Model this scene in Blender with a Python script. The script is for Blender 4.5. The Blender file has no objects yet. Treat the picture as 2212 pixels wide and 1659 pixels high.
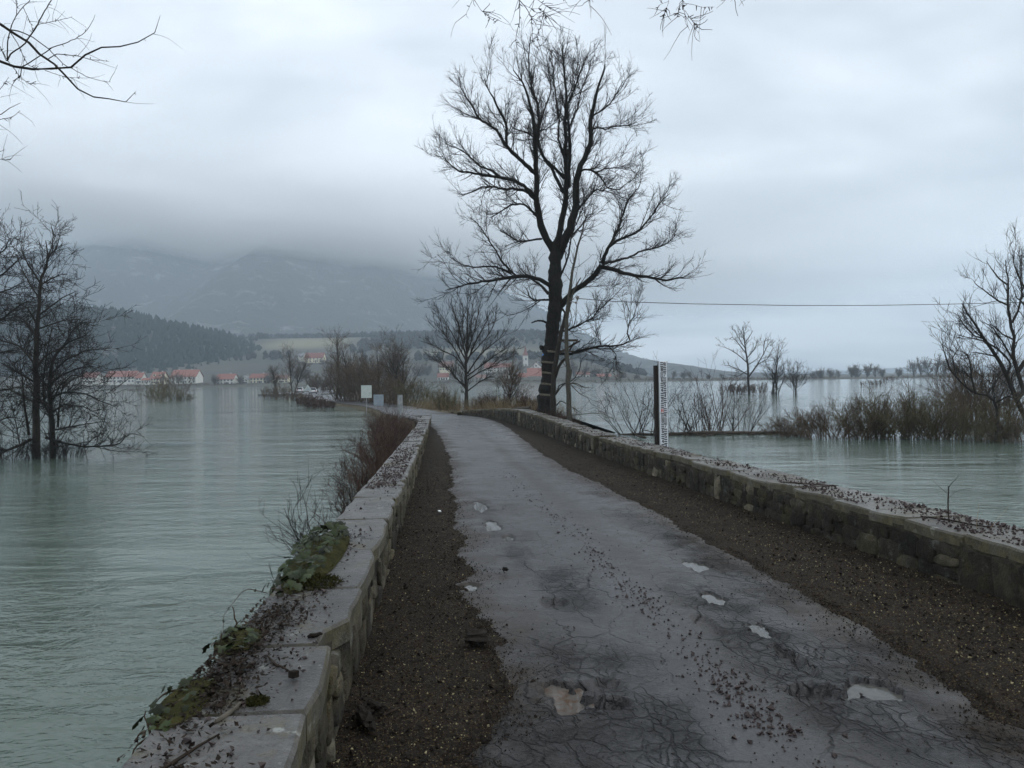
import bpy, bmesh, math, random
import numpy as np
from mathutils import Matrix, Vector

scene = bpy.context.scene
COL = scene.collection
R = math.radians

# ------------------------------------------------------------------ camera
F = 1597.0                      # focal length in the units of a 2212 x 1659 picture
CX, CY = 1106.0, 829.5
EYE = np.array([0.0, 0.0, 3.6])
PITCH, ROLL = R(0.48), R(0.75)
fw = np.array([0, math.cos(PITCH), -math.sin(PITCH)])
r0 = np.array([1.0, 0, 0])
u0 = np.cross(r0, fw)
RT = r0 * math.cos(ROLL) - u0 * math.sin(ROLL)
UP = u0 * math.cos(ROLL) + r0 * math.sin(ROLL)
cam_d = bpy.data.cameras.new('camera')
cam_d.sensor_width = 36.0
cam_d.lens = 36.0 * F / 2212.0
cam_d.clip_start = 0.05
cam_d.clip_end = 20000
cam = bpy.data.objects.new('camera', cam_d)
COL.objects.link(cam)
m = Matrix.Identity(4)
for i in range(3):
    m[i][0], m[i][1], m[i][2], m[i][3] = RT[i], UP[i], -fw[i], EYE[i]
cam.matrix_world = m
scene.camera = cam

# ------------------------------------------------------------------ sky, sun, exposure
SUN_EL, SUN_AZ = R(48), R(62)           # azimuth from +Y towards +X
world = bpy.data.worlds.new('World')
scene.world = world
world.use_nodes = True
nt = world.node_tree
for n in list(nt.nodes):
    nt.nodes.remove(n)
def W(t, **kw):
    n = nt.nodes.new(t)
    for k, v in kw.items():
        setattr(n, k, v)
    return n
wl = nt.links.new
tc = W('ShaderNodeTexCoord')
sep = W('ShaderNodeSeparateXYZ'); wl(tc.outputs['Generated'], sep.inputs[0])
zc = W('ShaderNodeMath', operation='MAXIMUM'); wl(sep.outputs['Z'], zc.inputs[0]); zc.inputs[1].default_value = 0.0
za = W('ShaderNodeMath', operation='ADD'); wl(zc.outputs[0], za.inputs[0]); za.inputs[1].default_value = 0.16
dx = W('ShaderNodeMath', operation='DIVIDE'); wl(sep.outputs['X'], dx.inputs[0]); wl(za.outputs[0], dx.inputs[1])
dy = W('ShaderNodeMath', operation='DIVIDE'); wl(sep.outputs['Y'], dy.inputs[0]); wl(za.outputs[0], dy.inputs[1])
cmb = W('ShaderNodeCombineXYZ'); wl(dx.outputs[0], cmb.inputs[0]); wl(dy.outputs[0], cmb.inputs[1])
mp = W('ShaderNodeMapping'); wl(cmb.outputs[0], mp.inputs[0])
mp.inputs['Location'].default_value = (3.1, 1.7, 0.4); mp.inputs['Scale'].default_value = (0.55, 0.8, 1)
n1 = W('ShaderNodeTexNoise'); wl(mp.outputs[0], n1.inputs['Vector'])
n1.inputs['Scale'].default_value = 1.35; n1.inputs['Detail'].default_value = 5; n1.inputs['Roughness'].default_value = 0.52
n1.inputs['Distortion'].default_value = 0.25
rp = W('ShaderNodeValToRGB'); wl(n1.outputs['Fac'], rp.inputs[0])
rp.color_ramp.elements[0].position = 0.36; rp.color_ramp.elements[0].color = (0.44, 0.48, 0.53, 1)
rp.color_ramp.elements[1].position = 0.64; rp.color_ramp.elements[1].color = (0.875, 0.92, 0.97, 1)
sky = W('ShaderNodeTexSky'); sky.sky_type = 'NISHITA'; sky.sun_disc = False
sky.sun_elevation = SUN_EL; sky.sun_rotation = SUN_AZ; sky.air_density = 1.5; sky.dust_density = 4.0
sks = W('ShaderNodeVectorMath', operation='SCALE'); wl(sky.outputs[0], sks.inputs[0]); sks.inputs['Scale'].default_value = 0.09
mx = W('ShaderNodeMix', data_type='RGBA'); mx.inputs[0].default_value = 0.93
wl(sks.outputs[0], mx.inputs[6]); wl(rp.outputs[0], mx.inputs[7])
bg = W('ShaderNodeBackground'); wl(mx.outputs[2], bg.inputs[0]); bg.inputs[1].default_value = 1.0
wo = W('ShaderNodeOutputWorld'); wl(bg.outputs[0], wo.inputs[0])

sun_d = bpy.data.lights.new('sun', 'SUN')
sun_d.energy = 0.55
sun_d.angle = R(40)
sun_d.color = (1.0, 0.97, 0.92)
sun = bpy.data.objects.new('sun', sun_d)
COL.objects.link(sun)
sd = Vector((math.sin(SUN_AZ) * math.cos(SUN_EL), math.cos(SUN_AZ) * math.cos(SUN_EL), math.sin(SUN_EL)))
sun.rotation_euler = (-sd).to_track_quat('-Z', 'Y').to_euler()
sun.location = (30, -20, 60)

scene.view_settings.view_transform = 'Standard'
scene.view_settings.look = 'None'
scene.view_settings.gamma = 1
scene.view_settings.exposure = 0.82
scene.view_settings.use_curve_mapping = False
scene.render.engine = 'CYCLES'
scene.cycles.use_denoising = True
scene.cycles.use_adaptive_sampling = True
scene.cycles.adaptive_threshold = 0.02
scene.cycles.max_bounces = 6
scene.cycles.volume_bounces = 2
scene.cycles.transparent_max_bounces = 8

# ------------------------------------------------------------------ pixel to place
def ray(x, y):
    return fw + RT * (x - CX) / F + UP * (CY - y) / F
def at(x, y, Y):                        # the point at forward distance Y seen at picture position x, y
    d = ray(x, y)
    return EYE + d * (Y / d[1])
def onz(x, y, z=0.0):                   # the point at height z seen there
    d = ray(x, y)
    return EYE + d * ((z - EYE[2]) / d[2])
def hz(x):                              # picture height of the horizon
    return 816.1 - 0.0131 * (x - CX)

# ------------------------------------------------------------------ materials
MATS = {}
def newmat(name):
    mt = bpy.data.materials.new(name); mt.use_nodes = True
    MATS[name] = mt
    t = mt.node_tree
    b = t.nodes['Principled BSDF']
    return mt, t, b
def N(t, typ, **kw):
    n = t.nodes.new(typ)
    for k, v in kw.items():
        setattr(n, k, v)
    return n
def noise(t, vec, scale, detail=4, rough=0.55, dist=0.0):
    n = N(t, 'ShaderNodeTexNoise')
    n.inputs['Scale'].default_value = scale; n.inputs['Detail'].default_value = detail
    n.inputs['Roughness'].default_value = rough; n.inputs['Distortion'].default_value = dist
    if vec is not None:
        t.links.new(vec, n.inputs['Vector'])
    return n.outputs['Fac']
def ramp(t, fac, stops):
    n = N(t, 'ShaderNodeValToRGB')
    e = n.color_ramp.elements
    while len(e) < len(stops):
        e.new(0.5)
    for el, (p, c) in zip(e, stops):
        el.position = p
        el.color = (c[0], c[1], c[2], 1) if isinstance(c, (tuple, list)) else (c, c, c, 1)
    t.links.new(fac, n.inputs[0])
    return n.outputs['Color']
def mixc(t, fac, a, b, blend='MIX'):
    n = N(t, 'ShaderNodeMix', data_type='RGBA', blend_type=blend)
    for s, v in ((0, fac), (6, a), (7, b)):
        if isinstance(v, (int, float)):
            n.inputs[s].default_value = v
        elif isinstance(v, (tuple, list)):
            n.inputs[s].default_value = (*v, 1)
        else:
            t.links.new(v, n.inputs[s])
    return n.outputs[2]
def mth(t, op, a, b=None, clamp=False):
    n = N(t, 'ShaderNodeMath', operation=op, use_clamp=clamp)
    for s, v in ((0, a), (1, b)):
        if v is None:
            continue
        if isinstance(v, (int, float)):
            n.inputs[s].default_value = v
        else:
            t.links.new(v, n.inputs[s])
    return n.outputs[0]
def bump(t, b, h, strength, dist):
    n = N(t, 'ShaderNodeBump')
    n.inputs['Strength'].default_value = strength; n.inputs['Distance'].default_value = dist
    t.links.new(h, n.inputs['Height'])
    t.links.new(n.outputs[0], b.inputs['Normal'])
    return n
def coords(t, which='pos', scale=None, loc=(0, 0, 0), rot=(0, 0, 0)):
    if which == 'pos':
        o = N(t, 'ShaderNodeNewGeometry').outputs['Position']
    else:
        o = N(t, 'ShaderNodeTexCoord').outputs['Object']
    if scale is not None:
        mpn = N(t, 'ShaderNodeMapping')
        mpn.inputs['Scale'].default_value = scale; mpn.inputs['Location'].default_value = loc
        mpn.inputs['Rotation'].default_value = rot
        t.links.new(o, mpn.inputs[0]); o = mpn.outputs[0]
    return o
def rnd(t):
    return N(t, 'ShaderNodeObjectInfo').outputs['Random']

def simple(name, c1, c2, scale=8.0, rough=0.8, spec=0.3, bumps=0.0, bdist=0.01, vary=0.0, which='pos', stretch=None):
    mt, t, b = newmat(name)
    v = coords(t, which, stretch)
    f = noise(t, v, scale, 5, 0.6)
    col = ramp(t, f, [(0.3, c1), (0.7, c2)])
    if vary:
        rv = ramp(t, rnd(t), [(0, 1 - vary), (1, 1 + vary)])
        col = mixc(t, 1.0, col, rv, 'MULTIPLY')
    t.links.new(col, b.inputs['Base Color'])
    b.inputs['Roughness'].default_value = rough
    b.inputs['Specular IOR Level'].default_value = spec
    if bumps:
        bump(t, b, noise(t, v, scale * 3, 4, 0.6), bumps, bdist)
    return mt

simple('bark_dark', (0.006, 0.006, 0.005), (0.022, 0.019, 0.015), 6, 0.85, 0.25, 0.7, 0.03, stretch=(3, 3, 0.6))
simple('bark_brown', (0.014, 0.012, 0.010), (0.045, 0.037, 0.029), 7, 0.85, 0.25, 0.6, 0.02, stretch=(3, 3, 0.6))
simple('bark_grey', (0.035, 0.033, 0.026), (0.090, 0.083, 0.066), 9, 0.85, 0.25, 0.6, 0.01, stretch=(3, 3, 0.7))
simple('bark_pale', (0.05, 0.045, 0.035), (0.12, 0.105, 0.08), 9, 0.85, 0.25, 0.4, 0.01)
simple('twig_dark', (0.010, 0.008, 0.007), (0.030, 0.023, 0.018), 4, 0.8, 0.2)
simple('twig_brown', (0.050, 0.036, 0.025), (0.130, 0.095, 0.066), 2, 0.85, 0.2, vary=0.2)
simple('twig_red', (0.034, 0.021, 0.016), (0.092, 0.058, 0.044), 2, 0.85, 0.2, vary=0.2)
simple('twig_olive', (0.060, 0.052, 0.028), (0.150, 0.128, 0.072), 2, 0.85, 0.2, vary=0.2)
simple('reed', (0.12, 0.095, 0.055), (0.27, 0.21, 0.125), 3, 0.9, 0.2)
simple('grass_green', (0.05, 0.06, 0.02), (0.11, 0.10, 0.04), 3, 0.9, 0.2)
simple('log_wood', (0.022, 0.017, 0.012), (0.07, 0.052, 0.036), 5, 0.7, 0.3, 0.5, 0.02, stretch=(0.5, 3, 3))
simple('pole_wood', (0.008, 0.006, 0.005), (0.026, 0.018, 0.014), 6, 0.75, 0.25, 0.5, 0.01, stretch=(4, 4, 0.4))
simple('rung_wood', (0.09, 0.08, 0.06), (0.20, 0.18, 0.14), 12, 0.8, 0.3)
simple('white_paint', (0.62, 0.65, 0.68), (0.76, 0.79, 0.81), 9, 0.45, 0.4)
simple('black_paint', (0.010, 0.011, 0.014), (0.022, 0.023, 0.027), 20, 0.5, 0.4)
simple('red_paint', (0.45, 0.06, 0.035), (0.55, 0.10, 0.06), 20, 0.5, 0.4)
simple('steel', (0.20, 0.21, 0.22), (0.34, 0.35, 0.36), 8, 0.45, 0.5)
simple('sign_back', (0.30, 0.34, 0.35), (0.42, 0.46, 0.47), 3, 0.55, 0.4)
simple('sign_white', (0.40, 0.45, 0.42), (0.52, 0.56, 0.52), 3, 0.5, 0.4)
simple('sign_blue', (0.19, 0.235, 0.27), (0.27, 0.315, 0.35), 2, 0.5, 0.4)
simple('bright_blue', (0.03, 0.16, 0.55), (0.05, 0.22, 0.65), 8, 0.5, 0.4)
simple('concrete', (0.20, 0.215, 0.22), (0.36, 0.38, 0.38), 5, 0.85, 0.3, 0.3, 0.01)
simple('ceramic', (0.10, 0.085, 0.075), (0.16, 0.14, 0.12), 8, 0.3, 0.5)
simple('husk', (0.012, 0.009, 0.009), (0.055, 0.034, 0.030), 60, 0.6, 0.35, vary=0.3)
simple('stick', (0.013, 0.010, 0.008), (0.046, 0.035, 0.026), 25, 0.85, 0.1, vary=0.3)
simple('ivy_leaf', (0.008, 0.014, 0.004), (0.026, 0.036, 0.010), 14, 0.55, 0.22, vary=0.6)
simple('ivy_stem', (0.03, 0.022, 0.015), (0.07, 0.05, 0.03), 20, 0.8, 0.3)
simple('moss', (0.014, 0.016, 0.005), (0.048, 0.044, 0.013), 14, 0.95, 0.1, 1.0, 0.02)
simple('pale_litter', (0.20, 0.17, 0.08), (0.36, 0.31, 0.19), 20, 0.8, 0.2)
simple('tin_white', (0.7, 0.7, 0.7), (0.8, 0.8, 0.8), 20, 0.5, 0.4)
simple('house_wall', (0.56, 0.55, 0.50), (0.70, 0.69, 0.64), 0.35, 0.9, 0.2, vary=0.12)
simple('house_cream', (0.60, 0.54, 0.38), (0.70, 0.63, 0.47), 0.35, 0.9, 0.2, vary=0.1)
simple('house_grey', (0.34, 0.34, 0.33), (0.46, 0.46, 0.44), 0.35, 0.9, 0.2, vary=0.1)
simple('roof_red', (0.19, 0.082, 0.066), (0.26, 0.115, 0.092), 0.8, 0.85, 0.2, vary=0.2)
simple('roof_dark', (0.10, 0.06, 0.05), (0.17, 0.10, 0.08), 0.8, 0.85, 0.2, vary=0.2)
simple('roof_grey', (0.16, 0.16, 0.17), (0.24, 0.24, 0.25), 0.8, 0.85, 0.2)
simple('window_glass', (0.035, 0.045, 0.055), (0.06, 0.07, 0.08), 1, 0.12, 0.5)
simple('window_frame', (0.45, 0.42, 0.36), (0.6, 0.58, 0.52), 1, 0.6, 0.3)
simple('car_white', (0.70, 0.71, 0.72), (0.74, 0.75, 0.76), 1, 0.25, 0.5)
simple('car_glass', (0.02, 0.024, 0.028), (0.03, 0.034, 0.04), 1, 0.08, 0.5)
simple('tyre', (0.012, 0.012, 0.012), (0.025, 0.025, 0.025), 10, 0.8, 0.3)
simple('tail_red', (0.40, 0.02, 0.02), (0.5, 0.04, 0.03), 10, 0.3, 0.5)
simple('plate', (0.6, 0.6, 0.58), (0.7, 0.7, 0.68), 10, 0.4, 0.4)
simple('crumb_tan', (0.034, 0.024, 0.014), (0.105, 0.076, 0.044), 60, 0.85, 0.1)
simple('bark_chip', (0.007, 0.006, 0.005), (0.024, 0.019, 0.015), 40, 0.85, 0.1, 0.6, 0.004)

# --- water: milky green river water, wind ripples of varying strength
def water_mat(name, c1, c2, amp):
    mt, t, b = newmat(name)
    v = coords(t, 'pos')
    big = noise(t, coords(t, 'pos', (0.02, 0.05, 1)), 1.0, 3, 0.5)
    t.links.new(ramp(t, big, [(0.35, c1), (0.65, c2)]), b.inputs['Base Color'])
    b.inputs['Roughness'].default_value = 0.06
    b.inputs['IOR'].default_value = 1.333
    b.inputs['Specular IOR Level'].default_value = 0.5
    w1 = noise(t, coords(t, 'pos', (0.9, 1.7, 1), rot=(0, 0, R(14))), 1.3, 4, 0.6, 0.6)
    w2 = noise(t, coords(t, 'pos', (2.2, 4.6, 1), rot=(0, 0, R(-16))), 1.3, 3, 0.55, 0.5)
    w3 = noise(t, coords(t, 'pos', (0.2, 0.42, 1), rot=(0, 0, R(9))), 1.0, 3, 0.55, 0.8)
    h = mth(t, 'ADD', mth(t, 'MULTIPLY', w1, 0.55), mth(t, 'MULTIPLY', w2, 0.22))
    h = mth(t, 'ADD', h, mth(t, 'MULTIPLY', w3, 0.8))
    patch = noise(t, coords(t, 'pos', (0.05, 0.16, 1), loc=(3, 1, 0)), 1.0, 3, 0.6, 0.8)
    amt = ramp(t, patch, [(0.34, 0.30), (0.62, 1.0)])
    h = mth(t, 'MULTIPLY', h, amt)
    bump(t, b, h, amp, 0.16)
    return mt
water_mat('water', (0.078, 0.106, 0.086), (0.118, 0.154, 0.126), 0.80)

def puddle_mat(name, c1, c2):
    mt, t, b = newmat(name)
    v = coords(t, 'pos')
    t.links.new(ramp(t, noise(t, v, 14, 3, 0.6, 1.0), [(0.45, c1), (0.58, c2)]), b.inputs['Base Color'])
    b.inputs['Roughness'].default_value = 0.03
    b.inputs['IOR'].default_value = 1.333
    return mt
puddle_mat('puddle_grey', (0.06, 0.06, 0.055), (0.08, 0.078, 0.07))
puddle_mat('puddle_tree_reflection', (0.10, 0.09, 0.08), (0.085, 0.058, 0.040))  # grey water; brown streaks paint a tree's reflection into the base colour

# --- wet asphalt with cracks where the sheet's own "crack" attribute asks for them
mt, t, b = newmat('asphalt')
v = coords(t, 'pos')
at_c = N(t, 'ShaderNodeAttribute', attribute_name='crack').outputs['Fac']
at_d = N(t, 'ShaderNodeAttribute', attribute_name='dirt').outputs['Fac']
wrp = N(t, 'ShaderNodeTexNoise'); wrp.inputs['Scale'].default_value = 4.5; wrp.inputs['Detail'].default_value = 5
t.links.new(v, wrp.inputs['Vector'])
vm = N(t, 'ShaderNodeVectorMath', operation='MULTIPLY_ADD')
t.links.new(wrp.outputs['Color'], vm.inputs[0]); vm.inputs[1].default_value = (0.24, 0.24, 0); t.links.new(v, vm.inputs[2])
flat = N(t, 'ShaderNodeVectorMath', operation='MULTIPLY'); t.links.new(vm.outputs[0], flat.inputs[0]); flat.inputs[1].default_value = (1, 0.62, 0)
def vor(scale):
    n = N(t, 'ShaderNodeTexVoronoi', feature='DISTANCE_TO_EDGE', voronoi_dimensions='2D')
    n.inputs['Scale'].default_value = scale
    t.links.new(flat.outputs[0], n.inputs['Vector'])
    return n.outputs['Distance']
c_big = ramp(t, vor(2.3), [(0.0, 1.0), (0.026, 0.0)])
c_med = ramp(t, vor(5.2), [(0.0, 1.0), (0.050, 0.0)])
c_sml = ramp(t, vor(12.0), [(0.0, 0.9), (0.10, 0.0)])
gap = ramp(t, noise(t, v, 2.3, 4, 0.65), [(0.36, 0.0), (0.50, 1.0)])
gap2 = ramp(t, noise(t, coords(t, 'pos', (1, 1, 1), (7, 3, 0)), 3.4, 4, 0.65), [(0.40, 0.0), (0.52, 1.0)])
gate1 = ramp(t, at_c, [(0.15, 0.0), (0.5, 1.0)])
gate2 = ramp(t, at_c, [(0.40, 0.0), (0.85, 1.0)])
cr = mth(t, 'MAXIMUM', mth(t, 'MULTIPLY', mth(t, 'MULTIPLY', c_big, gate1), gap),
         mth(t, 'MAXIMUM', mth(t, 'MULTIPLY', mth(t, 'MULTIPLY', c_med, gate2), gap2), mth(t, 'MULTIPLY', mth(t, 'MULTIPLY', c_sml, gate2), gap)))
grain = noise(t, v, 160, 3, 0.75)
pits = noise(t, v, 55, 4, 0.7)
blot = noise(t, v, 1.3, 6, 0.66)
rav = mth(t, 'MULTIPLY', ramp(t, at_c, [(0.28, 0.0), (0.72, 1.0)]), ramp(t, noise(t, v, 3.0, 6, 0.72), [(0.34, 0.15), (0.58, 1.0)]))
base = ramp(t, blot, [(0.30, (0.022, 0.022, 0.025)), (0.70, (0.054, 0.054, 0.059))])
mott = noise(t, v, 9, 6, 0.72)
base = mixc(t, 1.0, base, ramp(t, mott, [(0.30, 0.55), (0.70, 1.5)]), 'MULTIPLY')
base = mixc(t, 0.6, base, ramp(t, grain, [(0.3, 0.012), (0.52, 0.050), (0.75, 0.16)]))
base = mixc(t, mth(t, 'MULTIPLY', rav, 0.62), base, ramp(t, pits, [(0.35, 0.006), (0.5, 0.018), (0.68, 0.060)]))
dirtc = ramp(t, noise(t, v, 30, 4, 0.7), [(0.3, (0.012, 0.009, 0.006)), (0.7, (0.050, 0.037, 0.026))])
dfac = mth(t, 'MULTIPLY', at_d, ramp(t, noise(t, v, 5, 5, 0.65), [(0.30, 0.25), (0.65, 1.0)]))
base = mixc(t, dfac, base, dirtc)
base = mixc(t, mth(t, 'MULTIPLY', cr, 0.9), base, (0.008, 0.0075, 0.007))
t.links.new(base, b.inputs['Base Color'])
wet = ramp(t, noise(t, v, 0.9, 5, 0.62, 0.6), [(0.35, 0.20), (0.66, 0.44)])
wet = mth(t, 'ADD', wet, ramp(t, mott, [(0.3, 0.14), (0.7, 0.0)]), True)
t.links.new(mth(t, 'ADD', wet, mth(t, 'ADD', mth(t, 'MULTIPLY', at_d, 0.25), mth(t, 'MULTIPLY', rav, 0.25)), True), b.inputs['Roughness'])
t.links.new(ramp(t, rav, [(0, 0.42), (1, 0.22)]), b.inputs['Specular IOR Level'])
hh = mth(t, 'ADD', mth(t, 'MULTIPLY', grain, 0.30), mth(t, 'MULTIPLY', noise(t, v, 26, 6, 0.7), 0.6))
hh = mth(t, 'ADD', hh, mth(t, 'MULTIPLY', mott, 0.8))
hh = mth(t, 'ADD', hh, mth(t, 'MULTIPLY', mth(t, 'MULTIPLY', pits, rav), 2.2))
hh = mth(t, 'SUBTRACT', hh, mth(t, 'MULTIPLY', cr, 2.2))
bump(t, b, hh, 0.9, 0.014)

# --- gravel verge: dark wet grit with leaf crumbs
mt, t, b = newmat('gravel')
v = coords(t, 'pos')
vo = N(t, 'ShaderNodeTexVoronoi'); vo.inputs['Scale'].default_value = 140; t.links.new(v, vo.inputs['Vector'])
sc_ = N(t, 'ShaderNodeSeparateColor'); t.links.new(vo.outputs['Color'], sc_.inputs[0])
cell = ramp(t, sc_.outputs[0], [(0.0, (0.005, 0.004, 0.003)), (0.55, (0.016, 0.0125, 0.009)), (0.90, (0.040, 0.031, 0.021)), (1.0, (0.20, 0.155, 0.07))])
soil = ramp(t, noise(t, v, 2.2, 6, 0.65), [(0.34, (0.006, 0.0045, 0.0035)), (0.70, (0.048, 0.036, 0.027))])
t.links.new(mixc(t, 0.55, soil, cell), b.inputs['Base Color'])
b.inputs['Roughness'].default_value = 0.8
b.inputs['Specular IOR Level'].default_value = 0.10
hh = mth(t, 'ADD', mth(t, 'MULTIPLY', vo.outputs['Distance'], -0.6), mth(t, 'MULTIPLY', noise(t, v, 18, 5, 0.7), 1.4))
bump(t, b, hh, 0.9, 0.02)

# --- rubble stone, coping and mortar
def stone_mat(name, stops, moss, rough, lich=0.3):
    mt, t, b = newmat(name)
    v = coords(t, 'pos')
    r = rnd(t)
    col = ramp(t, r, stops)
    n_a = noise(t, v, 7, 6, 0.68)
    col = mixc(t, 1.0, col, ramp(t, n_a, [(0.28, 0.50), (0.72, 1.45)]), 'MULTIPLY')
    col = mixc(t, ramp(t, noise(t, v, 3.1, 5, 0.7, 0.4), [(0.50, 0.0), (0.68, moss)]), col, (0.085, 0.070, 0.020))
    col = mixc(t, ramp(t, noise(t, v, 5.3, 5, 0.7), [(0.56, 0.0), (0.64, lich)]), col, (0.30, 0.31, 0.28))
    col = mixc(t, ramp(t, noise(t, v, 1.7, 6, 0.7), [(0.40, 0.0), (0.60, 0.85)]), col, (0.016, 0.014, 0.011))
    t.links.new(col, b.inputs['Base Color'])
    t.links.new(ramp(t, n_a, [(0.3, rough - 0.12), (0.7, rough + 0.15)]), b.inputs['Roughness'])
    b.inputs['Specular IOR Level'].default_value = 0.16
    hh = mth(t, 'ADD', noise(t, v, 16, 6, 0.7), mth(t, 'MULTIPLY', noise(t, v, 70, 3, 0.6), 0.25))
    bump(t, b, hh, 1.0, 0.045)
stone_mat('stone_dark', [(0, (0.026, 0.023, 0.018)), (0.55, (0.056, 0.050, 0.037)), (0.9, (0.100, 0.088, 0.060)), (1, (0.34, 0.30, 0.22))], 0.6, 0.74, 0.3)
stone_mat('stone_warm', [(0, (0.055, 0.049, 0.037)), (0.4, (0.100, 0.088, 0.062)), (0.8, (0.155, 0.135, 0.088)), (1, (0.28, 0.26, 0.20))], 0.7, 0.7, 0.4)
def coping_mat(name, a, c, moss, rough):
    mt, t, b = newmat(name)
    v = coords(t, 'pos')
    n_a = noise(t, v, 5, 8, 0.72)
    col = ramp(t, n_a, [(0.28, a), (0.72, c)])
    col = mixc(t, 1.0, col, ramp(t, rnd(t), [(0, 0.72), (1, 1.22)]), 'MULTIPLY')
    col = mixc(t, ramp(t, noise(t, v, 1.3, 7, 0.75, 0.5), [(0.44, 0.0), (0.64, 0.7)]), col, (0.030, 0.027, 0.024))
    col = mixc(t, ramp(t, noise(t, v, 2.6, 7, 0.75), [(0.54, 0.0), (0.66, moss)]), col, (0.095, 0.080, 0.026))
    col = mixc(t, ramp(t, noise(t, v, 6.5, 5, 0.65), [(0.63, 0.0), (0.67, 0.7)]), col, (0.30, 0.31, 0.285))
    col = mixc(t, ramp(t, noise(t, v, 45, 4, 0.75), [(0.34, 0.6), (0.5, 0.0)]), col, (0.022, 0.020, 0.018))
    g_ = N(t, 'ShaderNodeNewGeometry')
    sx = N(t, 'ShaderNodeSeparateXYZ'); t.links.new(g_.outputs['True Normal'], sx.inputs[0])
    flank = ramp(t, sx.outputs['Z'], [(0.35, 1.0), (0.8, 0.0)])
    fl = mth(t, 'MULTIPLY', flank, ramp(t, noise(t, v, 4.0, 6, 0.7), [(0.35, 0.25), (0.6, 0.9)]))
    col = mixc(t, fl, col, ramp(t, noise(t, v, 12, 6, 0.7), [(0.3, (0.030, 0.026, 0.014)), (0.7, (0.13, 0.112, 0.055))]))
    t.links.new(col, b.inputs['Base Color'])
    t.links.new(mth(t, 'ADD', ramp(t, noise(t, v, 2.0, 5, 0.65), [(0.35, rough - 0.12), (0.65, rough + 0.2)]), mth(t, 'MULTIPLY', flank, 0.3), True), b.inputs['Roughness'])
    b.inputs['Specular IOR Level'].default_value = 0.42
    hh = mth(t, 'ADD', noise(t, v, 9, 8, 0.7), mth(t, 'MULTIPLY', noise(t, v, 60, 4, 0.65), 0.3))
    bump(t, b, hh, 0.9, 0.022)
coping_mat('coping', (0.058, 0.056, 0.053), (0.128, 0.123, 0.116), 0.85, 0.36)
coping_mat('coping_old', (0.075, 0.070, 0.060), (0.150, 0.142, 0.122), 0.5, 0.48)
simple('mortar', (0.022, 0.020, 0.015), (0.075, 0.066, 0.048), 9, 0.9, 0.15, 0.9, 0.03)
simple('bank_soil', (0.035, 0.030, 0.018), (0.095, 0.075, 0.042), 2.5, 0.9, 0.2, 0.8, 0.05)
mt, t, b = newmat('far_land')
v = coords(t, 'pos')
col = ramp(t, noise(t, coords(t, 'pos', (0.012, 0.02, 0.01)), 1.0, 5, 0.6), [(0.36, (0.020, 0.022, 0.016)), (0.62, (0.048, 0.046, 0.031))])
col = mixc(t, N(t, 'ShaderNodeAttribute', attribute_name='field').outputs['Fac'], col, (0.17, 0.155, 0.095))
t.links.new(col, b.inputs['Base Color']); b.inputs['Roughness'].default_value = 0.95
mt, t, b = newmat('forest_floor')
v = coords(t, 'pos')
col = ramp(t, noise(t, v, 0.05, 6, 0.7), [(0.35, (0.016, 0.017, 0.015)), (0.65, (0.034, 0.033, 0.028))])
rock = ramp(t, noise(t, coords(t, 'pos', (0.02, 0.02, 0.012)), 1.0, 6, 0.75, 0.5), [(0.55, 0.0), (0.68, 0.75)])
col = mixc(t, rock, col, (0.24, 0.24, 0.235))
t.links.new(col, b.inputs['Base Color']); b.inputs['Roughness'].default_value = 0.95
bump(t, b, noise(t, v, 0.12, 5, 0.7), 1.0, 8.0)
simple('conifer', (0.008, 0.014, 0.011), (0.020, 0.030, 0.022), 0.05, 0.95, 0.1)
simple('bare_wood', (0.020, 0.020, 0.018), (0.036, 0.035, 0.030), 0.05, 0.95, 0.1)

# ------------------------------------------------------------------ building tools
def mesh_np(name, verts, faces=None, quads=None, tris=None, smooth=False):
    me = bpy.data.meshes.new(name)
    verts = np.asarray(verts, dtype=np.float32).reshape(-1, 3)
    loops, starts, tot = [], [], 0
    if quads is not None and len(quads):
        q = np.asarray(quads, dtype=np.int32).reshape(-1, 4)
        loops.append(q.ravel()); starts.append(np.arange(len(q), dtype=np.int32) * 4); tot = q.size
    if tris is not None and len(tris):
        q = np.asarray(tris, dtype=np.int32).reshape(-1, 3)
        loops.append(q.ravel()); starts.append(tot + np.arange(len(q), dtype=np.int32) * 3); tot += q.size
    if faces is not None and len(faces):
        fl = np.array([i for f in faces for i in f], dtype=np.int32)
        ln = np.array([len(f) for f in faces], dtype=np.int32)
        loops.append(fl); starts.append(tot + np.concatenate([[0], np.cumsum(ln)[:-1]]).astype(np.int32)); tot += len(fl)
    loops = np.concatenate(loops); starts = np.concatenate(starts)
    me.vertices.add(len(verts)); me.vertices.foreach_set('co', verts.ravel())
    me.loops.add(len(loops)); me.loops.foreach_set('vertex_index', loops)
    me.polygons.add(len(starts)); me.polygons.foreach_set('loop_start', starts)
    me.update(calc_edges=True); me.validate()
    me.polygons.foreach_set('use_smooth', np.full(len(me.polygons), bool(smooth)))
    return me

def tag(o, label=None, cat=None, group=None, kind=None):
    if label: o['label'] = label
    if cat: o['category'] = cat
    if group: o['group'] = group
    if kind: o['kind'] = kind
    return o

def link(name, me, mat=None, parent=None, loc=None):
    o = bpy.data.objects.new(name, me)
    COL.objects.link(o)
    if mat and not me.materials:
        me.materials.append(MATS[mat])
    if parent is not None:
        o.parent = parent
    if loc is not None:
        o.location = loc
    return o

def empty(name, loc=(0, 0, 0), rz=0.0):
    o = bpy.data.objects.new(name, None)
    o.empty_display_size = 0.2
    COL.objects.link(o)
    o.location = loc; o.rotation_euler = (0, 0, rz)
    return o

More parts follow.
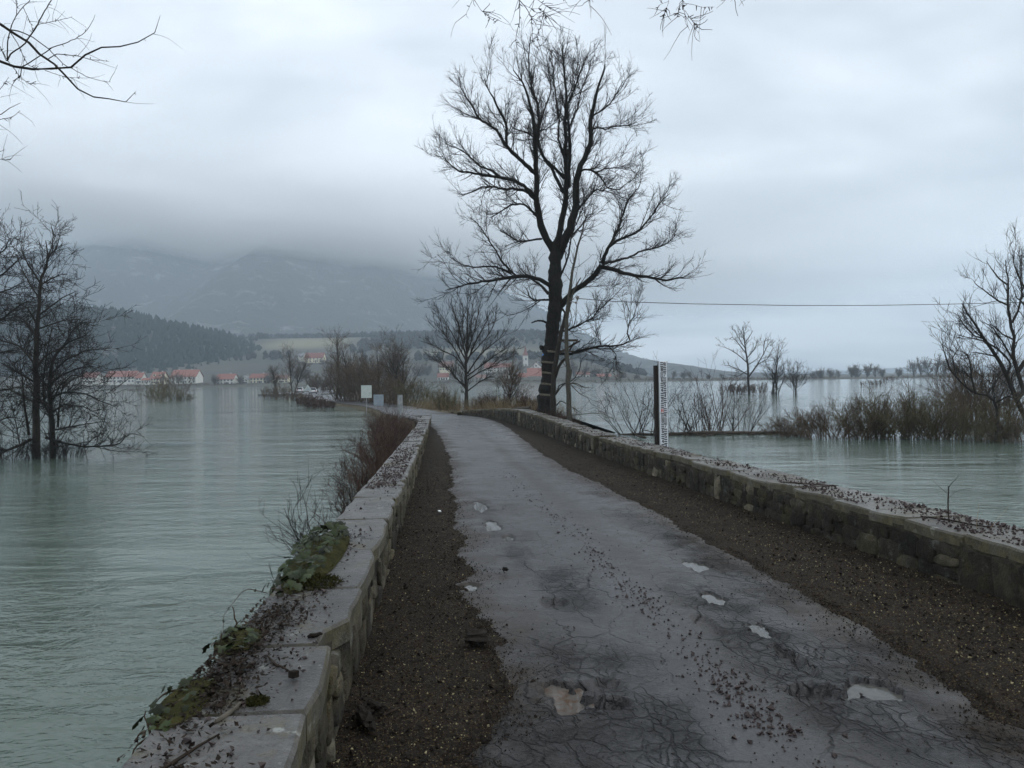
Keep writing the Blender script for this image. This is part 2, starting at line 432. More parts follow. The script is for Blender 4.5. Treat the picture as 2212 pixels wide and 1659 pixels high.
class MB:
    """collects plain shapes for one mesh"""
    def __init__(self):
        self.v, self.f = [], []
    def add(self, vs, fs):
        n = len(self.v)
        self.v += [tuple(map(float, p)) for p in vs]
        self.f += [tuple(i + n for i in f) for f in fs]
        return self
    def box(self, x0, x1, y0, y1, z0, z1):
        return self.add([(x0, y0, z0), (x1, y0, z0), (x1, y1, z0), (x0, y1, z0), (x0, y0, z1), (x1, y0, z1), (x1, y1, z1), (x0, y1, z1)],
                        [(0, 3, 2, 1), (4, 5, 6, 7), (0, 1, 5, 4), (1, 2, 6, 5), (2, 3, 7, 6), (3, 0, 4, 7)])
    def tube(self, pts, rads, n=8, cap=True):
        pts = np.asarray(pts, float); k = len(pts)
        rads = np.broadcast_to(np.asarray(rads, float), (k,))
        vs, fs = tubes(pts[None], rads[None], n)
        fs = [tuple(f) for f in fs]
        if cap:
            fs.append(tuple(range(n))[::-1]); fs.append(tuple((k - 1) * n + i for i in range(n)))
        return self.add(vs, fs)
    def prism(self, poly, axis_from, axis_to):
        """poly: list of (a, b); maps through functions axis_from/axis_to giving the two ends"""
        n = len(poly)
        vs = [axis_from(p) for p in poly] + [axis_to(p) for p in poly]
        return self.add(vs, [tuple(range(n))[::-1], tuple(range(n, 2 * n))] + [(i, (i + 1) % n, n + (i + 1) % n, n + i) for i in range(n)])
    def mesh(self, name, smooth=False):
        return mesh_np(name, self.v, faces=self.f, smooth=smooth)
    def build(self, name, mat, parent=None, smooth=False, loc=None):
        return link(name, self.mesh(name, smooth), mat, parent, loc)

def bevel(me, w=0.01, seg=1):
    bm = bmesh.new(); bm.from_mesh(me)
    bmesh.ops.recalc_face_normals(bm, faces=bm.faces)
    bmesh.ops.bevel(bm, geom=bm.edges[:], offset=w, segments=seg, affect='EDGES', profile=0.5)
    bm.to_mesh(me); bm.free()
    return me

# --- value noise
def _hash(ix, iy, seed):
    h = (ix.astype(np.int64) * 374761393 + iy.astype(np.int64) * 668265263 + seed * 974634777) & 0x7fffffff
    h = ((h ^ (h >> 13)) * 1274126177) & 0x7fffffff
    return ((h ^ (h >> 16)) & 0xffff) / 65535.0
def vnoise(x, y, seed=0):
    x = np.asarray(x, float); y = np.asarray(y, float)
    ix, iy = np.floor(x), np.floor(y)
    fx, fy = x - ix, y - iy
    fx = fx * fx * (3 - 2 * fx); fy = fy * fy * (3 - 2 * fy)
    a = _hash(ix, iy, seed); b_ = _hash(ix + 1, iy, seed); c = _hash(ix, iy + 1, seed); d = _hash(ix + 1, iy + 1, seed)
    return (a * (1 - fx) + b_ * fx) * (1 - fy) + (c * (1 - fx) + d * fx) * fy
def fbm(x, y, seed=0, octv=4, gain=0.5):
    s, a, tot = 0, 1.0, 0
    for i in range(octv):
        s = s + a * (vnoise(np.asarray(x) * 2 ** i, np.asarray(y) * 2 ** i, seed + i * 17) - 0.5)
        tot += a; a *= gain
    return s / tot * 2
def sstep(a, b_, x):
    t_ = np.clip((np.asarray(x, float) - a) / (b_ - a), 0, 1)
    return t_ * t_ * (3 - 2 * t_)

# --- branches, grown a whole level at a time
def tubes(pts, rad, sides):
    Nn, K, _ = pts.shape
    tan = np.gradient(pts, axis=1) if K > 2 else np.repeat(pts[:, 1:2] - pts[:, :1], 2, axis=1)
    tan /= np.linalg.norm(tan, axis=2, keepdims=True) + 1e-9
    ref = np.where(np.abs(tan[:, :1, 2:3]) > 0.8, np.array([1.0, 0, 0]), np.array([0, 0, 1.0]))
    ref = np.repeat(ref, K, axis=1)
    a = np.cross(tan, ref); a /= np.linalg.norm(a, axis=2, keepdims=True) + 1e-9
    b_ = np.cross(tan, a)
    th = np.arange(sides) * 2 * math.pi / sides
    ring = pts[:, :, None, :] + rad[:, :, None, None] * (np.cos(th)[None, None, :, None] * a[:, :, None, :] + np.sin(th)[None, None, :, None] * b_[:, :, None, :])
    idx = np.arange(Nn * K * sides).reshape(Nn, K, sides)
    q = np.stack([idx[:, :-1, :], np.roll(idx[:, :-1, :], -1, axis=2), np.roll(idx[:, 1:, :], -1, axis=2), idx[:, 1:, :]], axis=-1)
    return ring.reshape(-1, 3), q.reshape(-1, 4)

class Wood:
    def __init__(self):
        self.v, self.q, self.n = [], [], 0
    def add(self, pts, rad, sides):
        if len(pts) == 0:
            return
        v, q = tubes(pts, rad, sides)
        self.v.append(v); self.q.append(q + self.n); self.n += len(v)
    def build(self, name, mat, parent=None, smooth=True, origin=(0, 0, 0)):
        v = np.concatenate(self.v) - np.asarray(origin, float)
        return link(name, mesh_np(name, v, quads=np.concatenate(self.q), smooth=smooth), mat, parent)

def norm(a):
    return a / (np.linalg.norm(a, axis=-1, keepdims=True) + 1e-9)
def advance(rng, p0, d, L, ra, rb, K, wob, trop):
    """grow N branches of K points from p0 along d"""
    Nn = len(p0)
    pts = np.empty((Nn, K, 3)); pts[:, 0] = p0
    d = norm(d); trop = np.asarray(trop, float)
    for k in range(1, K):
        d = norm(d + rng.normal(0, wob, (Nn, 3)) + trop / (K - 1))
        pts[:, k] = pts[:, k - 1] + d * (L / (K - 1))[:, None]
    tt = np.linspace(0, 1, K)[None]
    rad = ra[:, None] * (1 - tt) + rb[:, None] * tt
    return pts, rad
def spawn(rng, pts, rad, n, t0, t1, ang, ratio, L=None, rr=0.6, plane=None, lmin=0.0, lenfall=0.5, angj=0.25):
    """n children (mean) on each parent; returns start, direction, length, radius"""
    Nn, K, _ = pts.shape
    if L is None:
        L = np.linalg.norm(np.diff(pts, axis=1), axis=2).sum(1)
    cnt = rng.poisson(n, Nn) if np.isscalar(n) else rng.poisson(n)
    idx = np.repeat(np.arange(Nn), cnt)
    M = len(idx)
    tt = t0 + (t1 - t0) * rng.random(M)
    x = tt * (K - 1); i = np.minimum(x.astype(int), K - 2); f = (x - i)[:, None]
    p = pts[idx, i] * (1 - f) + pts[idx, i + 1] * f
    td = norm(pts[idx, i + 1] - pts[idx, i])
    r = rad[idx, i] * (1 - f[:, 0]) + rad[idx, i + 1] * f[:, 0]
    rv = rng.normal(0, 1, (M, 3))
    perp = norm(rv - (rv * td).sum(1, keepdims=True) * td)
    a = ang + rng.normal(0, angj, M)
    d = td * np.cos(a)[:, None] + perp * np.sin(a)[:, None]
    ln = np.maximum(L[idx] * ratio * (1 - lenfall * tt) * (0.6 + 0.8 * rng.random(M)), lmin)
    return p, d, ln, r * rr
def resample(poly, K):
    poly = np.asarray(poly, float)
    s = np.concatenate([[0], np.cumsum(np.linalg.norm(np.diff(poly, axis=0), axis=1))])
    u = np.linspace(0, s[-1], K)
    return np.stack([np.interp(u, s, poly[:, j]) for j in range(poly.shape[1])], axis=1)

# ------------------------------------------------------------------ the lie of the land
AX = np.array([-0.0972, 0.9953]); AR = np.array([0.9953, 0.0972])      # bridge axis and its right hand
ZS = np.array([-12, 0, 20, 24, 30, 45, 56, 66, 78, 96, 112, 150, 170, 245, 420])
ZV = np.array([2.30, 2.0, 1.46, 1.37, 1.30, 1.22, 0.95, 0.66, 0.46, 0.32, 0.27, 0.27, 0.30, 0.30, 0.5])
_zs = np.linspace(-12, 420, 4321)
_zv = np.convolve(np.pad(np.interp(_zs, ZS, ZV), 30, mode='edge'), np.ones(61) / 61, mode='valid')
def zdeck(s):
    return np.interp(s, _zs, _zv)
TC = 1.81
ctrl = [tuple(AX * s + AR * TC) for s in (-12, -6, 0, 6, 12, 18, 24, 30)] + \
       [(-1.95, 36), (-2.75, 41), (-3.9, 46), (-5.7, 51), (-8.2, 62), (-11.4, 77), (-16.5, 94), (-22.5, 108), (-27, 120), (-34, 140), (-43, 168), (-62, 245), (-95, 380), (-140, 560)]
ctrl = np.array(ctrl)
# smooth the centre line
_c = resample(ctrl, 1200)
for _ in range(3):
    _c[1:-1] = np.stack([np.convolve(np.pad(_c[:, j], 8, mode='edge'), np.ones(17) / 17, mode='valid') for j in range(2)], axis=1)[1:-1]
_cs = np.concatenate([[0], np.cumsum(np.linalg.norm(np.diff(_c, axis=0), axis=1))]) - 12.0
def path(s, u, h=0.0):
    """s along the road, u to the right of its middle, h above its surface"""
    s = np.asarray(s, float)
    x = np.interp(s, _cs, _c[:, 0]); y = np.interp(s, _cs, _c[:, 1])
    e = 0.4
    tx = np.interp(s + e, _cs, _c[:, 0]) - np.interp(s - e, _cs, _c[:, 0])
    ty = np.interp(s + e, _cs, _c[:, 1]) - np.interp(s - e, _cs, _c[:, 1])
    l = np.hypot(tx, ty)
    return np.stack([x + u * ty / l, y - u * tx / l, zdeck(s) + h + 0 * x], axis=-1)

# water of the flooded plain
g = MB().add([(-4300, -280, 0), (4300, -280, 0), (4300, 5300, 0), (-4300, 5300, 0)], [(0, 1, 2, 3)])
tag(g.build('water', 'water'), kind='structure')
g = MB().add([(-4300, -280, -2.0), (4300, -280, -2.0), (4300, 5300, -2.0), (-4300, 5300, -2.0)], [(0, 1, 2, 3)])
tag(g.build('ground', 'bank_soil'), kind='structure')

# ------------------------------------------------------------------ road surface
def pix_su(x, y):
    """picture position on the deck -> s, u (straight stretch)"""
    d = ray(x, y)
    lo = 1.0
    for _ in range(30):
        p = EYE + d * lo
        s = p[0] * AX[0] + p[1] * AX[1]
        lo *= 1 + 0.5 * ((p[2] - zdeck(s)) / (EYE[2] - p[2] + 1e-6))
    p = EYE + d * lo
    return float(p[0] * AX[0] + p[1] * AX[1]), float(p[0] * AR[0] + p[1] * AR[1] - TC)
EDGE_L = [(1010, 1652), (1056, 1535), (1070, 1391), (994, 1295), (984, 1200), (969, 1032), (960, 974), (944, 925)]
EDGE_R = [(2209, 1557), (1942, 1384), (1809, 1313), (1676, 1242), (1542, 1171), (1422, 1102), (1349, 1067), (1283, 1036), (1238, 1016), (1150, 962)]
EL = sorted(pix_su(*p) for p in EDGE_L); ER = sorted(pix_su(*p) for p in EDGE_R)
def road_edge(s):
    """left and right edge of the asphalt, from the road's middle"""
    s = np.asarray(s, float)
    wl_ = np.interp(s, [-6] + [p[0] for p in EL] + [36, 40, 46, 60, 100, 150, 200, 420], [-1.3] + [p[1] for p in EL] + [-2.0, -2.1, -2.2, -2.4, -2.6, -4.5, -4.5, -3])
    wr_ = np.interp(s, [-6] + [p[0] for p in ER] + [36, 42, 46, 60, 100, 420], [ER[0][1]] + [p[1] for p in ER] + [1.7, 1.85, 2.0, 2.4, 2.6, 3])
    n = fbm(s * 1.3, s * 0 + 3, 5, 4, 0.6)
    n2 = fbm(s * 1.3, s * 0 + 9, 8, 4, 0.6)
    return wl_ + 0.13 * n + 0.04 * fbm(s * 9, s * 0 + 5, 6, 3), wr_ + 0.10 * n2 + 0.04 * fbm(s * 9, s * 0 + 2, 9, 3)
# potholes: picture place, half length along, half width across, depth, has water
HOLES = [(1222, 1512, .24, .13, .055, 2), (1300, 1520, .10, .14, .035, 0), (1890, 1494, .14, .17, .055, 1), (1500, 1219, .25, .13, .05, 1),
         (1545, 1298, .17, .075, .035, 1), (1640, 1366, .17, .075, .035, 1), (1098, 1164, .20, .06, .045, 1), (1010, 1272, .16, .08, .045, 1),
         (1062, 1140, .35, .10, .035, 1), (1036, 1098, .5, .10, .03, 1), (1052, 1388, .12, .16, .05, 0), (1195, 1304, .16, .12, .03, 0),
         (1770, 1500, .12, .20, .035, 0), (1695, 1250, .2, .14, .03, 0), (1300, 1488, .10, .12, .02, 0), (1272, 1066, .14, .22, .03, 0),
         (1530, 1360, .3, .07, .02, 0), (1730, 1440, .3, .07, .03, 0), (1140, 1195, .3, .05, .02, 0), (1560, 1180, .25, .15, .02, 0)]
HSU = [(*pix_su(x, y), a, b_, d, w) for x, y, a, b_, d, w in HOLES]
CR = [(1230, 1280, 1.3, .35, .8), (1260, 1440, 1.0, .6, .8), (1180, 1620, .8, .7, .85), (1380, 1600, .6, .4, .75), (1520, 1200, 2.2, .30, .9), (1640, 1370, 2.0, .36, .95), (1830, 1500, 1.2, .5, 1.),
      (2050, 1600, .8, .5, .8), (1060, 1120, 2.0, .25, .6), (1120, 1200, 1.5, .22, .6), (1290, 1060, 2., .4, .5), (1700, 1260, 1.5, .3, .6), (1900, 1420, 1.0, .3, .6), (1350, 1560, .7, .5, .5), (1110, 1000, 5, .8, .3)]
CSU = [(*pix_su(x, y), a, b_, k) for x, y, a, b_, k in CR]
def road_relief(s, u):
    h = 0.012 * fbm(s * 0.8, u * 1.6, 3, 3) + 0.004 * fbm(s * 6, u * 6, 4, 3)
    h -= 0.016 * np.exp(-((u - 0.55) / 0.3) ** 2) + 0.014 * np.exp(-((u + 0.75) / 0.28) ** 2)
    for (hs, hu, a, b_, d, w) in HSU:
        ds, du = (s - hs), (u - hu)
        m_ = (np.abs(ds) < 3 * a) & (np.abs(du) < 3 * b_)
        if not m_.any():
            continue
        dsm, dum = ds[m_], du[m_]
        rr = np.hypot(dsm / a, dum / b_) + 0.85 * fbm(s[m_] * 8, u[m_] * 8, 21, 5, 0.65)
        h[m_] -= 1.35 * d * (1 - sstep(0.78, 1.0, rr)) - 0.006 * np.exp(-((rr - 1.15) / 0.2) ** 2)
    return h
ss, s_ = [], 1.2
while s_ < 60:
    ss.append(s_); s_ += max(0.02, s_ * 0.0062)
ss = np.array(list(np.linspace(-8, 1.1, 24)) + ss + list(np.linspace(60.5, 420, 180)))
NU = 100
uu = np.linspace(0, 1, NU)
el, er = road_edge(ss)
S2 = np.repeat(ss[:, None], NU, 1); U2 = el[:, None] + (er - el)[:, None] * uu[None]
near = 1 - sstep(30, 55, S2)
rel = road_relief(S2.ravel(), U2.ravel()).reshape(S2.shape) * near
P = path(S2.ravel(), U2.ravel(), 0.0)
edge = np.minimum(uu, 1 - uu)[None] * (er - el)[:, None]
camber = -0.025 * (1 - np.minimum(edge / 0.35, 1)) ** 2
P[:, 2] += (rel + camber).ravel() + 0.02
idx = np.arange(len(ss) * NU).reshape(len(ss), NU)
quads = np.stack([idx[:-1, :-1], idx[:-1, 1:], idx[1:, 1:], idx[1:, :-1]], -1).reshape(-1, 4)
me = mesh_np('road', P, quads=quads, smooth=True)
crk = np.zeros(S2.shape)
for (cs, cu, a, b_, k) in CSU:
    crk = np.maximum(crk, k * np.exp(-((S2 - cs) / a) ** 2 - ((U2 - cu) / b_) ** 2))
fade = np.interp(S2, [2, 7, 12, 22], [1, .9, .55, .2])
crk = np.maximum(crk, .62 * np.exp(-((U2 - .62) / .34) ** 2) * fade)
crk = np.maximum(crk, .52 * np.exp(-((U2 + .85) / .30) ** 2) * fade)
crk = np.maximum(crk, .8 * sstep(-.35, -.75, U2) * (1 - sstep(3.6, 4.8, S2)))
crk = np.clip(crk + 0.26 * fbm(S2 * 1.4, U2 * 1.4, 12, 3), 0, 1)
crk = np.maximum(crk, 0.30 * sstep(0.25, 0.0, edge))
dirt = np.clip(sstep(0.62, 0.0, edge + 0.42 * fbm(S2 * 2.6, U2 * 2.6, 31, 5, .6)) * 1.1, 0, 1)
mid = np.exp(-((U2 + 0.02 + 0.1 * fbm(S2 * .6, S2 * 0, 14, 2)) / 0.16) ** 2) * 0.35
dirt = np.maximum(dirt, mid * near)
lft = sstep(0.9, 0.25, (U2 - el[:, None])) * (1 - sstep(4.5, 7.5, S2)) * 0.75
dirt = np.maximum(dirt, lft * (0.6 + 0.5 * fbm(S2 * 3, U2 * 3, 77, 4)))
for nm, arr in (('crack', crk), ('dirt', np.clip(dirt, 0, 1))):
    a_ = me.attributes.new(nm, 'FLOAT', 'POINT'); a_.data.foreach_set('value', arr.astype(np.float32).ravel())
tag(link('road', me, 'asphalt'), kind='structure')

# puddles lying in the potholes
PUD_LABEL = {0: 'grey puddle with painted brown tree reflections in the pothole nearest the camera', 2: 'bright puddle in the big pothole of the right wheel track, nearest the right verge',
             3: 'bright puddle in the pothole farthest along the right wheel track', 4: 'pale shallow puddle second along the right wheel track',
             5: 'long pale puddle third along the right wheel track', 6: 'small bright puddle in a round hole on the left half of the road',
             7: 'small puddle at the left edge of the asphalt beside the gravel', 8: 'shallow puddle in the cracked left edge, farther than the round hole',
             9: 'thin wet strip farthest along the left edge of the asphalt'}
for i, (hs, hu, a, b_, d, w) in enumerate(HSU):
    if not w:
        continue
    n = 40
    th = np.linspace(0, 2 * math.pi, n, endpoint=False)
    rr = 1.12
    p = path(np.array([hs]), np.array([hu]))[0]
    sa = hs + a * rr * np.cos(th); ub = hu + b_ * rr * np.sin(th)
    base_h = float(np.mean(road_relief(hs + a * 1.2 * np.cos(th), hu + b_ * 1.2 * np.sin(th))))
    pv = path(sa, ub)
    lev = float(p[2] + 0.02 + base_h - min(0.5 * d, 0.026))
    pv[:, 2] = lev
    o = link('puddle', mesh_np('puddle', np.vstack([pv, [[p[0], p[1], lev]]]), tris=[(k, (k + 1) % n, n) for k in range(n)]), 'puddle_tree_reflection' if w == 2 else 'puddle_grey')
    tag(o, PUD_LABEL[i], 'puddle', 'puddles in the potholes')

# ------------------------------------------------------------------ the two parapet walls: lines and heights
LW0 = -0.48 - TC
def lw(s, v, h):                        # left wall: s along, v outward from its road face, h above the deck
    s = np.asarray(s, float)
    x = AX[0] * s + AR[0] * (-0.48 - v); y = AX[1] * s + AR[1] * (-0.48 - v)
    return np.stack([x + 0 * h, y + 0 * h, zdeck(s) + h], -1)
RWC = np.array([tuple(AX * s + AR * 4.12) for s in (-6, 0, 6, 12, 18, 24, 29)] + [(0.78, 32.5), (0.12, 36.5), (-0.95, 42), (-2.1, 46), (-3.6, 50)])
_r = resample(RWC, 600)
for _ in range(3):
    _r[1:-1] = np.stack([np.convolve(np.pad(_r[:, j], 10, mode='edge'), np.ones(21) / 21, mode='valid') for j in range(2)], axis=1)[1:-1]
_rs = np.concatenate([[0], np.cumsum(np.linalg.norm(np.diff(_r, axis=0), axis=1))]) - 6
RW_END = float(_rs[-1]) - 0.5
def rw(s, v, h):
    s = np.clip(np.asarray(s, float), _rs[0] + .45, _rs[-1] - .45)
    x = np.interp(s, _rs, _r[:, 0]); y = np.interp(s, _rs, _r[:, 1])
    tx = np.interp(s + .4, _rs, _r[:, 0]) - np.interp(s - .4, _rs, _r[:, 0]); ty = np.interp(s + .4, _rs, _r[:, 1]) - np.interp(s - .4, _rs, _r[:, 1])
    l = np.hypot(tx, ty)
    return np.stack([x + v * ty / l + 0 * h, y - v * tx / l + 0 * h, zdeck(s) + h + 0 * x], -1)
def rw_top(s):
    return np.interp(s, [-6, 3, 8, 14, 19, 21, 28, 36, 44, 51], [.43, .43, .47, .51, .52, .56, .66, .78, .55, .30])
def lw_top(s):
    return np.interp(s, [-6, 3, 25.9, 26.1, 34, 34.1, 40], [.52, .52, .54, .44, .46, .40, .38])
LT, RTK = 0.47, 0.66                    # wall thicknesses
LW_END = 40.0

# verges between asphalt and wall
def verge(side):
    sv = ss[ss < 52]
    K = 26
    el, er = road_edge(sv)
    k = np.linspace(0, 1, K)
    a_ = el if side < 0 else er
    S = np.repeat(sv[:, None], K, 1)
    inner = path(sv, a_ * 1.0 - side * 0.28)
    if side < 0:
        outer = lw(np.minimum(sv, 60.0), 0.10 + 0 * sv, 0 * sv)
    else:
        outer = rw(sv, 0.10 + 0 * sv, 0 * sv)
    XY = inner[:, None, :2] * (1 - k)[None, :, None] + outer[:, None, :2] * k[None, :, None]
    z = zdeck(S)
    width = np.linalg.norm(inner[:, :2] - outer[:, :2], axis=1)[:, None]
    dist = k[None] * width
    z = z + np.interp(dist, [0, 0.12, 0.30, 0.55, 1.0], [-0.03, -0.006, 0.018, 0.02, 0.02])
    z += 0.02 * sstep(0.35, 0.0, width - dist) * (1 - sstep(20, 40, S)) * 0.8
    z += 0.014 * fbm(XY[..., 0] * 3, XY[..., 1] * 3, 6, 4, 0.6) * sstep(0.1, 0.3, dist) + 0.006 * fbm(XY[..., 0] * 22, XY[..., 1] * 22, 7, 3) * sstep(0.1, 0.3, dist)
    V = np.concatenate([XY, z[..., None]], -1)
    ii = np.arange(V.shape[0] * K).reshape(V.shape[0], K)
    q = np.stack([ii[:-1, :-1], ii[:-1, 1:], ii[1:, 1:], ii[1:, :-1]], -1).reshape(-1, 4)
    if side < 0:
        q = q[:, ::-1]
    tag(link('verge_left' if side < 0 else 'verge_right', mesh_np('verge', V.reshape(-1, 3), quads=q, smooth=True), 'gravel'), kind='structure')
    return V
VL = verge(-1); VR = verge(1)
def verge_at(V, k, f):                  # k row index (float), f across 0..1
    i = np.minimum(k.astype(int), V.shape[0] - 2); a = (k - i)[:, None]
    y = f * (V.shape[1] - 1); j = np.minimum(y.astype(int), V.shape[1] - 2); b_ = (y - j)[:, None]
    return (V[i, j] * (1 - a) + V[i + 1, j] * a) * (1 - b_) + (V[i, j + 1] * (1 - a) + V[i + 1, j + 1] * a) * b_

# the body of the bridge under deck and walls
bs = np.linspace(-8, 51, 119)
prof = []
for s in bs:
    L_ = lw(np.array([s]), np.array([LT - 0.03]), np.array([0.0]))[0]; R_ = rw(np.array([min(s, RW_END)]), np.array([RTK - 0.03]), np.array([0.0]))[0]
    if s > LW_END:
        L_ = path(np.array([s]), np.array([-2.3]))[0]
    z = zdeck(s) - 0.06
    prof.append([(L_[0], L_[1], -2.2), (L_[0], L_[1], z), (R_[0], R_[1], z), (R_[0], R_[1], -2.2)])
prof = np.array(prof); ii = np.arange(len(bs) * 4).reshape(-1, 4)
q = np.concatenate([np.stack([ii[:-1, j], ii[1:, j], ii[1:, j + 1], ii[:-1, j + 1]], -1) for j in range(3)])
tag(link('bridge_deck', mesh_np('bridge_deck', prof.reshape(-1, 3), quads=q), 'stone_dark'), kind='structure')

# ------------------------------------------------------------------ wall building
rs = np.random.default_rng(11)
def stone_proto(seed):
    r = np.random.default_rng(seed)
    n = 9
    th = np.sort(np.linspace(0, 2 * math.pi, n, endpoint=False) + r.normal(0, .13, n))
    c, s = np.cos(th), np.sin(th)
    e = 0.50
    sq = 1 / (np.abs(c) ** 5 + np.abs(s) ** 5) ** (1 / 5)
    rad = e * sq * (1 + r.normal(0, .09, n))
    ring = np.stack([c * rad, s * rad], 1)
    tilt = r.normal(0, .25, 2)
    v = []
    for sc, dz in ((1.0, -1.2), (1.0, 0.40), (0.93, 0.85), (0.74, 1.0)):
        for k in range(n):
            x, z = ring[k] * sc
            v.append((x, -(dz + (tilt[0] * x + tilt[1] * z + r.normal(0, .05)) * (dz > 0)), z))
    v.append((0, -1.02, 0))
    f = []
    for j in range(3):
        for k in range(n):
            f.append((j * n + k, j * n + (k + 1) % n, (j + 1) * n + (k + 1) % n, (j + 1) * n + k))
    f += [(3 * n + k, 3 * n + (k + 1) % n, 4 * n) for k in range(n)]
    return v, f
PROTO = [stone_proto(100 + i) for i in range(28)]
def stone_meshes(mat):
    out = []
    for v, f in PROTO:
        me = mesh_np('stone', v, faces=f, smooth=True); me.materials.append(MATS[mat]); out.append(me)
    return out

def rubble(s0, s1, top, rng, step=(0.14, 0.46)):
    """cells of a rubble face: (s, h, width, height)"""
    out, s = [], s0
    while s < s1:
        grow = 1 + max(0, s - 12) * 0.012
        w = rng.uniform(*step) * grow
        T = top(s + w / 2) - 0.09
        n = rng.choice([1, 2, 2, 3, 3, 4], p=[.10, .22, .22, .2, .16, .10]) if w > 0.22 else rng.choice([1, 2, 3], p=[.3, .45, .25])
        cuts = np.sort(np.concatenate([[0, 1], (np.arange(1, n) + rng.uniform(-.3, .3, n - 1)) / n]))
        for a, b_ in zip(cuts[:-1], cuts[1:]):
            hh_ = (b_ - a) * T
            if hh_ / w < 0.38 and w > .3:                 # split a flat wide stone
                m_ = rng.uniform(.35, .65)
                for (q0, q1) in ((0, m_), (m_, 1)):
                    out.append((s + w * (q0 + q1) / 2, (a + b_) / 2 * T, w * (q1 - q0), hh_))
            else:
                out.append((s + w / 2, (a + b_) / 2 * T, w, hh_))
        s += w
    return out

def stones_on(wallobj, fn, cells, meshes, face_v, rng, sgn, limit=300):
    """the nearest stones as parts of their own, the rest joined into one part"""
    cells = sorted(cells, key=lambda c: c[0] if c[0] > 1.0 else 50 - c[0])
    rest = MB()
    for i, (s, h, w, hh_) in enumerate(cells):
        dep = rng.uniform(0.012, 0.045)
        p = fn(np.array([s]), np.array([face_v]), np.array([h - 0.02]))[0]
        p2 = fn(np.array([s + 0.2]), np.array([face_v]), np.array([h - 0.02]))[0]
        d = (p2 - p); ang = math.atan2(d[1], d[0])
        # local x runs along the wall, local -y points to the road
        rot = ang + math.pi if sgn > 0 else ang
        slope = -math.atan2(d[2], math.hypot(d[0], d[1])) * sgn
        M = Matrix.Translation(Vector(p)) @ Matrix.Rotation(rot, 4, 'Z') @ Matrix.Rotation(-slope + rng.normal(0, .07), 4, 'Y') @ Matrix.Diagonal((w * 1.02 + .012, dep, hh_ * 1.02 + .012, 1))
        k = int(rng.integers(len(meshes)))
        if i < limit:
            o = bpy.data.objects.new('stone', meshes[k]); COL.objects.link(o)
            o.parent = wallobj; o.matrix_world = M
        else:
            v, f = PROTO[k]
            rest.add([tuple(M @ Vector(q)) for q in v], f)
    if rest.v:
        o = rest.build('distant_stones', meshes[0].materials[0].name, wallobj, True); o['kind'] = 'stuff'

def wall_core(fn, s0, s1, v0, v1, top, drop=0.16, n=None):
    sv = np.linspace(s0, s1, n or max(2, int((s1 - s0) / 0.5) + 1))
    V = []
    for s in sv:
        T = float(top(s)) - 0.07
        for v_, h_ in ((v0, -drop), (v0, T), (v1, T), (v1, -drop - 0.6)):
            V.append(fn(np.array([s]), np.array([v_]), np.array([h_]))[0])
    ii = np.arange(len(sv) * 4).reshape(-1, 4)
    f = []
    for j in range(4):
        f += [tuple(x) for x in np.stack([ii[:-1, j], ii[1:, j], ii[1:, (j + 1) % 4], ii[:-1, (j + 1) % 4]], -1)]
    f += [tuple(ii[0]), tuple(ii[-1][::-1])]
    return V, f

def slab(fn, s0, s1, v0, v1, top, thick, rng, rough_edge=0.03, tilt=0.012, chip=0.0, over=0.02):
    """one coping stone with an uneven outline and a worn upper edge"""
    n = max(4, int((s1 - s0) / 0.16))
    g_ = 0.006
    sI = np.linspace(s0 + g_, s1 - g_, n)
    jit = rng.normal(0, rough_edge * .35, n)
    jit[[0, -1]] += rng.uniform(0, rough_edge, 2)
    inn = v0 - over + np.abs(jit)
    if chip and rng.random() < chip:
        k = rng.integers(0, n); wd = max(1, n // 4)
        inn[max(0, k - wd):k + wd] += rng.uniform(.04, .10)
    out = v1 + over - np.abs(rng.normal(0, rough_edge * .25, n))
    sO = sI[::-1]
    a0, a1 = rng.normal(0, tilt), rng.normal(0, tilt * .6)
    outline = [(s, v) for s, v in zip(sI, inn)] + [(s, v) for s, v in zip(sO, out[::-1])]
    m_ = len(outline)
    cs, cv = (s0 + s1) / 2, (v0 + v1) / 2
    V = []
    for ins, dz in ((0.0, -thick), (0.0, -0.018), (0.012, 0.0)):
        for (s, v) in outline:
            s2 = s + (cs - s) * ins * 2 / max(.3, (s1 - s0)) ; v2 = v + (cv - v) * ins * 2 / (v1 - v0)
            z = float(top(cs)) + (zdeck(cs) - zdeck(s)) + (s - cs) * ((float(top(s1 - .01)) - float(top(s0 + .01))) / (s1 - s0) + float(zdeck(s1) - zdeck(s0)) / (s1 - s0)) + dz + a0 * (s - cs) + a1 * (v - cv) / .3 + rng.normal(0, .0025)
            V.append(fn(np.array([s2]), np.array([v2]), np.array([z]))[0])
    f = [tuple(range(m_))[::-1]]
    for j in range(2):
        f += [(j * m_ + k, j * m_ + (k + 1) % m_, (j + 1) * m_ + (k + 1) % m_, (j + 1) * m_ + k) for k in range(m_)]
    # top as strips between inner and outer edge
    for k in range(n - 1):
        f.append((2 * m_ + k, 2 * m_ + k + 1, 2 * m_ + m_ - 2 - k, 2 * m_ + m_ - 1 - k))
    me = mesh_np('coping_slab', V, faces=f)
    bm = bmesh.new(); bm.from_mesh(me); bmesh.ops.recalc_face_normals(bm, faces=bm.faces); bm.to_mesh(me); bm.free()
    return me

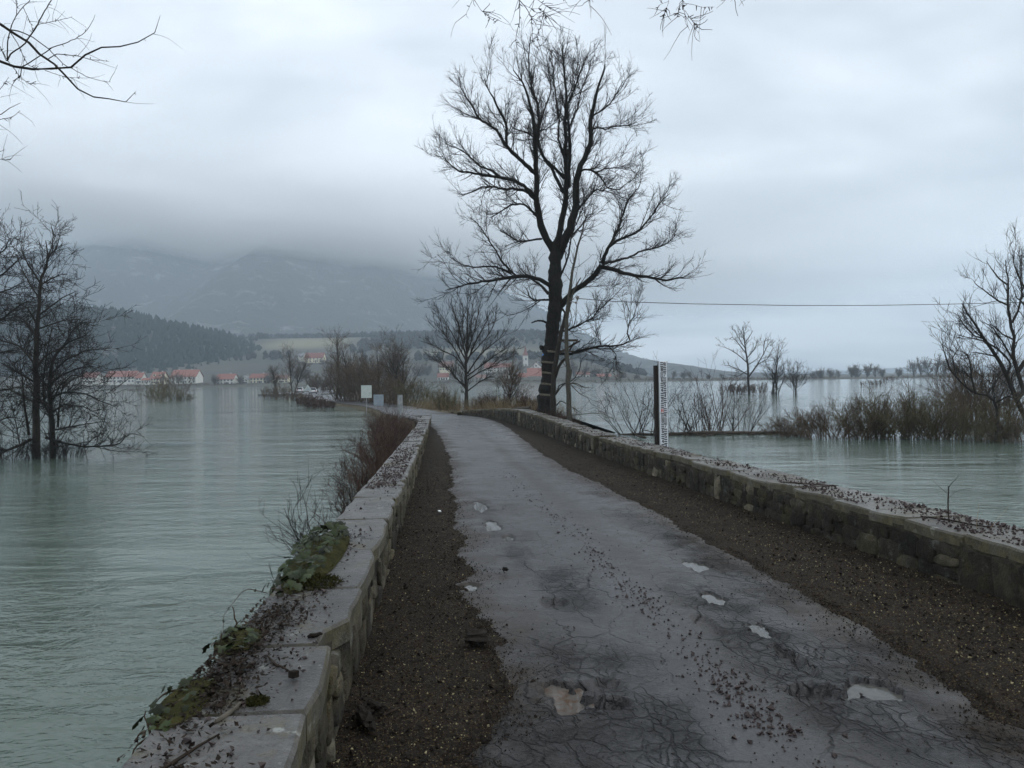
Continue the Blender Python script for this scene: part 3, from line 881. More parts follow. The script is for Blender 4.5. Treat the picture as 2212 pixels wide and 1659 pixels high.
# left parapet
LWALL = tag(empty('stone_wall', (0, 0, 0)), 'low stone parapet on the left of the road with pale wet coping slabs and ivy', 'wall')
V, f = wall_core(lw, -5, LW_END, 0.05, LT - 0.03, lw_top)
MB().add(V, f).build('core', 'mortar', LWALL)
cells = rubble(-1.0, LW_END, lw_top, np.random.default_rng(5))
stones_on(LWALL, lw, cells, stone_meshes('stone_warm'), 0.045, np.random.default_rng(6), -1)
joints = [-5, -3.6, -2.2, -0.9, 0.3, 1.1, 1.85, 2.62, 3.34, 4.31, 5.42, 6.77, 8.25, 10.4, 12.4, 14.5, 16.6, 18.9, 21.2, 23.5, 26.0, 28.3, 31, 34.0, 37, 40]
rg = np.random.default_rng(8)
for a, b_ in zip(joints[:-1], joints[1:]):
    # a split slab at the middle of a long one shows as two stones
    parts = [(a, b_)] if b_ - a < 1.4 or rg.random() < .55 else [(a, a + (b_ - a) * .55), (a + (b_ - a) * .55, b_)]
    for (c, d) in parts:
        link('coping_slab', slab(lw, c, d, 0.0, LT, lw_top, 0.11, rg, 0.04, 0.010, 0.3), 'coping', LWALL)

# right parapet, with the drain niche
NA, NB = 19.1, 19.75
RWALL = tag(empty('stone_wall', (0, 0, 0)), 'low dark rubble parapet on the right of the road with a drain niche', 'wall')
for (a, b_) in ((-5, NA), (NB, RW_END)):
    V, f = wall_core(rw, a, b_, 0.03, RTK - 0.03, rw_top)
    MB().add(V, f).build('core', 'mortar', RWALL)
cells = rubble(-0.5, NA - .05, rw_top, np.random.default_rng(15)) + rubble(NB + .05, RW_END, rw_top, np.random.default_rng(16))
stones_on(RWALL, rw, cells, stone_meshes('stone_dark'), 0.036, np.random.default_rng(17), 1)
rg = np.random.default_rng(9)
s = -5.0
while s < RW_END - 0.3:
    w = rg.uniform(0.40, 1.15)
    e = min(s + w, RW_END)
    if s < NA < e or NA <= s < NB:
        e = NA if s < NA - .02 else NB
    if not (NA - .01 <= s < NB - .01) and e - s > 0.12:
        link('coping_slab', slab(rw, s, e, 0.0, RTK, rw_top, 0.095, rg, 0.05, 0.016, 0.6, -0.004), 'coping_old', RWALL)
    s = e
# niche: low sill, back plate and a cap
V, f = wall_core(rw, NA - .01, NB + .01, 0.06, RTK - .04, lambda q: 0.24, n=3)
MB().add(V, f).build('niche_sill', 'stone_dark', RWALL)
V, f = wall_core(rw, NA - .01, NB + .01, 0.40, RTK - .05, lambda q: 0.50, n=3)
MB().add(V, f).build('niche_back', 'coping_old', RWALL)

# the fallen dark plank at the far end of the right wall
o = MB()
p0, p1 = at(1108, 885, 40.5), at(1145, 880.5, 37.5)
o.tube([p0, p0 * .5 + p1 * .5 + [0, 0, .02], p1], [.10, .09, .08], 6).build('log', 'log_wood')
o = bpy.data.objects['log']; tag(o, 'short dark log lying on the far end of the right parapet', 'log')

# ------------------------------------------------------------------ banks beside the bridge and the causeway
def bank(name, sv, offs, hs, seed, mat='bank_soil', amp=.12, base=None):
    """offs, hs: functions of s giving lists of offsets from the road's middle and heights above water"""
    rows = []
    for s in sv:
        o_, h_ = offs(s), hs(s)
        pts = path(np.full(len(o_), s), np.array(o_))
        pts[:, 2] = h_
        rows.append(pts)
    V = np.array(rows)
    K = V.shape[1]
    w = np.ones(K); w[0] = 0; w[-1] = 0
    V[..., 2] += amp * fbm(V[..., 0] * .7, V[..., 1] * .7, seed, 4) * np.minimum(1, np.abs(V[..., 2]) * 2) 
    ii = np.arange(V.shape[0] * K).reshape(V.shape[0], K)
    q = np.stack([ii[:-1, :-1], ii[:-1, 1:], ii[1:, 1:], ii[1:, :-1]], -1).reshape(-1, 4)
    return tag(link(name, mesh_np(name, V.reshape(-1, 3), quads=q, smooth=True), mat), kind='structure')
# left bank: from behind the left wall to the bend
bank('bank_left', np.linspace(19, 49, 60),
     lambda s: list(np.array([-5.6, -4.8, -4.0, -3.3, -2.85, -2.5 if s > 40 else -2.75]) - (0 if s < 40 else 0.0) + (0 if s > 33 else 0)),
     lambda s: np.array([-1.0, -.25, .2, .5, .75, float(zdeck(s)) - .08 if s > 41 else .85]) * float(np.interp(s, [19, 26, 44, 49], [.3, 1, 1, .75])) + (0 if s > 24 else -.4), 41)
# right bank: the big tree stands on it
bank('bank_right', np.linspace(24, 62, 60),
     lambda s: [2.4 if s > 50 else 2.75, 3.2, 4.0, 5.0, 6.2, 7.5],
     lambda s: np.array([float(zdeck(s)) - .05 if s > 50 else .9, .85, .6, .3, -.1, -1.0]) * float(np.interp(s, [24, 30, 62], [.4, 1, 1.1])), 42)
# causeway beyond the bridge
def cz(s):
    return float(zdeck(s))
bank('causeway', np.linspace(45, 420, 190),
     lambda s: [-float(np.interp(s, [45, 60, 100, 150, 200, 420], [3.4, 3.7, 3.9, 6.4, 6.8, 6.5])), -float(np.interp(s, [45, 60, 100, 150, 200, 420], [2.9, 3.05, 3.3, 5.7, 6.0, 5.8])), -float(np.interp(s, [45, 60, 100, 150, 200, 420], [2.5, 2.6, 2.8, 5, 5, 4])), 0, 2.8, 4.5, 7.5, 10.5, 13],
     lambda s: np.array([-.9, -.02, cz(s) - .06, cz(s) - .05, cz(s) - .06, cz(s) + .02, cz(s) - .1, .1, -.9]), 43, 'bank_soil', .06)

# ------------------------------------------------------------------ trees
def limbs_from_picture(rng, items, Y0, K=14, jit=0.006):
    """items: (parent or None, [(x, y) picture places], width at start, width at end, depth shift at the tip).
    Returns points (n, K, 3) and radii (n, K); every limb leaves its parent where they meet."""
    out, dep, pol = [], [], []
    for (par, poly, w0, w1, dy) in items:
        p2 = resample(poly, K)
        start = Y0
        if par is not None:
            d2 = np.linalg.norm(pol[par] - p2[0], axis=1); start = dep[par][int(np.argmin(d2))]
        yv = start + dy * np.linspace(0, 1, K) ** 0.8
        dep.append(yv); pol.append(p2)
        pts = np.array([at(x, y, Y) for (x, y), Y in zip(p2, yv)])
        pts[1:-1] += rng.normal(0, jit * np.linalg.norm(pts[-1] - pts[0]), (K - 2, 3)) * 0.5
        rad = np.linspace(1, 0, K) ** 0.8 * (w0 - w1) + w1
        out.append((pts, rad / 2 / F * yv))
    return np.array([o[0] for o in out]), np.array([o[1] for o in out])

def twigs(rng, W_, pts, rad, plan, sides=(3, 3, 3)):
    """levels of finer branches on given limbs"""
    for lv, p in enumerate(plan):
        L = np.linalg.norm(np.diff(pts, axis=1), axis=2).sum(1)
        n = p['per_m'] * L * (p.get('t1', 1) - p.get('t0', 0))
        st, d, ln, r = spawn(rng, pts, rad, n, p.get('t0', 0), p.get('t1', 1), p['ang'], 1.0, L=np.full(len(pts), 1.0), lenfall=0, rr=p.get('rr', .6))
        ln = ln * p['len'] * (1 - p.get('fall', 0) * rng.random(len(ln)))
        r = np.minimum(r, p['rmax']) * (0.7 + 0.3 * rng.random(len(r))); r = np.maximum(r, p['rmin'])
        pts, rad = advance(rng, st, d, ln, r, np.maximum(r * .35, p['rmin'] * .7), p.get('K', 5), p.get('wob', .18), p.get('trop', (0, 0, .35)))
        W_.add(pts, rad, sides[min(lv, len(sides) - 1)])
    return pts, rad

def c3(*ps): return [(921.7 + .3472 * x, 57.6 + .3472 * y) for x, y in ps]
def c1(*ps): return [(1123.3 + .2084 * x, 604.8 + .2084 * y) for x, y in ps]
rng = np.random.default_rng(3)
HERO_Y = 39.0
base = c1((265, 1480))[0]
items = [
 (None, [(1180, 945)] + c1((262, 1290), (280, 1050), (300, 850), (325, 640), (338, 420), (372, 200), (365, 50)) + c3((800, 1500), (800, 1400), (795, 1340)), 26, 25, 0),          # 0 trunk
 (0, c3((797, 1400), (735, 1290), (695, 1180), (680, 1050), (690, 930), (675, 800), (685, 660), (650, 500), (615, 380), (560, 290), (490, 225)), 17, 2, -1.5),   # 1
 (0, c3((800, 1360), (830, 1260), (860, 1130), (870, 1010), (870, 900), (865, 760), (860, 600), (870, 450), (860, 330), (850, 200), (840, 30)), 14, 2, 1.2),     # 2
 (0, c3((815, 1440), (880, 1280), (915, 1180), (925, 1060), (930, 970), (950, 880), (1000, 780), (1025, 720), (1015, 640), (1020, 560), (1040, 470), (1075, 350), (1100, 250), (1150, 180)), 20, 2, -.8),  # 3
 (1, c3((680, 720), (700, 600), (690, 470), (650, 380), (635, 250), (640, 70)), 7, 1.5, 1.0),
 (2, c3((885, 1000), (885, 860), (892, 750), (885, 620), (872, 500), (920, 380), (975, 240), (1015, 140)), 8, 1.5, -1.2),
 (2, c3((865, 1040), (820, 980), (780, 880), (720, 800), (692, 720), (705, 600), (740, 500), (775, 400), (760, 270)), 8, 1.5, 1.6),
 (2, c3((855, 945), (800, 880), (745, 835), (700, 755), (640, 660), (540, 640), (500, 560)), 7, 1.5, -1.5),
 (1, c3((690, 930), (620, 860), (550, 800), (490, 740), (500, 640), (480, 560), (430, 480), (390, 400), (345, 290)), 10, 1.5, -2.0),
 (8, c3((490, 740), (440, 650), (370, 600), (320, 570), (290, 500), (240, 430), (195, 350)), 7, 1.5, 1.0),
 (1, c3((680, 1060), (600, 985), (520, 950), (450, 935), (380, 930), (290, 910), (200, 905), (150, 860), (70, 780)), 9, 1.5, -1.0),
 (1, c3((675, 1075), (620, 1020), (540, 1010), (480, 1015), (400, 990), (340, 1000), (280, 1030), (220, 1050), (165, 1010)), 7, 1.5, 1.6),
 (10, c3((450, 935), (400, 890), (330, 870), (260, 800), (200, 760), (120, 730)), 5, 1.5, -1.0),
 (1, c3((700, 1195), (640, 1130), (600, 1100), (520, 1110), (460, 1150), (380, 1200)), 6, 1.5, -1.4),
 (0, c3((790, 1620), (700, 1570), (620, 1550), (540, 1555), (450, 1570), (380, 1585), (300, 1590), (220, 1615), (150, 1630), (80, 1655)), 10, 1.5, -2.5),   # 14 low left
 (14, c3((560, 1553), (480, 1480), (420, 1380), (370, 1300), (320, 1230), (250, 1170)), 5, 1.2, 1.2),
 (14, c3((520, 1530), (450, 1500), (380, 1490), (300, 1500), (220, 1480), (120, 1420)), 5, 1.2, -1.2),
 (1, c3((715, 1320), (640, 1330), (580, 1340), (510, 1300), (440, 1260)), 5, 1.2, 1.5),
 (0, c1((400, 290), (470, 200), (520, 130), (600, 80), (740, 0)) + c3((1090, 1475), (1110, 1490), (1200, 1525), (1260, 1545), (1330, 1550), (1400, 1570), (1480, 1585), (1560, 1560), (1640, 1565), (1690, 1575)), 14, 1.5, -2.0),  # 18 right
 (18, c3((1090, 1470), (1115, 1400), (1170, 1310), (1220, 1180), (1250, 1080), (1320, 1000), (1350, 910)), 7, 1.2, 1.4),
 (18, c3((1095, 1470), (1120, 1390), (1180, 1330), (1290, 1290), (1340, 1250), (1400, 1180), (1450, 1100), (1540, 1010)), 7, 1.2, -1.5),
 (18, c3((1100, 1475), (1200, 1450), (1280, 1430), (1330, 1390), (1420, 1380), (1500, 1350), (1570, 1270)), 6, 1.2, 2.0),
 (3, c3((945, 900), (1000, 885), (1060, 910), (1110, 880), (1180, 880), (1260, 880)), 5, 1.2, -1.0),
 (22, c3((1060, 910), (1100, 960), (1120, 1000), (1190, 1020), (1240, 980), (1310, 930)), 4, 1.2, 1.0),
 (3, c3((925, 1160), (990, 1080), (1050, 1010), (1100, 1020), (1200, 1050)), 5, 1.2, -1.4),
 (3, c3((1018, 640), (1070, 625), (1110, 640), (1180, 615), (1260, 615), (1320, 585)), 4, 1.2, 1.2),
 (3, c3((1020, 560), (1100, 515), (1150, 470), (1200, 380), (1235, 320)), 4, 1.2, -1.0),
 (2, c3((868, 860), (820, 700), (825, 560), (800, 430), (790, 300), (770, 120)), 5, 1.5, 1.5),
 (5, c3((890, 620), (940, 500), (960, 400), (1000, 300), (1030, 190)), 4, 1.2, 1.0),
 (0, c1((300, 205), (210, 205), (155, 220), (90, 165), (75, 95), (30, 60)), 5, 1.2, -1.0),
 (0, c1((290, 140), (220, 60), (150, 10), (60, -40)), 7, 1.5, 1.4),
 (0, c1((270, 440), (240, 425), (185, 420), (120, 445)), 5, 2.5, -.6),
 (0, c1((350, 545), (440, 535), (510, 512), (560, 485), (640, 455), (700, 420), (755, 405), (770, 360), (800, 320), (870, 260), (930, 210), (995, 165)), 5, 1.2, -1.5),
 (0, c1((400, 760), (515, 770), (620, 735), (730, 710), (840, 685), (920, 682), (1030, 682), (1090, 655), (1160, 615)), 7, 2.5, -2.0),     # 33
 (33, c1((1135, 620), (1110, 550), (1120, 500), (1130, 440), (1180, 380), (1205, 300)), 3.5, 1.2, -.5),
 (33, c1((920, 690), (960, 730), (1000, 780), (970, 850), (965, 920)), 2.5, 1., .5),
 (33, c1((840, 690), (815, 600), (790, 500), (785, 400)), 1.8, .8, .6),
 (3, c3((905, 1300), (960, 1240), (1010, 1165), (1040, 1165)), 4, 1.5, -1),
 (0, c3((830, 1560), (880, 1440), (900, 1300), (960, 1150), (1000, 1030)), 5, 1.2, -2),
 (1, c3((690, 650), (740, 640), (800, 600), (820, 560)), 3, 1, 1.0),
 (0, c1((245, 700), (212, 690), (222, 720)), 7, 6, -.25),
 (0, c1((330, 230), (440, 300), (470, 345)), 5, 4, -.5),
]
def cut(poly, f):
    r_ = resample(poly, 40); return [tuple(q) for q in r_[:max(3, int(40 * f))]]
items = [it if k in (0, 31, 40, 41) else (it[0], cut(it[1], .95), it[2], it[3], it[4]) for k, it in enumerate(items)]
pts, rad = limbs_from_picture(rng, items, HERO_Y, 14, .003)
# flare and knots of the trunk
rad[0] *= np.interp(np.linspace(0, 1, 14), [0, .08, .2, .42, .5, .62, .8, 1], [1.9, 1.65, 1.25, 1.35, 1.15, 1.2, 1.1, 1.05])
origin = np.array([pts[0, 0, 0], pts[0, 0, 1], 0.6])
TREE = tag(empty('tree', origin), 'tall old bare oak towering behind the right parapet, trunk nearly black', 'tree')
tw = Wood()
tk = resample(np.hstack([pts[0], rad[0][:, None]]), 60)
tk[:, :3] += rng.normal(0, .02, (60, 3)); tk[:, 3] *= 1 + rng.normal(0, .085, 60)
tw.add(tk[None, :, :3], tk[None, :, 3], 14)
big = np.arange(1, 4)
for k in range(1, len(pts)):
    h = resample(np.hstack([pts[k], rad[k][:, None]]), 26)
    L = np.linalg.norm(pts[k][-1] - pts[k][0])
    h[1:-1, :3] += rng.normal(0, .006 * math.sqrt(L), (24, 3)); h[:, 3] *= 1 + rng.normal(0, .05, 26)
    tw.add(h[None, :, :3], h[None, :, 3], 7)
tw.build('trunk', 'bark_dark', TREE, origin=origin)
cw = Wood()
sel = [k for k in range(1, len(pts)) if k not in (31, 40, 41)]
P1 = pts[sel]; R1 = rad[sel]
plan = [dict(per_m=5.4, t0=.16, t1=1, ang=.62, len=1.65, fall=.65, rmax=.030, rmin=.0095, K=6, wob=.10, trop=(0, 0, .45), rr=.55),
        dict(per_m=6.4, t0=.10, t1=1, ang=.6, len=.8, fall=.6, rmax=.011, rmin=.0065, K=4, wob=.13, trop=(0, 0, .3), rr=.7),
        dict(per_m=7.5, t0=.1, t1=1, ang=.65, len=.36, fall=.6, rmax=.007, rmin=.005, K=2, wob=.16, trop=(0, 0, .2), rr=.8)]
twigs(rng, cw, P1, R1, plan, (5, 4, 3))
# shoots straight from the trunk
tks = np.repeat(tk[None, 12:52:1], 1, 0)
twigs(rng, cw, tks[:, :, :3], tks[:, :, 3], [dict(per_m=5.5, ang=1.3, len=1.5, fall=.7, rmax=.012, rmin=.006, K=6, wob=.15, trop=(0, 0, .3), rr=1),
      dict(per_m=2.6, ang=.7, len=.6, fall=.6, rmax=.006, rmin=.004, K=4, wob=.2)], (3, 3))
cw.build('crown', 'twig_dark', TREE, origin=origin)

# second stem and slender tree in front of the oak
def pic_tree(name, label, items, Y0, plan, seed, mat_t, mat_c, z0, K=18, sides=9, group=None, skip=(), jit=.004, shorten=.95, top_cut=1.0):
    rng = np.random.default_rng(seed)
    items = [(it[0], cut(it[1], shorten if k else top_cut), it[2], it[3], it[4]) for k, it in enumerate(items)]
    pts, rad = limbs_from_picture(rng, items, Y0, K, jit)
    origin = np.array([pts[0, 0, 0], pts[0, 0, 1], z0])
    root = tag(empty(name, origin), label, 'tree', group)
    a = Wood(); a.add(pts, rad, sides); a.build('trunk', mat_t, root, origin=origin)
    b_ = Wood()
    sel = [k for k in range(len(pts)) if k not in skip]
    twigs(rng, b_, pts[sel], rad[sel], plan)
    b_.build('crown', mat_c, root, origin=origin)
    return root
plan_s = [dict(per_m=1.6, t0=.25, ang=.8, len=1.6, fall=.6, rmax=.02, rmin=.007, K=6, wob=.16, trop=(0, 0, .3)),
          dict(per_m=2.6, ang=.7, len=.7, fall=.6, rmax=.009, rmin=.005, K=5, wob=.2),
          dict(per_m=3.2, ang=.7, len=.35, fall=.6, rmax=.006, rmin=.004, K=4, wob=.2)]
pic_tree('tree', 'grey second stem leaning against the old oak with wooden rungs', [
    (None, [(1196, 935)] + c1((345, 1400), (345, 1150), (355, 930), (390, 720), (425, 550), (465, 410), (478, 330)), 13, 8, -.4),
    (0, c1((365, 1010), (400, 900), (440, 840), (490, 800)), 7, 6, -.4),
    (0, c1((370, 1190), (410, 1090), (470, 1070), (590, 1070), (660, 1110), (740, 1125)), 3, 1, -.8),
    (0, c1((378, 1300), (420, 1250), (470, 1275), (560, 1330), (655, 1395)), 2.5, 1, -1.0),
    (0, c1((375, 1180), (440, 1090), (560, 1030), (620, 930), (640, 820), (720, 750)), 3, 1, 1.0)], 37.6, plan_s, 21, 'bark_brown', 'twig_dark', 0.5, skip=(1,))
SL_Y = 36.2
pic_tree('tree', 'slender straight tree with a cut side stub right of the old oak', [
    (None, [(1232, 935)] + c1((518, 1450), (505, 1250), (498, 1050), (490, 850), (487, 600), (486, 350), (500, 160), (528, 0)) + [(1238, 575), (1252, 520), (1262, 480)], 12.5, 2.5, 0),
    (0, c1((495, 350), (520, 250), (545, 150), (590, 40), (640, -40)), 6, 2, .8),
    (0, c1((500, 1060), (515, 1000), (530, 920)), 8, 6, .2),
    (0, c1((520, 1070), (560, 1075), (640, 1110), (750, 1120)), 2, .8, -.8),
    (0, c1((530, 1090), (620, 1180), (700, 1220), (740, 1290), (800, 1310)), 2, .8, .8),
    (0, c1((520, 310), (550, 470)), 2, 1, -.3),
    (0, c1((540, 1400), (650, 1390), (760, 1380), (870, 1390), (980, 1440)), 2.0, .8, -1.5)], SL_Y, plan_s, 22, 'bark_grey', 'twig_dark', 0.3, skip=(2,))

# rungs nailed to the oak, the seat platform and the blue marker
lad = tag(empty('climbing_rungs', at(1181, 860, 38.0)), 'five pale wooden climbing rungs nailed up the old oak trunk', 'ladder')
lo = np.array(lad.location)
for (x0, x1, y) in ((220, 355, 848), (225, 322, 958), (218, 322, 1073), (203, 322, 1187), (280, 378, 737)):
    (a0, b0), (a1, b1) = c1((x0, y - 4), (x1, y + 4))
    MB().tube([at(a0, b0, 37.9) - lo, at((a0 + a1) / 2, (b0 + b1) / 2, 37.85) - lo, at(a1, b1 + .6, 37.9) - lo], [.028, .032, .028], 7).build('rung', 'rung_wood', lad)
    MB().tube([at(a0 + 1, b0 + 2.4, 37.9) - lo, at(a1 + 2, b1 + 2.4, 37.9) - lo], [.02, .02], 7).build('rung', 'rung_wood', lad)
ts = tag(empty('lookout_platform', at(1225, 737, 37.6)), 'dark plank lookout seat on braces beside the old oak', 'platform')
lo = np.array(ts.location)
def bar(parent, name, mat, a, b_, w, d, Y0, Y1=None):
    pa, pb = at(*a, Y0) - lo, at(*b_, Y1 or Y0) - lo
    MB().tube([pa, pb], [w, w], 6).build(name, mat, parent)
for k, dy_ in enumerate((0, .35, .7)):
    (xa, ya), (xb, yb) = c1((400, 628), (598, 622))
    pa, pb = at(xa, ya, 37.3 + dy_) - lo, at(xb, yb, 37.3 + dy_) - lo
    MB().box(pa[0], pb[0], pa[1] - .15, pa[1] + .15, pa[2] - .05, pa[2] + .05).build('plank', 'log_wood', ts)
for (a, b_) in ((c1((595, 640))[0], c1((400, 760))[0]), (c1((620, 632))[0], c1((500, 700))[0]), (c1((420, 735))[0], c1((560, 740))[0]), (c1((560, 650))[0], c1((505, 745))[0])):
    bar(ts, 'brace', 'log_wood', a, b_, .045, .05, 37.2, 37.9)
bm_ = tag(empty('marker_sign', at(1172, 770, 38.6)), 'small bright blue marker panel fixed on the left side of the oak trunk', 'sign')
lo = np.array(bm_.location)
pa, pb = at(1172.4, 764, 38.5) - lo, at(1175.5, 777, 38.5) - lo
MB().box(pa[0], pb[0] + .15, .28, .32, pb[2], pa[2]).build('panel', 'bright_blue', bm_)
MB().box(pa[0] + .01, pb[0] + .16, .322, .35, (pa[2] + pb[2]) / 2 - .03, (pa[2] + pb[2]) / 2 + .03).build('backing_batten', 'log_wood', bm_)

# wire with its insulator
wire = tag(empty('overhead_wire', at(1248, 644, 36.0)), 'single overhead wire running right from an insulator on the slender tree', 'wire')
lo = np.array(wire.location)
wp = [(1251, 645, 36.0), (1330, 651.5, 36.6), (1500, 656.5, 37.6), (1720, 660, 39), (1900, 659.5, 40.3), (2050, 657, 41.4), (2212, 653, 42.5), (2500, 641, 45), (2900, 615, 48)]
cable = resample([at(*p) for p in wp], 60) - lo
MB().tube(cable, .018, 5).build('cable', 'black_paint', wire)
ip = [at(1247.5, y, 36.0) - lo for y in (639, 641, 644, 646, 648)]
MB().tube(ip, [.03, .075, .085, .06, .03], 10).build('insulator', 'ceramic', wire)
MB().tube([at(1247.5, 648, 36.0) - lo, at(1245, 654, 36.05) - lo, at(1236, 652, 36.2) - lo, at(1229, 651, 36.3) - lo], .022, 6).build('bracket', 'steel', wire)
MB().tube([at(1244.5, 652, 36.0) - lo, at(1244, 656.5, 36.0) - lo], [.05, .04], 8).build('lower_insulator', 'ceramic', wire)

# ------------------------------------------------------------------ generic bare trees and bushes
def bare_tree(seed, H, spread=.5, lean=(0, 0), trunk_r=None, form='round', fork=.25, dens=1.0, fine=1.0, stems=1, thick=1.0):
    """trunk and crown pieces of a bare tree of height H standing at the origin"""
    rng = np.random.default_rng(seed)
    tr = trunk_r or H * .018
    T, C = Wood(), Wood()
    st = np.zeros((stems, 3)); 
    if stems > 1:
        st[:, :2] = rng.normal(0, .03 * H, (stems, 2))
    d = np.stack([lean[0] + rng.normal(0, .06 + .12 * (stems > 1), stems), lean[1] + rng.normal(0, .06 + .12 * (stems > 1), stems), np.ones(stems)], 1)
    Ht = H * (.9 if form == 'tall' else .62) * (1 - .3 * rng.random(stems) * (stems > 1))
    st[:, 2] = -.3
    p0, r0_ = advance(rng, st, d, np.broadcast_to(Ht, (stems,)).astype(float), np.full(stems, tr) * (1 if stems == 1 else .7), np.full(stems, tr * .25), 14, .035, (0, 0, .1))
    r0_[:, 0] *= 1.35
    T.add(p0, r0_, 8)
    if form == 'round':
        n1, a1, l1, up, t0 = 22 * dens, .75, .52, .55, fork
    elif form == 'tall':
        n1, a1, l1, up, t0 = 36 * dens, .7, .32, .55, fork
    elif form == 'vase':
        n1, a1, l1, up, t0 = 22 * dens, .68, .56, .5, fork * .7
    p, d, ln, r = spawn(rng, p0, r0_, n1 / stems ** .5, t0, 1.0, a1, l1 * spread / .5, L=np.full(stems, H * .9), rr=.62, lenfall=.45 if form != 'tall' else .62)
    p1, r1 = advance(rng, p, d, ln, np.maximum(r, tr * .16), np.full(len(r), tr * .05), 9, .10, (0, 0, up))
    T.add(p1, r1, 5)
    k = H / 9.0
    pl = [dict(per_m=2.4 / k * fine, t0=.2, ang=.6, len=1.9 * k, fall=.6, rmax=tr * .16, rmin=.010 * k ** .5 * thick, K=4, wob=.15, trop=(0, 0, .45)),
          dict(per_m=3.2 / k * fine, t0=.15, ang=.6, len=.95 * k, fall=.6, rmax=tr * .07, rmin=.008 * k ** .5 * thick, K=3, wob=.18, trop=(0, 0, .35)),
          dict(per_m=4.2 / k * fine, t0=.1, ang=.6, len=.42 * k, fall=.6, rmax=tr * .04, rmin=.007 * k ** .5 * thick, K=2, wob=.15, trop=(0, 0, .25))]
    twigs(rng, C, p1, r1, pl, (3, 3, 3))
    return T, C
def tree_meshes(nm, T, C, mt, mc):
    a = mesh_np('trunk', np.concatenate(T.v), quads=np.concatenate(T.q), smooth=True); a.materials.append(MATS[mt])
    b_ = mesh_np('crown', np.concatenate(C.v), quads=np.concatenate(C.q), smooth=True); b_.materials.append(MATS[mc])
    return a, b_
def put_tree(meshes, loc, scale=1.0, rz=0.0, label='', group=None, name='tree', cat='tree', sz=None):
    root = tag(empty(name, loc, rz), label, cat, group)
    root.scale = (scale, scale, sz or scale)
    link('trunk', meshes[0], None, root); link('crown', meshes[1], None, root)
    return root
def make_bush(seed, H, Wd, n=40, dens=1.0, spread=.5, bend=.3, rmin=.006, arch=0.0):
    """many stems rising from a patch Wd wide and growing to height H"""
    rng = np.random.default_rng(seed)
    C = Wood()
    a = rng.random(n) * 2 * math.pi; rr = np.sqrt(rng.random(n))
    st = np.stack([np.cos(a) * rr * Wd * .40, np.sin(a) * rr * Wd * .30, np.full(n, -.25)], 1)
    d = np.stack([np.cos(a) * rr * spread + rng.normal(0, .18, n), np.sin(a) * rr * spread * .7 + rng.normal(0, .18, n), np.ones(n)], 1)
    ln = H * (1.08 - .25 * rr) * (.72 + .4 * rng.random(n))
    p, r = advance(rng, st, d, ln, np.full(n, .014 * H ** .6) * (.6 + .7 * rng.random(n)), np.full(n, rmin), 9, .09, (0, 0, bend - arch))
    C.add(p, r, 4)
    k = max(.5, H / 2.5)
    twigs(rng, C, p, r, [dict(per_m=4.4 * dens / k, t0=.12, ang=.65, len=.9 * k, fall=.6, rmax=.012 * k, rmin=rmin, K=4, wob=.18, trop=(0, 0, .4 - arch)),
                         dict(per_m=4.6 * dens / k, t0=.1, ang=.65, len=.5 * k, fall=.6, rmax=.008 * k, rmin=rmin * .9, K=3, wob=.2, trop=(0, 0, .25)),
                         dict(per_m=3.0 * dens / k, t0=.1, ang=.65, len=.26 * k, fall=.5, rmax=.006 * k, rmin=rmin * .8, K=2, wob=.18)], (3, 3, 3))
    return C
def put_bush(C, loc, mat, label, group=None, name='bush', rz=0, scale=1.0, me=None):
    if me is None:
        me = mesh_np('stems', np.concatenate(C.v), quads=np.concatenate(C.q), smooth=True); me.materials.append(MATS[mat])
    o = link(name, me, None, None, loc); o.rotation_euler = (0, 0, rz)
    o.scale = (scale,) * 3 if np.isscalar(scale) else scale
    tag(o, label, 'bush', group)
    return me

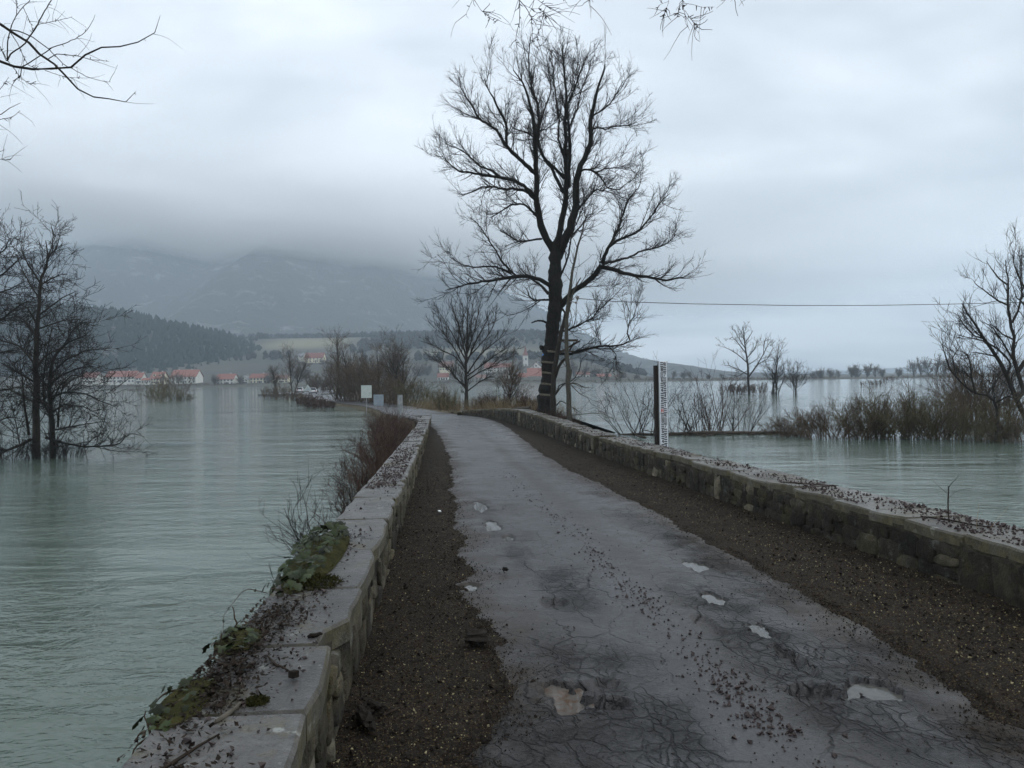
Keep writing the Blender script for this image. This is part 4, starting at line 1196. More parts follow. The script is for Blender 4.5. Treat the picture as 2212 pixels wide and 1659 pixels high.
# -- trees where the causeway meets the bridge
def place(x, ybase, z): return onz(x, ybase, z)
def hgt(x, ytop, Y, z): return float(at(x, ytop, Y)[2] - z)
def c2(*ps): return [(547.2 + .2734 * x, 604.8 + .2734 * y) for x, y in ps]
plan_r = [dict(per_m=4.4, t0=.15, ang=.5, len=1.5, fall=.6, rmax=.03, rmin=.012, K=6, wob=.09, trop=(0, 0, .5)),
          dict(per_m=5.0, t0=.1, ang=.5, len=.8, fall=.6, rmax=.014, rmin=.010, K=5, wob=.11, trop=(0, 0, .4)),
          dict(per_m=4.6, t0=.1, ang=.5, len=.38, fall=.6, rmax=.010, rmin=.008, K=3, wob=.12, trop=(0, 0, .3))]
pic_tree('tree', 'round fan-crowned bare tree beside the far end of the right parapet', [
    (None, c2((1691, 1060), (1688, 1010), (1686, 930), (1680, 780), (1682, 640), (1690, 480), (1692, 300), (1690, 150)), 8.5, 1.2, 0),
    (0, c2((1684, 860), (1620, 790), (1560, 715), (1515, 680)), 3.2, 1, -.5), (0, c2((1682, 720), (1600, 560), (1540, 470), (1470, 380), (1395, 300)), 3.6, 1, .6), (0, c2((1660, 680), (1590, 600), (1500, 560), (1430, 520), (1365, 500)), 3, 1, -.8),
    (0, c2((1684, 660), (1740, 520), (1790, 420), (1850, 320), (1890, 200)), 3.6, 1, .8), (0, c2((1690, 740), (1800, 580), (1900, 500), (1980, 440), (2020, 400)), 3.6, 1, -.8), (0, c2((1690, 790), (1800, 720), (1900, 680), (1990, 610)), 3.0, 1, .5),
    (0, c2((1684, 620), (1640, 440), (1600, 290), (1560, 160)), 3.2, 1, -.8), (0, c2((1690, 580), (1755, 380), (1780, 240), (1795, 150)), 3.2, 1, -.6), (0, c2((1680, 640), (1570, 420), (1490, 290), (1440, 215)), 3.4, 1, 1.),
    (0, c2((1690, 880), (1800, 795), (1870, 765), (1930, 755)), 2.8, 1, -.4), (0, c2((1670, 830), (1590, 770), (1540, 690), (1470, 640), (1420, 600)), 3, 1, .8), (0, c2((1690, 620), (1830, 470), (1900, 360), (1930, 260)), 3, 1, 1.2), (0, c2((1684, 560), (1650, 380), (1660, 240), (1640, 140)), 2.6, 1, 1.4), (0, c2((1688, 520), (1720, 360), (1735, 230), (1730, 150)), 2.6, 1, 1.6),
    (0, c2((1690, 760), (1850, 640), (1960, 560), (2030, 520)), 3, 1, .2)], 56.0, plan_r, 31, 'bark_brown', 'bark_brown', 1.3, K=14, shorten=.92, top_cut=.96)
p = at(1098, 880, 50); H_ = hgt(1098, 762, 50, p[2])
put_tree(tree_meshes('t', *bare_tree(32, H_, .5, trunk_r=.07, form='vase', fork=.25, dens=.8, fine=1.2), 'bark_brown', 'twig_brown'), tuple(p), 1, 0, 'thin young bare tree standing between the round tree and the old oak')
for (x, yb, Y, yt, sp, form, seed, lab, mc) in (
    (873, 872, 84, 706, .42, 'vase', 33, 'broad many-stemmed bare tree behind the concrete bollard', 'twig_brown'),
    (820, 868, 92, 738, .30, 'tall', 34, 'narrow bare tree left of the broad tree by the causeway', 'twig_brown'),
    (727, 862, 108, 708, .34, 'tall', 35, 'tall pale poplar-like bare tree rising above the brown thicket', 'twig_brown'),
    (783, 864, 98, 745, .42, 'vase', 36, 'bare tree in the middle of the brown thicket', 'twig_brown'),
    (757, 864, 100, 742, .34, 'tall', 37, 'thin bare tree in the thicket right of the poplar', 'twig_brown')):
    p = onz(x, yb, .38); H_ = hgt(x, yt, p[1], p[2])
    put_tree(tree_meshes('t', *bare_tree(seed, H_, sp, form=form, dens=1.2, fine=1.2, stems=3 if seed in (33, 36) else 1, fork=.15), 'bark_brown', mc), tuple(p), 1, .3 * seed, lab, 'trees along the causeway')
# thicket under them
for i, (x, yb, Y, yt, w) in enumerate(((742, 865, 104, 785, 3.4), (760, 866, 98, 772, 4.2), (780, 867, 95, 783, 4.4), (806, 869, 91, 790, 4.2), (838, 871, 88, 800, 4.0), (862, 874, 82, 815, 3.8), (893, 876, 80, 822, 3.6))):
    p = onz(x, yb, .36); H_ = hgt(x, yt, p[1], p[2])
    lab = ['leftmost brown bush of the causeway thicket, beside the flooded patch', 'dense brown bush below the poplar', 'dense brown bush in the thicket behind the white sign', 'dense brown bush of the thicket behind the blue-grey sign',
           'brown bush between the thicket and the broad tree', 'low brown bush at the foot of the broad tree', 'greenish brown bush right of the broad tree'][i]
    put_bush(make_bush(50 + i, H_, w, 44, .85, .45, rmin=.016), tuple(p), 'twig_brown' if i < 6 else 'twig_olive', lab, 'bushes of the causeway thicket')
# shrubs and reeds along the right end of the bridge
for i, (x, yb, Y, yt, w, mat, lab) in enumerate((
    (940, 878, 64, 838, 2.2, 'twig_olive', 'small pale bush right of the concrete bollard'), (965, 880, 60, 834, 1.6, 'twig_olive', 'fan-shaped pale bush left of the round tree'),
    (985, 882, 57, 850, 1.6, 'twig_olive', 'low pale bush touching the steel post'), (1040, 884, 53, 848, 2.4, 'twig_red', 'reddish low scrub right of the round tree'),
    (1072, 885, 50, 842, 2.2, 'twig_red', 'reddish scrub at the foot of the thin young tree'), (1110, 886, 46, 838, 2.2, 'twig_red', 'reddish scrub right of the thin young tree'),
    (1140, 890, 43, 852, 1.8, 'twig_red', 'reddish scrub left of the oak trunk'), (1215, 925, 37.2, 885, 1.4, 'twig_red', 'dense reddish tangle at the foot of the grey stem'), (1185, 915, 38.0, 880, 1.2, 'twig_red', 'red-brown undergrowth at the foot of the oak'),
    (1170, 900, 39.5, 868, 1.2, 'twig_red', 'red-brown scrub behind the far parapet left of the oak foot'))):
    p = at(x, yb, Y) if Y < 62 else onz(x, yb, .75); H_ = hgt(x, yt, p[1], p[2])
    put_bush(make_bush(70 + i, H_, w, 34, 1.0, .55, rmin=.006), tuple(p), mat, lab, 'scrub beside the right parapet')
# dry grass on the right bank
def grass(name, label, spots, n, hmean, mat, seed, r=.006):
    rng = np.random.default_rng(seed)
    st = []
    for (x, y, z, sx, sy) in spots:
        q = rng.normal(0, 1, (n, 3)) * [sx, sy, 0] + [x, y, z]
        st.append(q)
    st = np.concatenate(st)
    d = np.stack([rng.normal(0, .28, len(st)), rng.normal(0, .28, len(st)), np.ones(len(st))], 1)
    p_, r_ = advance(rng, st, d, hmean * (.5 + rng.random(len(st))), np.full(len(st), r), np.full(len(st), r * .4), 4, .12, (0, 0, -.3))
    w = Wood(); w.add(p_, r_, 3)
    o = w.build(name, mat); tag(o, label, 'grass', kind='stuff')
sp = []
for (x, y, Y) in ((930, 880, 66), (960, 882, 60), (1030, 885, 54), (1065, 886, 50), (1090, 887, 47), (1115, 888, 45), (1140, 892, 43), (1160, 897, 41)):
    p = at(x, y, Y); sp.append((p[0], p[1], p[2] - .1, 1.0, .6))
grass('dry_grass', 'dry pale grass and reeds along the right bank', sp, 320, .75, 'reed', 81, .008)

# -- left bank scrub hugging the outside of the left wall
for i, (s, v, H_, w, mat, lab) in enumerate((
    (50.5, .9, 1.3, 2.2, 'twig_red', 'red-brown bush on the shoulder just before the two signs'), (46.5, .9, 1.35, 2.4, 'twig_red', 'red-brown bush beside the concrete bollard'), (42.5, 1.2, 1.35, 2.2, 'twig_red', 'red-brown bush where the left parapet ends at the bend'),
    (38.5, 1.5, 1.25, 2.0, 'twig_red', 'dense red-brown bush at the far end of the left parapet'), (34.5, 1.6, 1.35, 2.2, 'twig_red', 'red-brown bush second from the far end of the left parapet'),
    (30.5, 1.5, 1.45, 2.2, 'twig_red', 'red-brown bush third from the far end of the left parapet'), (26.5, 1.3, 1.5, 1.9, 'twig_red', 'dense red-brown bush beside the step in the left parapet'),
    (22.5, 1.2, 1.45, 1.7, 'twig_red', 'red-brown bush just nearer than the step in the left parapet'), (19.0, 1.1, 1.5, 1.5, 'twig_red', 'loose twiggy bush outside the middle of the left parapet'),
    (15.8, 1.0, 1.7, 1.3, 'twig_red', 'sparse reddish bush with long twigs outside the left parapet'), (12.8, .95, 1.8, 1.1, 'twig_dark', 'sparse dark twigs reaching over the water beyond the ivy'),
    (10.6, .85, 1.85, .9, 'twig_dark', 'thin bare twigs rising beside the left parapet nearest the ivy'))):
    z = .25 if s > 20 else .05
    p = lw(np.array([s]), np.array([v]), np.array([0.]))[0] if s < 41 else path(np.array([s]), np.array([-2.6 - v]))[0]
    put_bush(make_bush(90 + i, H_ + .15, w, 38 if s > 18 else (20 if s > 12 else 9), 1.1 if s > 18 else .9, .6, .1, rmin=.004), (p[0], p[1], z), mat, lab, 'scrub outside the left parapet')
# driftwood stick caught by that scrub
p0, p1 = onz(1362 / 1.736, 1670 / 1.736, .12), onz(1440 / 1.736, 1664 / 1.736, .3)
o = MB().tube([p0, (p0 + p1) / 2 + [0, 0, .03], p1], [.03, .035, .03], 6).build('driftwood', 'log_wood'); tag(o, 'thin drifting branch caught in scrub left of the parapet', 'branch')

# -- trees standing in the flood at the left
def c8(*ps): return [(.33 * x, 460.8 + .33 * y) for x, y in ps]
Yl = float(onz(95, 988, 0)[1])
plan_l = [dict(per_m=4.2, t0=.10, ang=.8, len=2.0, fall=.6, rmax=.035, rmin=.010, K=5, wob=.18, trop=(0, 0, .25)),
          dict(per_m=4.0, t0=.1, ang=.7, len=1.0, fall=.6, rmax=.016, rmin=.010, K=4, wob=.2, trop=(0, 0, .2)),
          dict(per_m=5.0, ang=.7, len=.45, fall=.6, rmax=.010, rmin=.008, K=2, wob=.2, trop=(0, 0, .1))]
pic_tree('tree', 'tallest bare tree standing in the flood on the left', [
    (None, c8((240, 1620), (240, 1450), (240, 1300), (233, 1000), (240, 750), (262, 550), (265, 450), (305, 350), (312, 250), (300, 180), (270, 60)), 17, 1.5, 0),
    (0, c8((265, 460), (230, 400), (190, 350), (150, 260), (125, 170)), 4, 1.2, -.6), (0, c8((310, 290), (340, 220), (350, 150), (330, 60)), 3, 1.2, .5), (0, c8((318, 280), (370, 230), (400, 110)), 3, 1.2, -.5),
    (0, c8((255, 560), (200, 470), (150, 380), (90, 230)), 4, 1.2, .8), (0, c8((250, 670), (330, 610), (410, 550), (500, 510), (520, 480)), 4, 1.2, -1),
    (0, c8((265, 470), (330, 430), (400, 400), (460, 400)), 3.5, 1.2, .8), (0, c8((240, 720), (180, 620), (120, 590), (40, 600)), 4, 1.2, -1), (0, c8((235, 800), (160, 700), (90, 660), (0, 690)), 5, 1.2, 1),
    (0, c8((240, 760), (330, 730), (420, 700), (560, 690)), 4, 1.2, 1), (0, c8((235, 1110), (150, 1060), (60, 1010), (-30, 960)), 5, 1.2, -1.2), (0, c8((240, 1000), (130, 870), (40, 840), (-30, 830)), 5, 1.2, 1.0),
    (0, c8((215, 1230), (150, 1200), (60, 1150), (-20, 1150)), 5, 1.2, .8), (0, c8((190, 1450), (165, 1300), (150, 1150), (140, 1030), (180, 930)), 6, 1.5, -.8), (0, c8((200, 1480), (150, 1510), (60, 1545), (-30, 1590)), 8, 2.5, -.8),
    (0, c8((130, 1530), (110, 1400), (85, 1280), (60, 1230)), 3, 1, -.6), (0, c8((250, 1000), (300, 930), (400, 880), (520, 870)), 5, 1.2, -1)], Yl, plan_l, 41, 'bark_brown', 'twig_dark', 0.0, top_cut=.93, shorten=.92)
pic_tree('tree', 'spreading bare tree in the flood with a limb trailing over the water', [
    (None, c8((345, 1640), (345, 1500), (338, 1350), (322, 1150), (332, 1000), (380, 900), (450, 840), (560, 800)), 13, 2, -.6),
    (0, c8((340, 1350), (290, 1250), (280, 1120), (300, 960), (330, 800), (350, 700)), 5, 1.5, .6), (0, c8((330, 1120), (400, 1060), (520, 1010), (640, 1000)), 5, 1.2, -1), (0, c8((330, 1060), (430, 960), (560, 900), (690, 880)), 4.5, 1.2, .8),
    (0, c8((335, 1200), (430, 1170), (560, 1180), (660, 1230), (750, 1260)), 4.5, 1.2, -.6), (0, c8((340, 1300), (420, 1250), (560, 1270), (650, 1320)), 4, 1.2, .8), (0, c8((345, 1420), (450, 1400), (560, 1380), (690, 1360)), 4, 1.2, -.8),
    (0, c8((300, 1470), (400, 1500), (550, 1530), (680, 1525), (780, 1510), (815, 1470), (833, 1425)), 5, 1.8, -1), (7, c8((640, 1526), (700, 1470), (760, 1400)), 2, .8, .3), (0, c8((340, 1240), (390, 1130), (470, 1060), (620, 1080)), 4, 1.2, 1),
    (0, c8((380, 1400), (385, 1300), (400, 1180), (430, 1080)), 4, 1.2, -.5), (0, c8((350, 950), (420, 860), (480, 760), (570, 700)), 4, 1.2, .5), (0, c8((345, 1330), (300, 1270), (230, 1190), (170, 1160)), 4, 1.2, .8)], Yl - .8, plan_l, 42, 'bark_dark', 'twig_dark', 0.0)
pic_tree('tree', 'bare tree at the left picture edge with branches entering the frame', [
    (None, [(-70, 1010), (-68, 880), (-72, 780), (-60, 680), (-62, 600), (-50, 520)], 16, 4, 0),
    (0, [(-65, 720), (-30, 700), (5, 690), (35, 665), (60, 650), (85, 655)], 7, 1.5, -.8), (0, [(-62, 640), (-25, 610), (10, 590), (40, 560), (55, 545)], 6, 1.2, .6), (0, [(-58, 580), (-20, 560), (10, 540), (22, 510)], 5, 1.2, -.5),
    (0, [(-68, 800), (-30, 770), (10, 760), (50, 755)], 6, 1.2, .8), (0, [(-68, 860), (-30, 850), (20, 840), (60, 835)], 6, 1.2, -.5), (0, [(-62, 620), (-30, 640), (20, 625), (60, 605)], 5, 1.2, -.6), (0, [(-70, 940), (-30, 920), (20, 900), (50, 905)], 5, 1.2, .5)], Yl + 2, plan_l, 43, 'bark_dark', 'twig_dark', 0.0)
for i, (x, yb, yt, w, lab) in enumerate(((25, 992, 915, 2.6, 'low drowned shrub at the left picture edge under the flooded trees'), (90, 990, 935, 2.2, 'drowned shrub at the foot of the tallest flooded tree'), (140, 986, 940, 1.8, 'drowned twigs between trunk and trailing limb of the flooded trees'))):
    p = onz(x, yb, 0.0); H_ = hgt(x, yt, p[1], 0)
    put_bush(make_bush(110 + i, H_, w, 26, .9, .7), tuple(p), 'twig_dark', lab, 'drowned shrubs under the left trees')

# -- branches overhead from a tree standing outside the picture on the left
def c6(*ps): return [(.2222 * x, .2222 * y) for x, y in ps]
def ct(*ps): return [(979.3 + .3125 * x, .3125 * y) for x, y in ps]
YB = 10.0
items = [
 (None, [(-420, 1500), (-430, 1000), (-420, 600), (-400, 200), (-380, -150), (-330, -420)], 46, 14, 0),
 (0, [(-405, 240), (-300, 120), (-180, 60), (-90, 40)] + c6((-100, 200), (0, 245), (80, 290), (180, 350), (260, 410), (410, 545), (470, 590), (580, 670), (640, 745), (720, 830), (820, 900), (890, 935), (980, 958), (1130, 965), (1220, 1000), (1270, 990), (1310, 950), (1320, 890)), 12, .9, -.4),
 (1, c6((80, 290), (200, 305), (300, 350), (400, 420), (480, 480), (560, 570), (630, 635), (740, 685), (860, 755), (1040, 798), (1075, 797)), 2.6, .8, .3),
 (0, [(-410, 420), (-300, 260), (-160, 160), (-60, 130)] + c6((-80, 570), (0, 590), (60, 600), (150, 655), (210, 650), (320, 680), (440, 680), (560, 675), (650, 672), (730, 625), (800, 550), (825, 505), (870, 495), (1000, 450), (1200, 425), (1330, 395), (1430, 355), (1510, 300), (1540, 250), (1558, 150)), 11, .8, .6),
 (3, c6((210, 650), (300, 600), (400, 535), (450, 500), (500, 465), (640, 420), (780, 350), (850, 290), (900, 210), (924, 145)), 2.4, .8, .3),
 (1, c6((460, 580), (540, 528), (640, 530), (780, 550), (880, 582), (990, 585), (1060, 600)), 2.0, .8, -.3),
 (3, c6((440, 685), (540, 720), (640, 750), (770, 757)), 1.4, .7, -.2),
 (3, c6((70, 590), (110, 510), (200, 465), (260, 400), (320, 310), (370, 230), (420, 130), (500, 0), (530, -90)), 3.4, 1.6, .5),
 (7, c6((320, 310), (360, 240), (480, 215), (600, 190), (700, 165)), 1.6, .8, .2),
 (3, c6((70, 590), (75, 400), (110, 250), (160, 150), (230, 60), (290, 0), (330, -80)), 2.6, 1.2, -.5),
 (9, c6((160, 150), (165, 60), (160, -60)), 1.5, .8, .2), (9, c6((225, 70), (300, 230), (322, 305)), 1.2, .7, .1),
 (1, c6((90, 300), (170, 420), (220, 530), (270, 630), (360, 670)), 1.7, .8, .2),
 (3, c6((90, 620), (150, 680), (200, 760), (290, 815), (350, 790)), 1.5, .7, -.3), (3, c6((210, 655), (200, 740), (125, 790)), 2.0, 1.4, .1),
 (3, c6((100, 630), (0, 460), (-60, 360)), 1.6, 1, .2), (3, c6((60, 590), (0, 450), (-60, 420)), 1.6, 1, -.2),
 (0, [(-415, 520), (-250, 400), (-100, 290)] + c6((-100, 1150), (40, 1095), (125, 1030), (200, 1000)), 8, .8, -.4),
 (17, [(-100, 290)] + c6((-160, 1180), (70, 1150), (135, 1130), (195, 1075)), 2, .8, -.2), (17, c6((-300, 1200), (-100, 950), (0, 870), (40, 820), (85, 750)), 2.5, .8, .3),
 (0, [(-415, 600), (-250, 450), (-100, 360)] + c6((-60, 1500), (50, 1455)), 7, .8, -.3), (20, [(-100, 360)] + c6((-80, 1540), (100, 1555)), 2, .8, .2),
 # limb crossing high above the road, with hanging twigs
 (0, [(-385, -120), (-200, -170), (100, -190), (450, -175), (800, -160), (1120, -130), (1400, -120), (1650, -110)], 22, 2.2, -2.6),   # 22
 (22, [(1115, -130), (1120, -60)] + ct((450, -60), (455, 0), (460, 80), (455, 160), (435, 240), (430, 300), (450, 350)), 3, .7, 0), (23, ct((455, 0), (500, 50), (540, 120), (545, 230), (555, 310), (600, 350)), 1.8, .7, .2),
 (24, ct((480, 30), (540, 60), (600, 60)), .9, .5, .1), (24, ct((520, 100), (560, 150), (590, 210), (580, 280)), .9, .5, -.1), (24, ct((545, 230), (640, 260), (665, 320), (665, 400), (650, 480)), .9, .5, .1),
 (22, [(1030, -140), (1024, -60)] + ct((140, -20), (110, 50), (85, 105), (105, 128)), 1.6, .6, .1), (28, ct((140, -10), (190, 70), (250, 120), (295, 158)), 1.1, .6, -.1),
 (22, [(1130, -128), (1140, -60)] + ct((560, -20), (640, 40), (690, 70), (745, 93)), 2.0, .6, .2), (30, ct((640, 45), (625, 80), (640, 120)), 1.2, .6, -.1),
 (22, [(1210, -125)] + ct((755, -60), (765, -10), (795, 40)), 1.2, .5, 0), (22, [(1270, -124)] + ct((935, -60), (940, -10), (955, 80)), 1.2, .5, 0),
 (22, [(1440, -118)] + ct((1490, -60), (1490, 10), (1430, 30), (1400, 72)), 1.4, .5, .1), (34, ct((1490, 10), (1475, 50), (1450, 115)), .9, .5, 0),
 (22, [(1475, -116)] + ct((1575, -40), (1590, 60), (1610, 120), (1620, 180), (1635, 210)), 1.8, .6, -.1), (36, ct((1600, 70), (1640, 130), (1690, 190)), 1.0, .5, .1), (36, ct((1590, 20), (1650, 30), (1720, 50), (1805, 48)), 1.0, .5, .1), (36, ct((1580, 30), (1560, 60), (1545, 120)), .9, .5, -.1),
 (22, [(1590, -112)] + ct((1950, -60), (1940, -10), (1915, 10)), 1.2, .5, 0), (22, [(1640, -110)] + ct((2090, -60), (2090, 5)), 1.2, .5, 0)]
rng = np.random.default_rng(51)
pts, rad = limbs_from_picture(rng, items, YB, 24, .004)
origin = np.array([pts[0, 0, 0], pts[0, 0, 1], -.3])
OT = tag(empty('tree', origin), 'bare tree whose thin drooping branches hang into the top of the picture', 'tree')
w = Wood(); w.add(pts[:1], rad[:1], 12); w.build('trunk', 'bark_brown', OT, origin=origin)
w = Wood(); w.add(pts[1:], rad[1:], 6)
fine = [k for k in range(1, len(pts)) if k not in (22,)]
rq = np.minimum(rad[fine], .01)
sp_, d_, ln_, r_ = spawn(rng, pts[fine][:, 8:], rq[:, 8:], 3.2, 0, 1, 1.0, 1.0, L=np.full(len(fine), .32), lenfall=0)
p_, r_ = advance(rng, sp_, d_, ln_, np.full(len(ln_), .0035), np.full(len(ln_), .0015), 5, .15, (0, 0, -.25))
w.add(p_, r_, 3)
# buds: short stubs along the twigs
sel = [k for k in fine if k >= 1]
sp_, d_, ln_, r_ = spawn(rng, pts[sel][:, 6:], rq[:, 6:], 7, 0, 1, 1.1, 1.0, L=np.full(len(sel), .035), lenfall=0)
p_, r_ = advance(rng, sp_, d_, ln_, np.full(len(ln_), .006), np.full(len(ln_), .003), 3, .1, (0, 0, 0))
w.add(p_, r_, 4)
hang = [k for k in range(23, len(pts))]
sp_, d_, ln_, r_ = spawn(rng, pts[hang][:, 8:], rq[:1].repeat(len(hang), 0)[:, 8:], 3, 0, 1, .9, 1.0, L=np.full(len(hang), .17), lenfall=0)
p_, r_ = advance(rng, sp_, d_, ln_, np.full(len(ln_), .004), np.full(len(ln_), .0025), 6, .3, (0, 0, -.2))
w.add(p_, r_, 3)
w.build('branches', 'twig_dark', OT, origin=origin)

# ------------------------------------------------------------------ right side: flooded hedge, trees, log
for i, (x, yb, yt, w, n, mat, lab) in enumerate((
    (1365, 940, 818, 1.6, 7, 'twig_dark', 'sparse drowned bush left of the water gauge, nearest the slender tree'), (1398, 941, 792, 1.8, 9, 'twig_dark', 'taller drowned bush just left of the water gauge'),
    (1462, 938, 835, 1.8, 10, 'twig_dark', 'thin drowned bush just right of the water gauge'), (1512, 934, 830, 2.2, 13, 'twig_dark', 'drowned bush with upright rods second right of the gauge'),
    (1552, 935, 798, 2.6, 15, 'twig_red', 'tall fan of upright rods standing in the water right of the gauge'), (1598, 934, 838, 2.6, 12, 'twig_dark', 'drowned bush with rods leaning right over the drift line'),
    (1690, 938, 893, 2.2, 24, 'twig_brown', 'low thin scrub at the left end of the flooded hedge'), (1735, 942, 885, 2.4, 30, 'twig_brown', 'low brown bush second from the left end of the flooded hedge'),
    (1785, 946, 868, 2.6, 40, 'twig_brown', 'round brown bush third from the left end of the flooded hedge'), (1840, 948, 852, 3.0, 46, 'twig_brown', 'brown bush with dense tops in the left half of the flooded hedge'),
    (1898, 946, 846, 3.0, 56, 'twig_olive', 'dense olive brown bush in the middle of the flooded hedge'), (1955, 946, 838, 3.0, 60, 'twig_olive', 'darkest dense bush of the flooded hedge'),
    (2012, 946, 836, 2.8, 46, 'twig_brown', 'tall reddish brown bush right of the darkest hedge bush'), (2060, 948, 845, 2.6, 36, 'twig_olive', 'open bush of the flooded hedge below the dark ivy-clad shrub'),
    (2115, 950, 858, 2.6, 34, 'twig_olive', 'bush of the flooded hedge left of the big leaning willow'), (2165, 952, 862, 2.6, 34, 'twig_olive', 'bush at the foot of the big leaning willow'), (2215, 955, 866, 2.6, 30, 'twig_brown', 'last bush of the flooded hedge at the right picture edge'))):
    p = onz(x, yb, 0.0); H_ = hgt(x, yt, p[1], 0)
    dn = .8 if i < 6 else 1.15; n = int(n * (.95 if i > 5 else 1))
    put_bush(make_bush(130 + i, H_, w, n, dn, 1.0 if i > 5 else .75, .05 if i > 5 else .3, rmin=.007), tuple(p), mat, lab, 'drowned bushes on the right')
# the slim left leaning twigs reach: drift line of branches and a log
p0, p1 = onz(1440, 938.5, .05), onz(1712, 934, .05)
o = MB().tube(np.array([p0, p0 * .7 + p1 * .3 + [0, .1, .04], p0 * .35 + p1 * .65, p1]), [.10, .13, .12, .06], 7).build('log', 'log_wood', smooth=True); tag(o, 'long dark log afloat in a line behind the water gauge', 'log')
p0, p1 = onz(1345, 938.5, .03), onz(1428, 939.5, .03)
o = MB().tube(np.array([p0, (p0 + p1) / 2 + [0, .2, .03], p1]), [.05, .08, .07], 7).build('log', 'log_wood', smooth=True); tag(o, 'thin dark log afloat left of the water gauge', 'log')
rngd = np.random.default_rng(61)
W_ = Wood()
for k in range(70):
    x = rngd.uniform(1345, 1725); p = onz(x, 938.5 + rngd.normal(0, 2.0), .03)
    a = rngd.uniform(0, math.pi)
    pp, rr_ = advance(rngd, p[None], np.array([[math.cos(a), math.sin(a) * .5, rngd.normal(.05, .12)]]), np.array([rngd.uniform(.4, 1.6)]), np.array([.028]), np.array([.01]), 6, .22, (0, 0, -.05))
    W_.add(pp, rr_, 4)
o = W_.build('drift_twigs', 'log_wood'); tag(o, 'dark drift twigs collected along the floating log', 'driftwood', kind='stuff')
p = onz(1383, 946, 0)
o = MB().tube([p + [-.5, 0, .35], p + [-.1, 0, .1], p + [.35, 0, .02]], [.05, .06, .06], 6).build('branch_stub', 'log_wood'); tag(o, 'short dark branch sticking out of the water left of the gauge', 'branch')

# big willow at the right edge
Yw = float(onz(2200, 950, 0)[1])
def cr(*ps): return [(1900.9 + .2951 * x, 489.6 + .2951 * y) for x, y in ps]
plan_w = [dict(per_m=2.8, t0=.2, ang=.5, len=1.7, fall=.55, rmax=.03, rmin=.010, K=5, wob=.13, trop=(0, 0, .55)),
          dict(per_m=3.6, t0=.15, ang=.5, len=.9, fall=.55, rmax=.014, rmin=.008, K=3, wob=.15, trop=(0, 0, .45)),
          dict(per_m=4.4, t0=.1, ang=.5, len=.5, fall=.55, rmax=.009, rmin=.007, K=2, wob=.14, trop=(0, 0, .3))]
pic_tree('tree', 'big leaning bare willow at the right picture edge', [
    (None, cr((1150, 1560), (1040, 1350), (960, 1170), (890, 1010), (840, 920), (760, 820), (700, 720), (640, 640), (600, 560)), 13, 2, -1.0),
    (0, cr((1000, 1270), (1060, 1200), (1010, 1080), (975, 960), (985, 830), (960, 700), (935, 560), (940, 420), (920, 250), (905, 120)), 10, 1.5, .8),
    (0, cr((930, 1090), (960, 1000), (900, 930), (830, 870), (740, 830), (650, 815), (560, 790), (520, 745)), 5, 1.2, -1), (1, cr((965, 960), (900, 850), (830, 740), (760, 700), (700, 690)), 4, 1.2, -1.2),
    (1, cr((985, 830), (900, 790), (850, 740), (780, 700)), 4, 1.2, .8), (1, cr((925, 570), (860, 540), (780, 480), (700, 420), (670, 360)), 4, 1.2, -1), (1, cr((940, 430), (870, 380), (810, 300), (765, 230)), 4, 1.2, .8),
    (1, cr((1010, 1060), (1080, 960), (1120, 800), (1100, 600), (1090, 400), (1060, 180)), 9, 1.5, -.6), (7, cr((1110, 780), (1180, 620), (1200, 450), (1180, 250)), 6, 1.5, .6), (7, cr((1095, 500), (1030, 400), (980, 280), (970, 130)), 4, 1.2, .8),
    (0, cr((860, 950), (800, 940), (700, 920), (640, 930)), 4, 1.2, .8), (0, cr((760, 820), (690, 800), (600, 700), (550, 600)), 3.5, 1.2, -.7), (7, cr((1100, 640), (1050, 560), (1000, 520), (960, 400)), 4, 1.2, -1),
    (1, cr((970, 700), (1010, 620), (1040, 500), (1030, 350), (1040, 150)), 5, 1.2, 1)], Yw, plan_w, 44, 'bark_brown', 'twig_dark', 0.0, K=16, shorten=.9)
pic_tree('tree', 'shorter bare tree with a crooked stem left of the big willow', [
    (None, cr((850, 1560), (860, 1400), (850, 1280), (780, 1230), (690, 1220), (640, 1180), (560, 1110), (500, 1020), (470, 930), (450, 860)), 6, 1.5, 0),
    (0, cr((700, 1225), (672, 1120), (660, 1000), (640, 930), (560, 900)), 5, 1.2, -.6), (0, cr((560, 1110), (530, 960), (600, 860)), 3, 1.2, .5), (0, cr((780, 1230), (860, 1120), (900, 1010)), 5, 1.2, .8), (0, cr((840, 1290), (940, 1240), (1030, 1280)), 4, 1.2, -.6)], Yw - 1.5, plan_w, 45, 'bark_brown', 'twig_dark', 0.0, K=16)
# ivy-dark clump in that tree
for (x, yb, yt, w, lab) in ((2100, 925, 770, 3.4, 'dark dense shrub standing behind the flooded hedge left of the willow'), (2160, 925, 775, 3.6, 'dark dense shrub overlapped by the big willow trunk')):
    p = onz(x, 905, 0.0); H_ = hgt(x, yt, p[1], 0)
    put_bush(make_bush(int(x), H_, w, 46, 1.0, .55, rmin=.012), tuple(p), 'twig_brown', lab, 'dark shrubs behind the hedge')

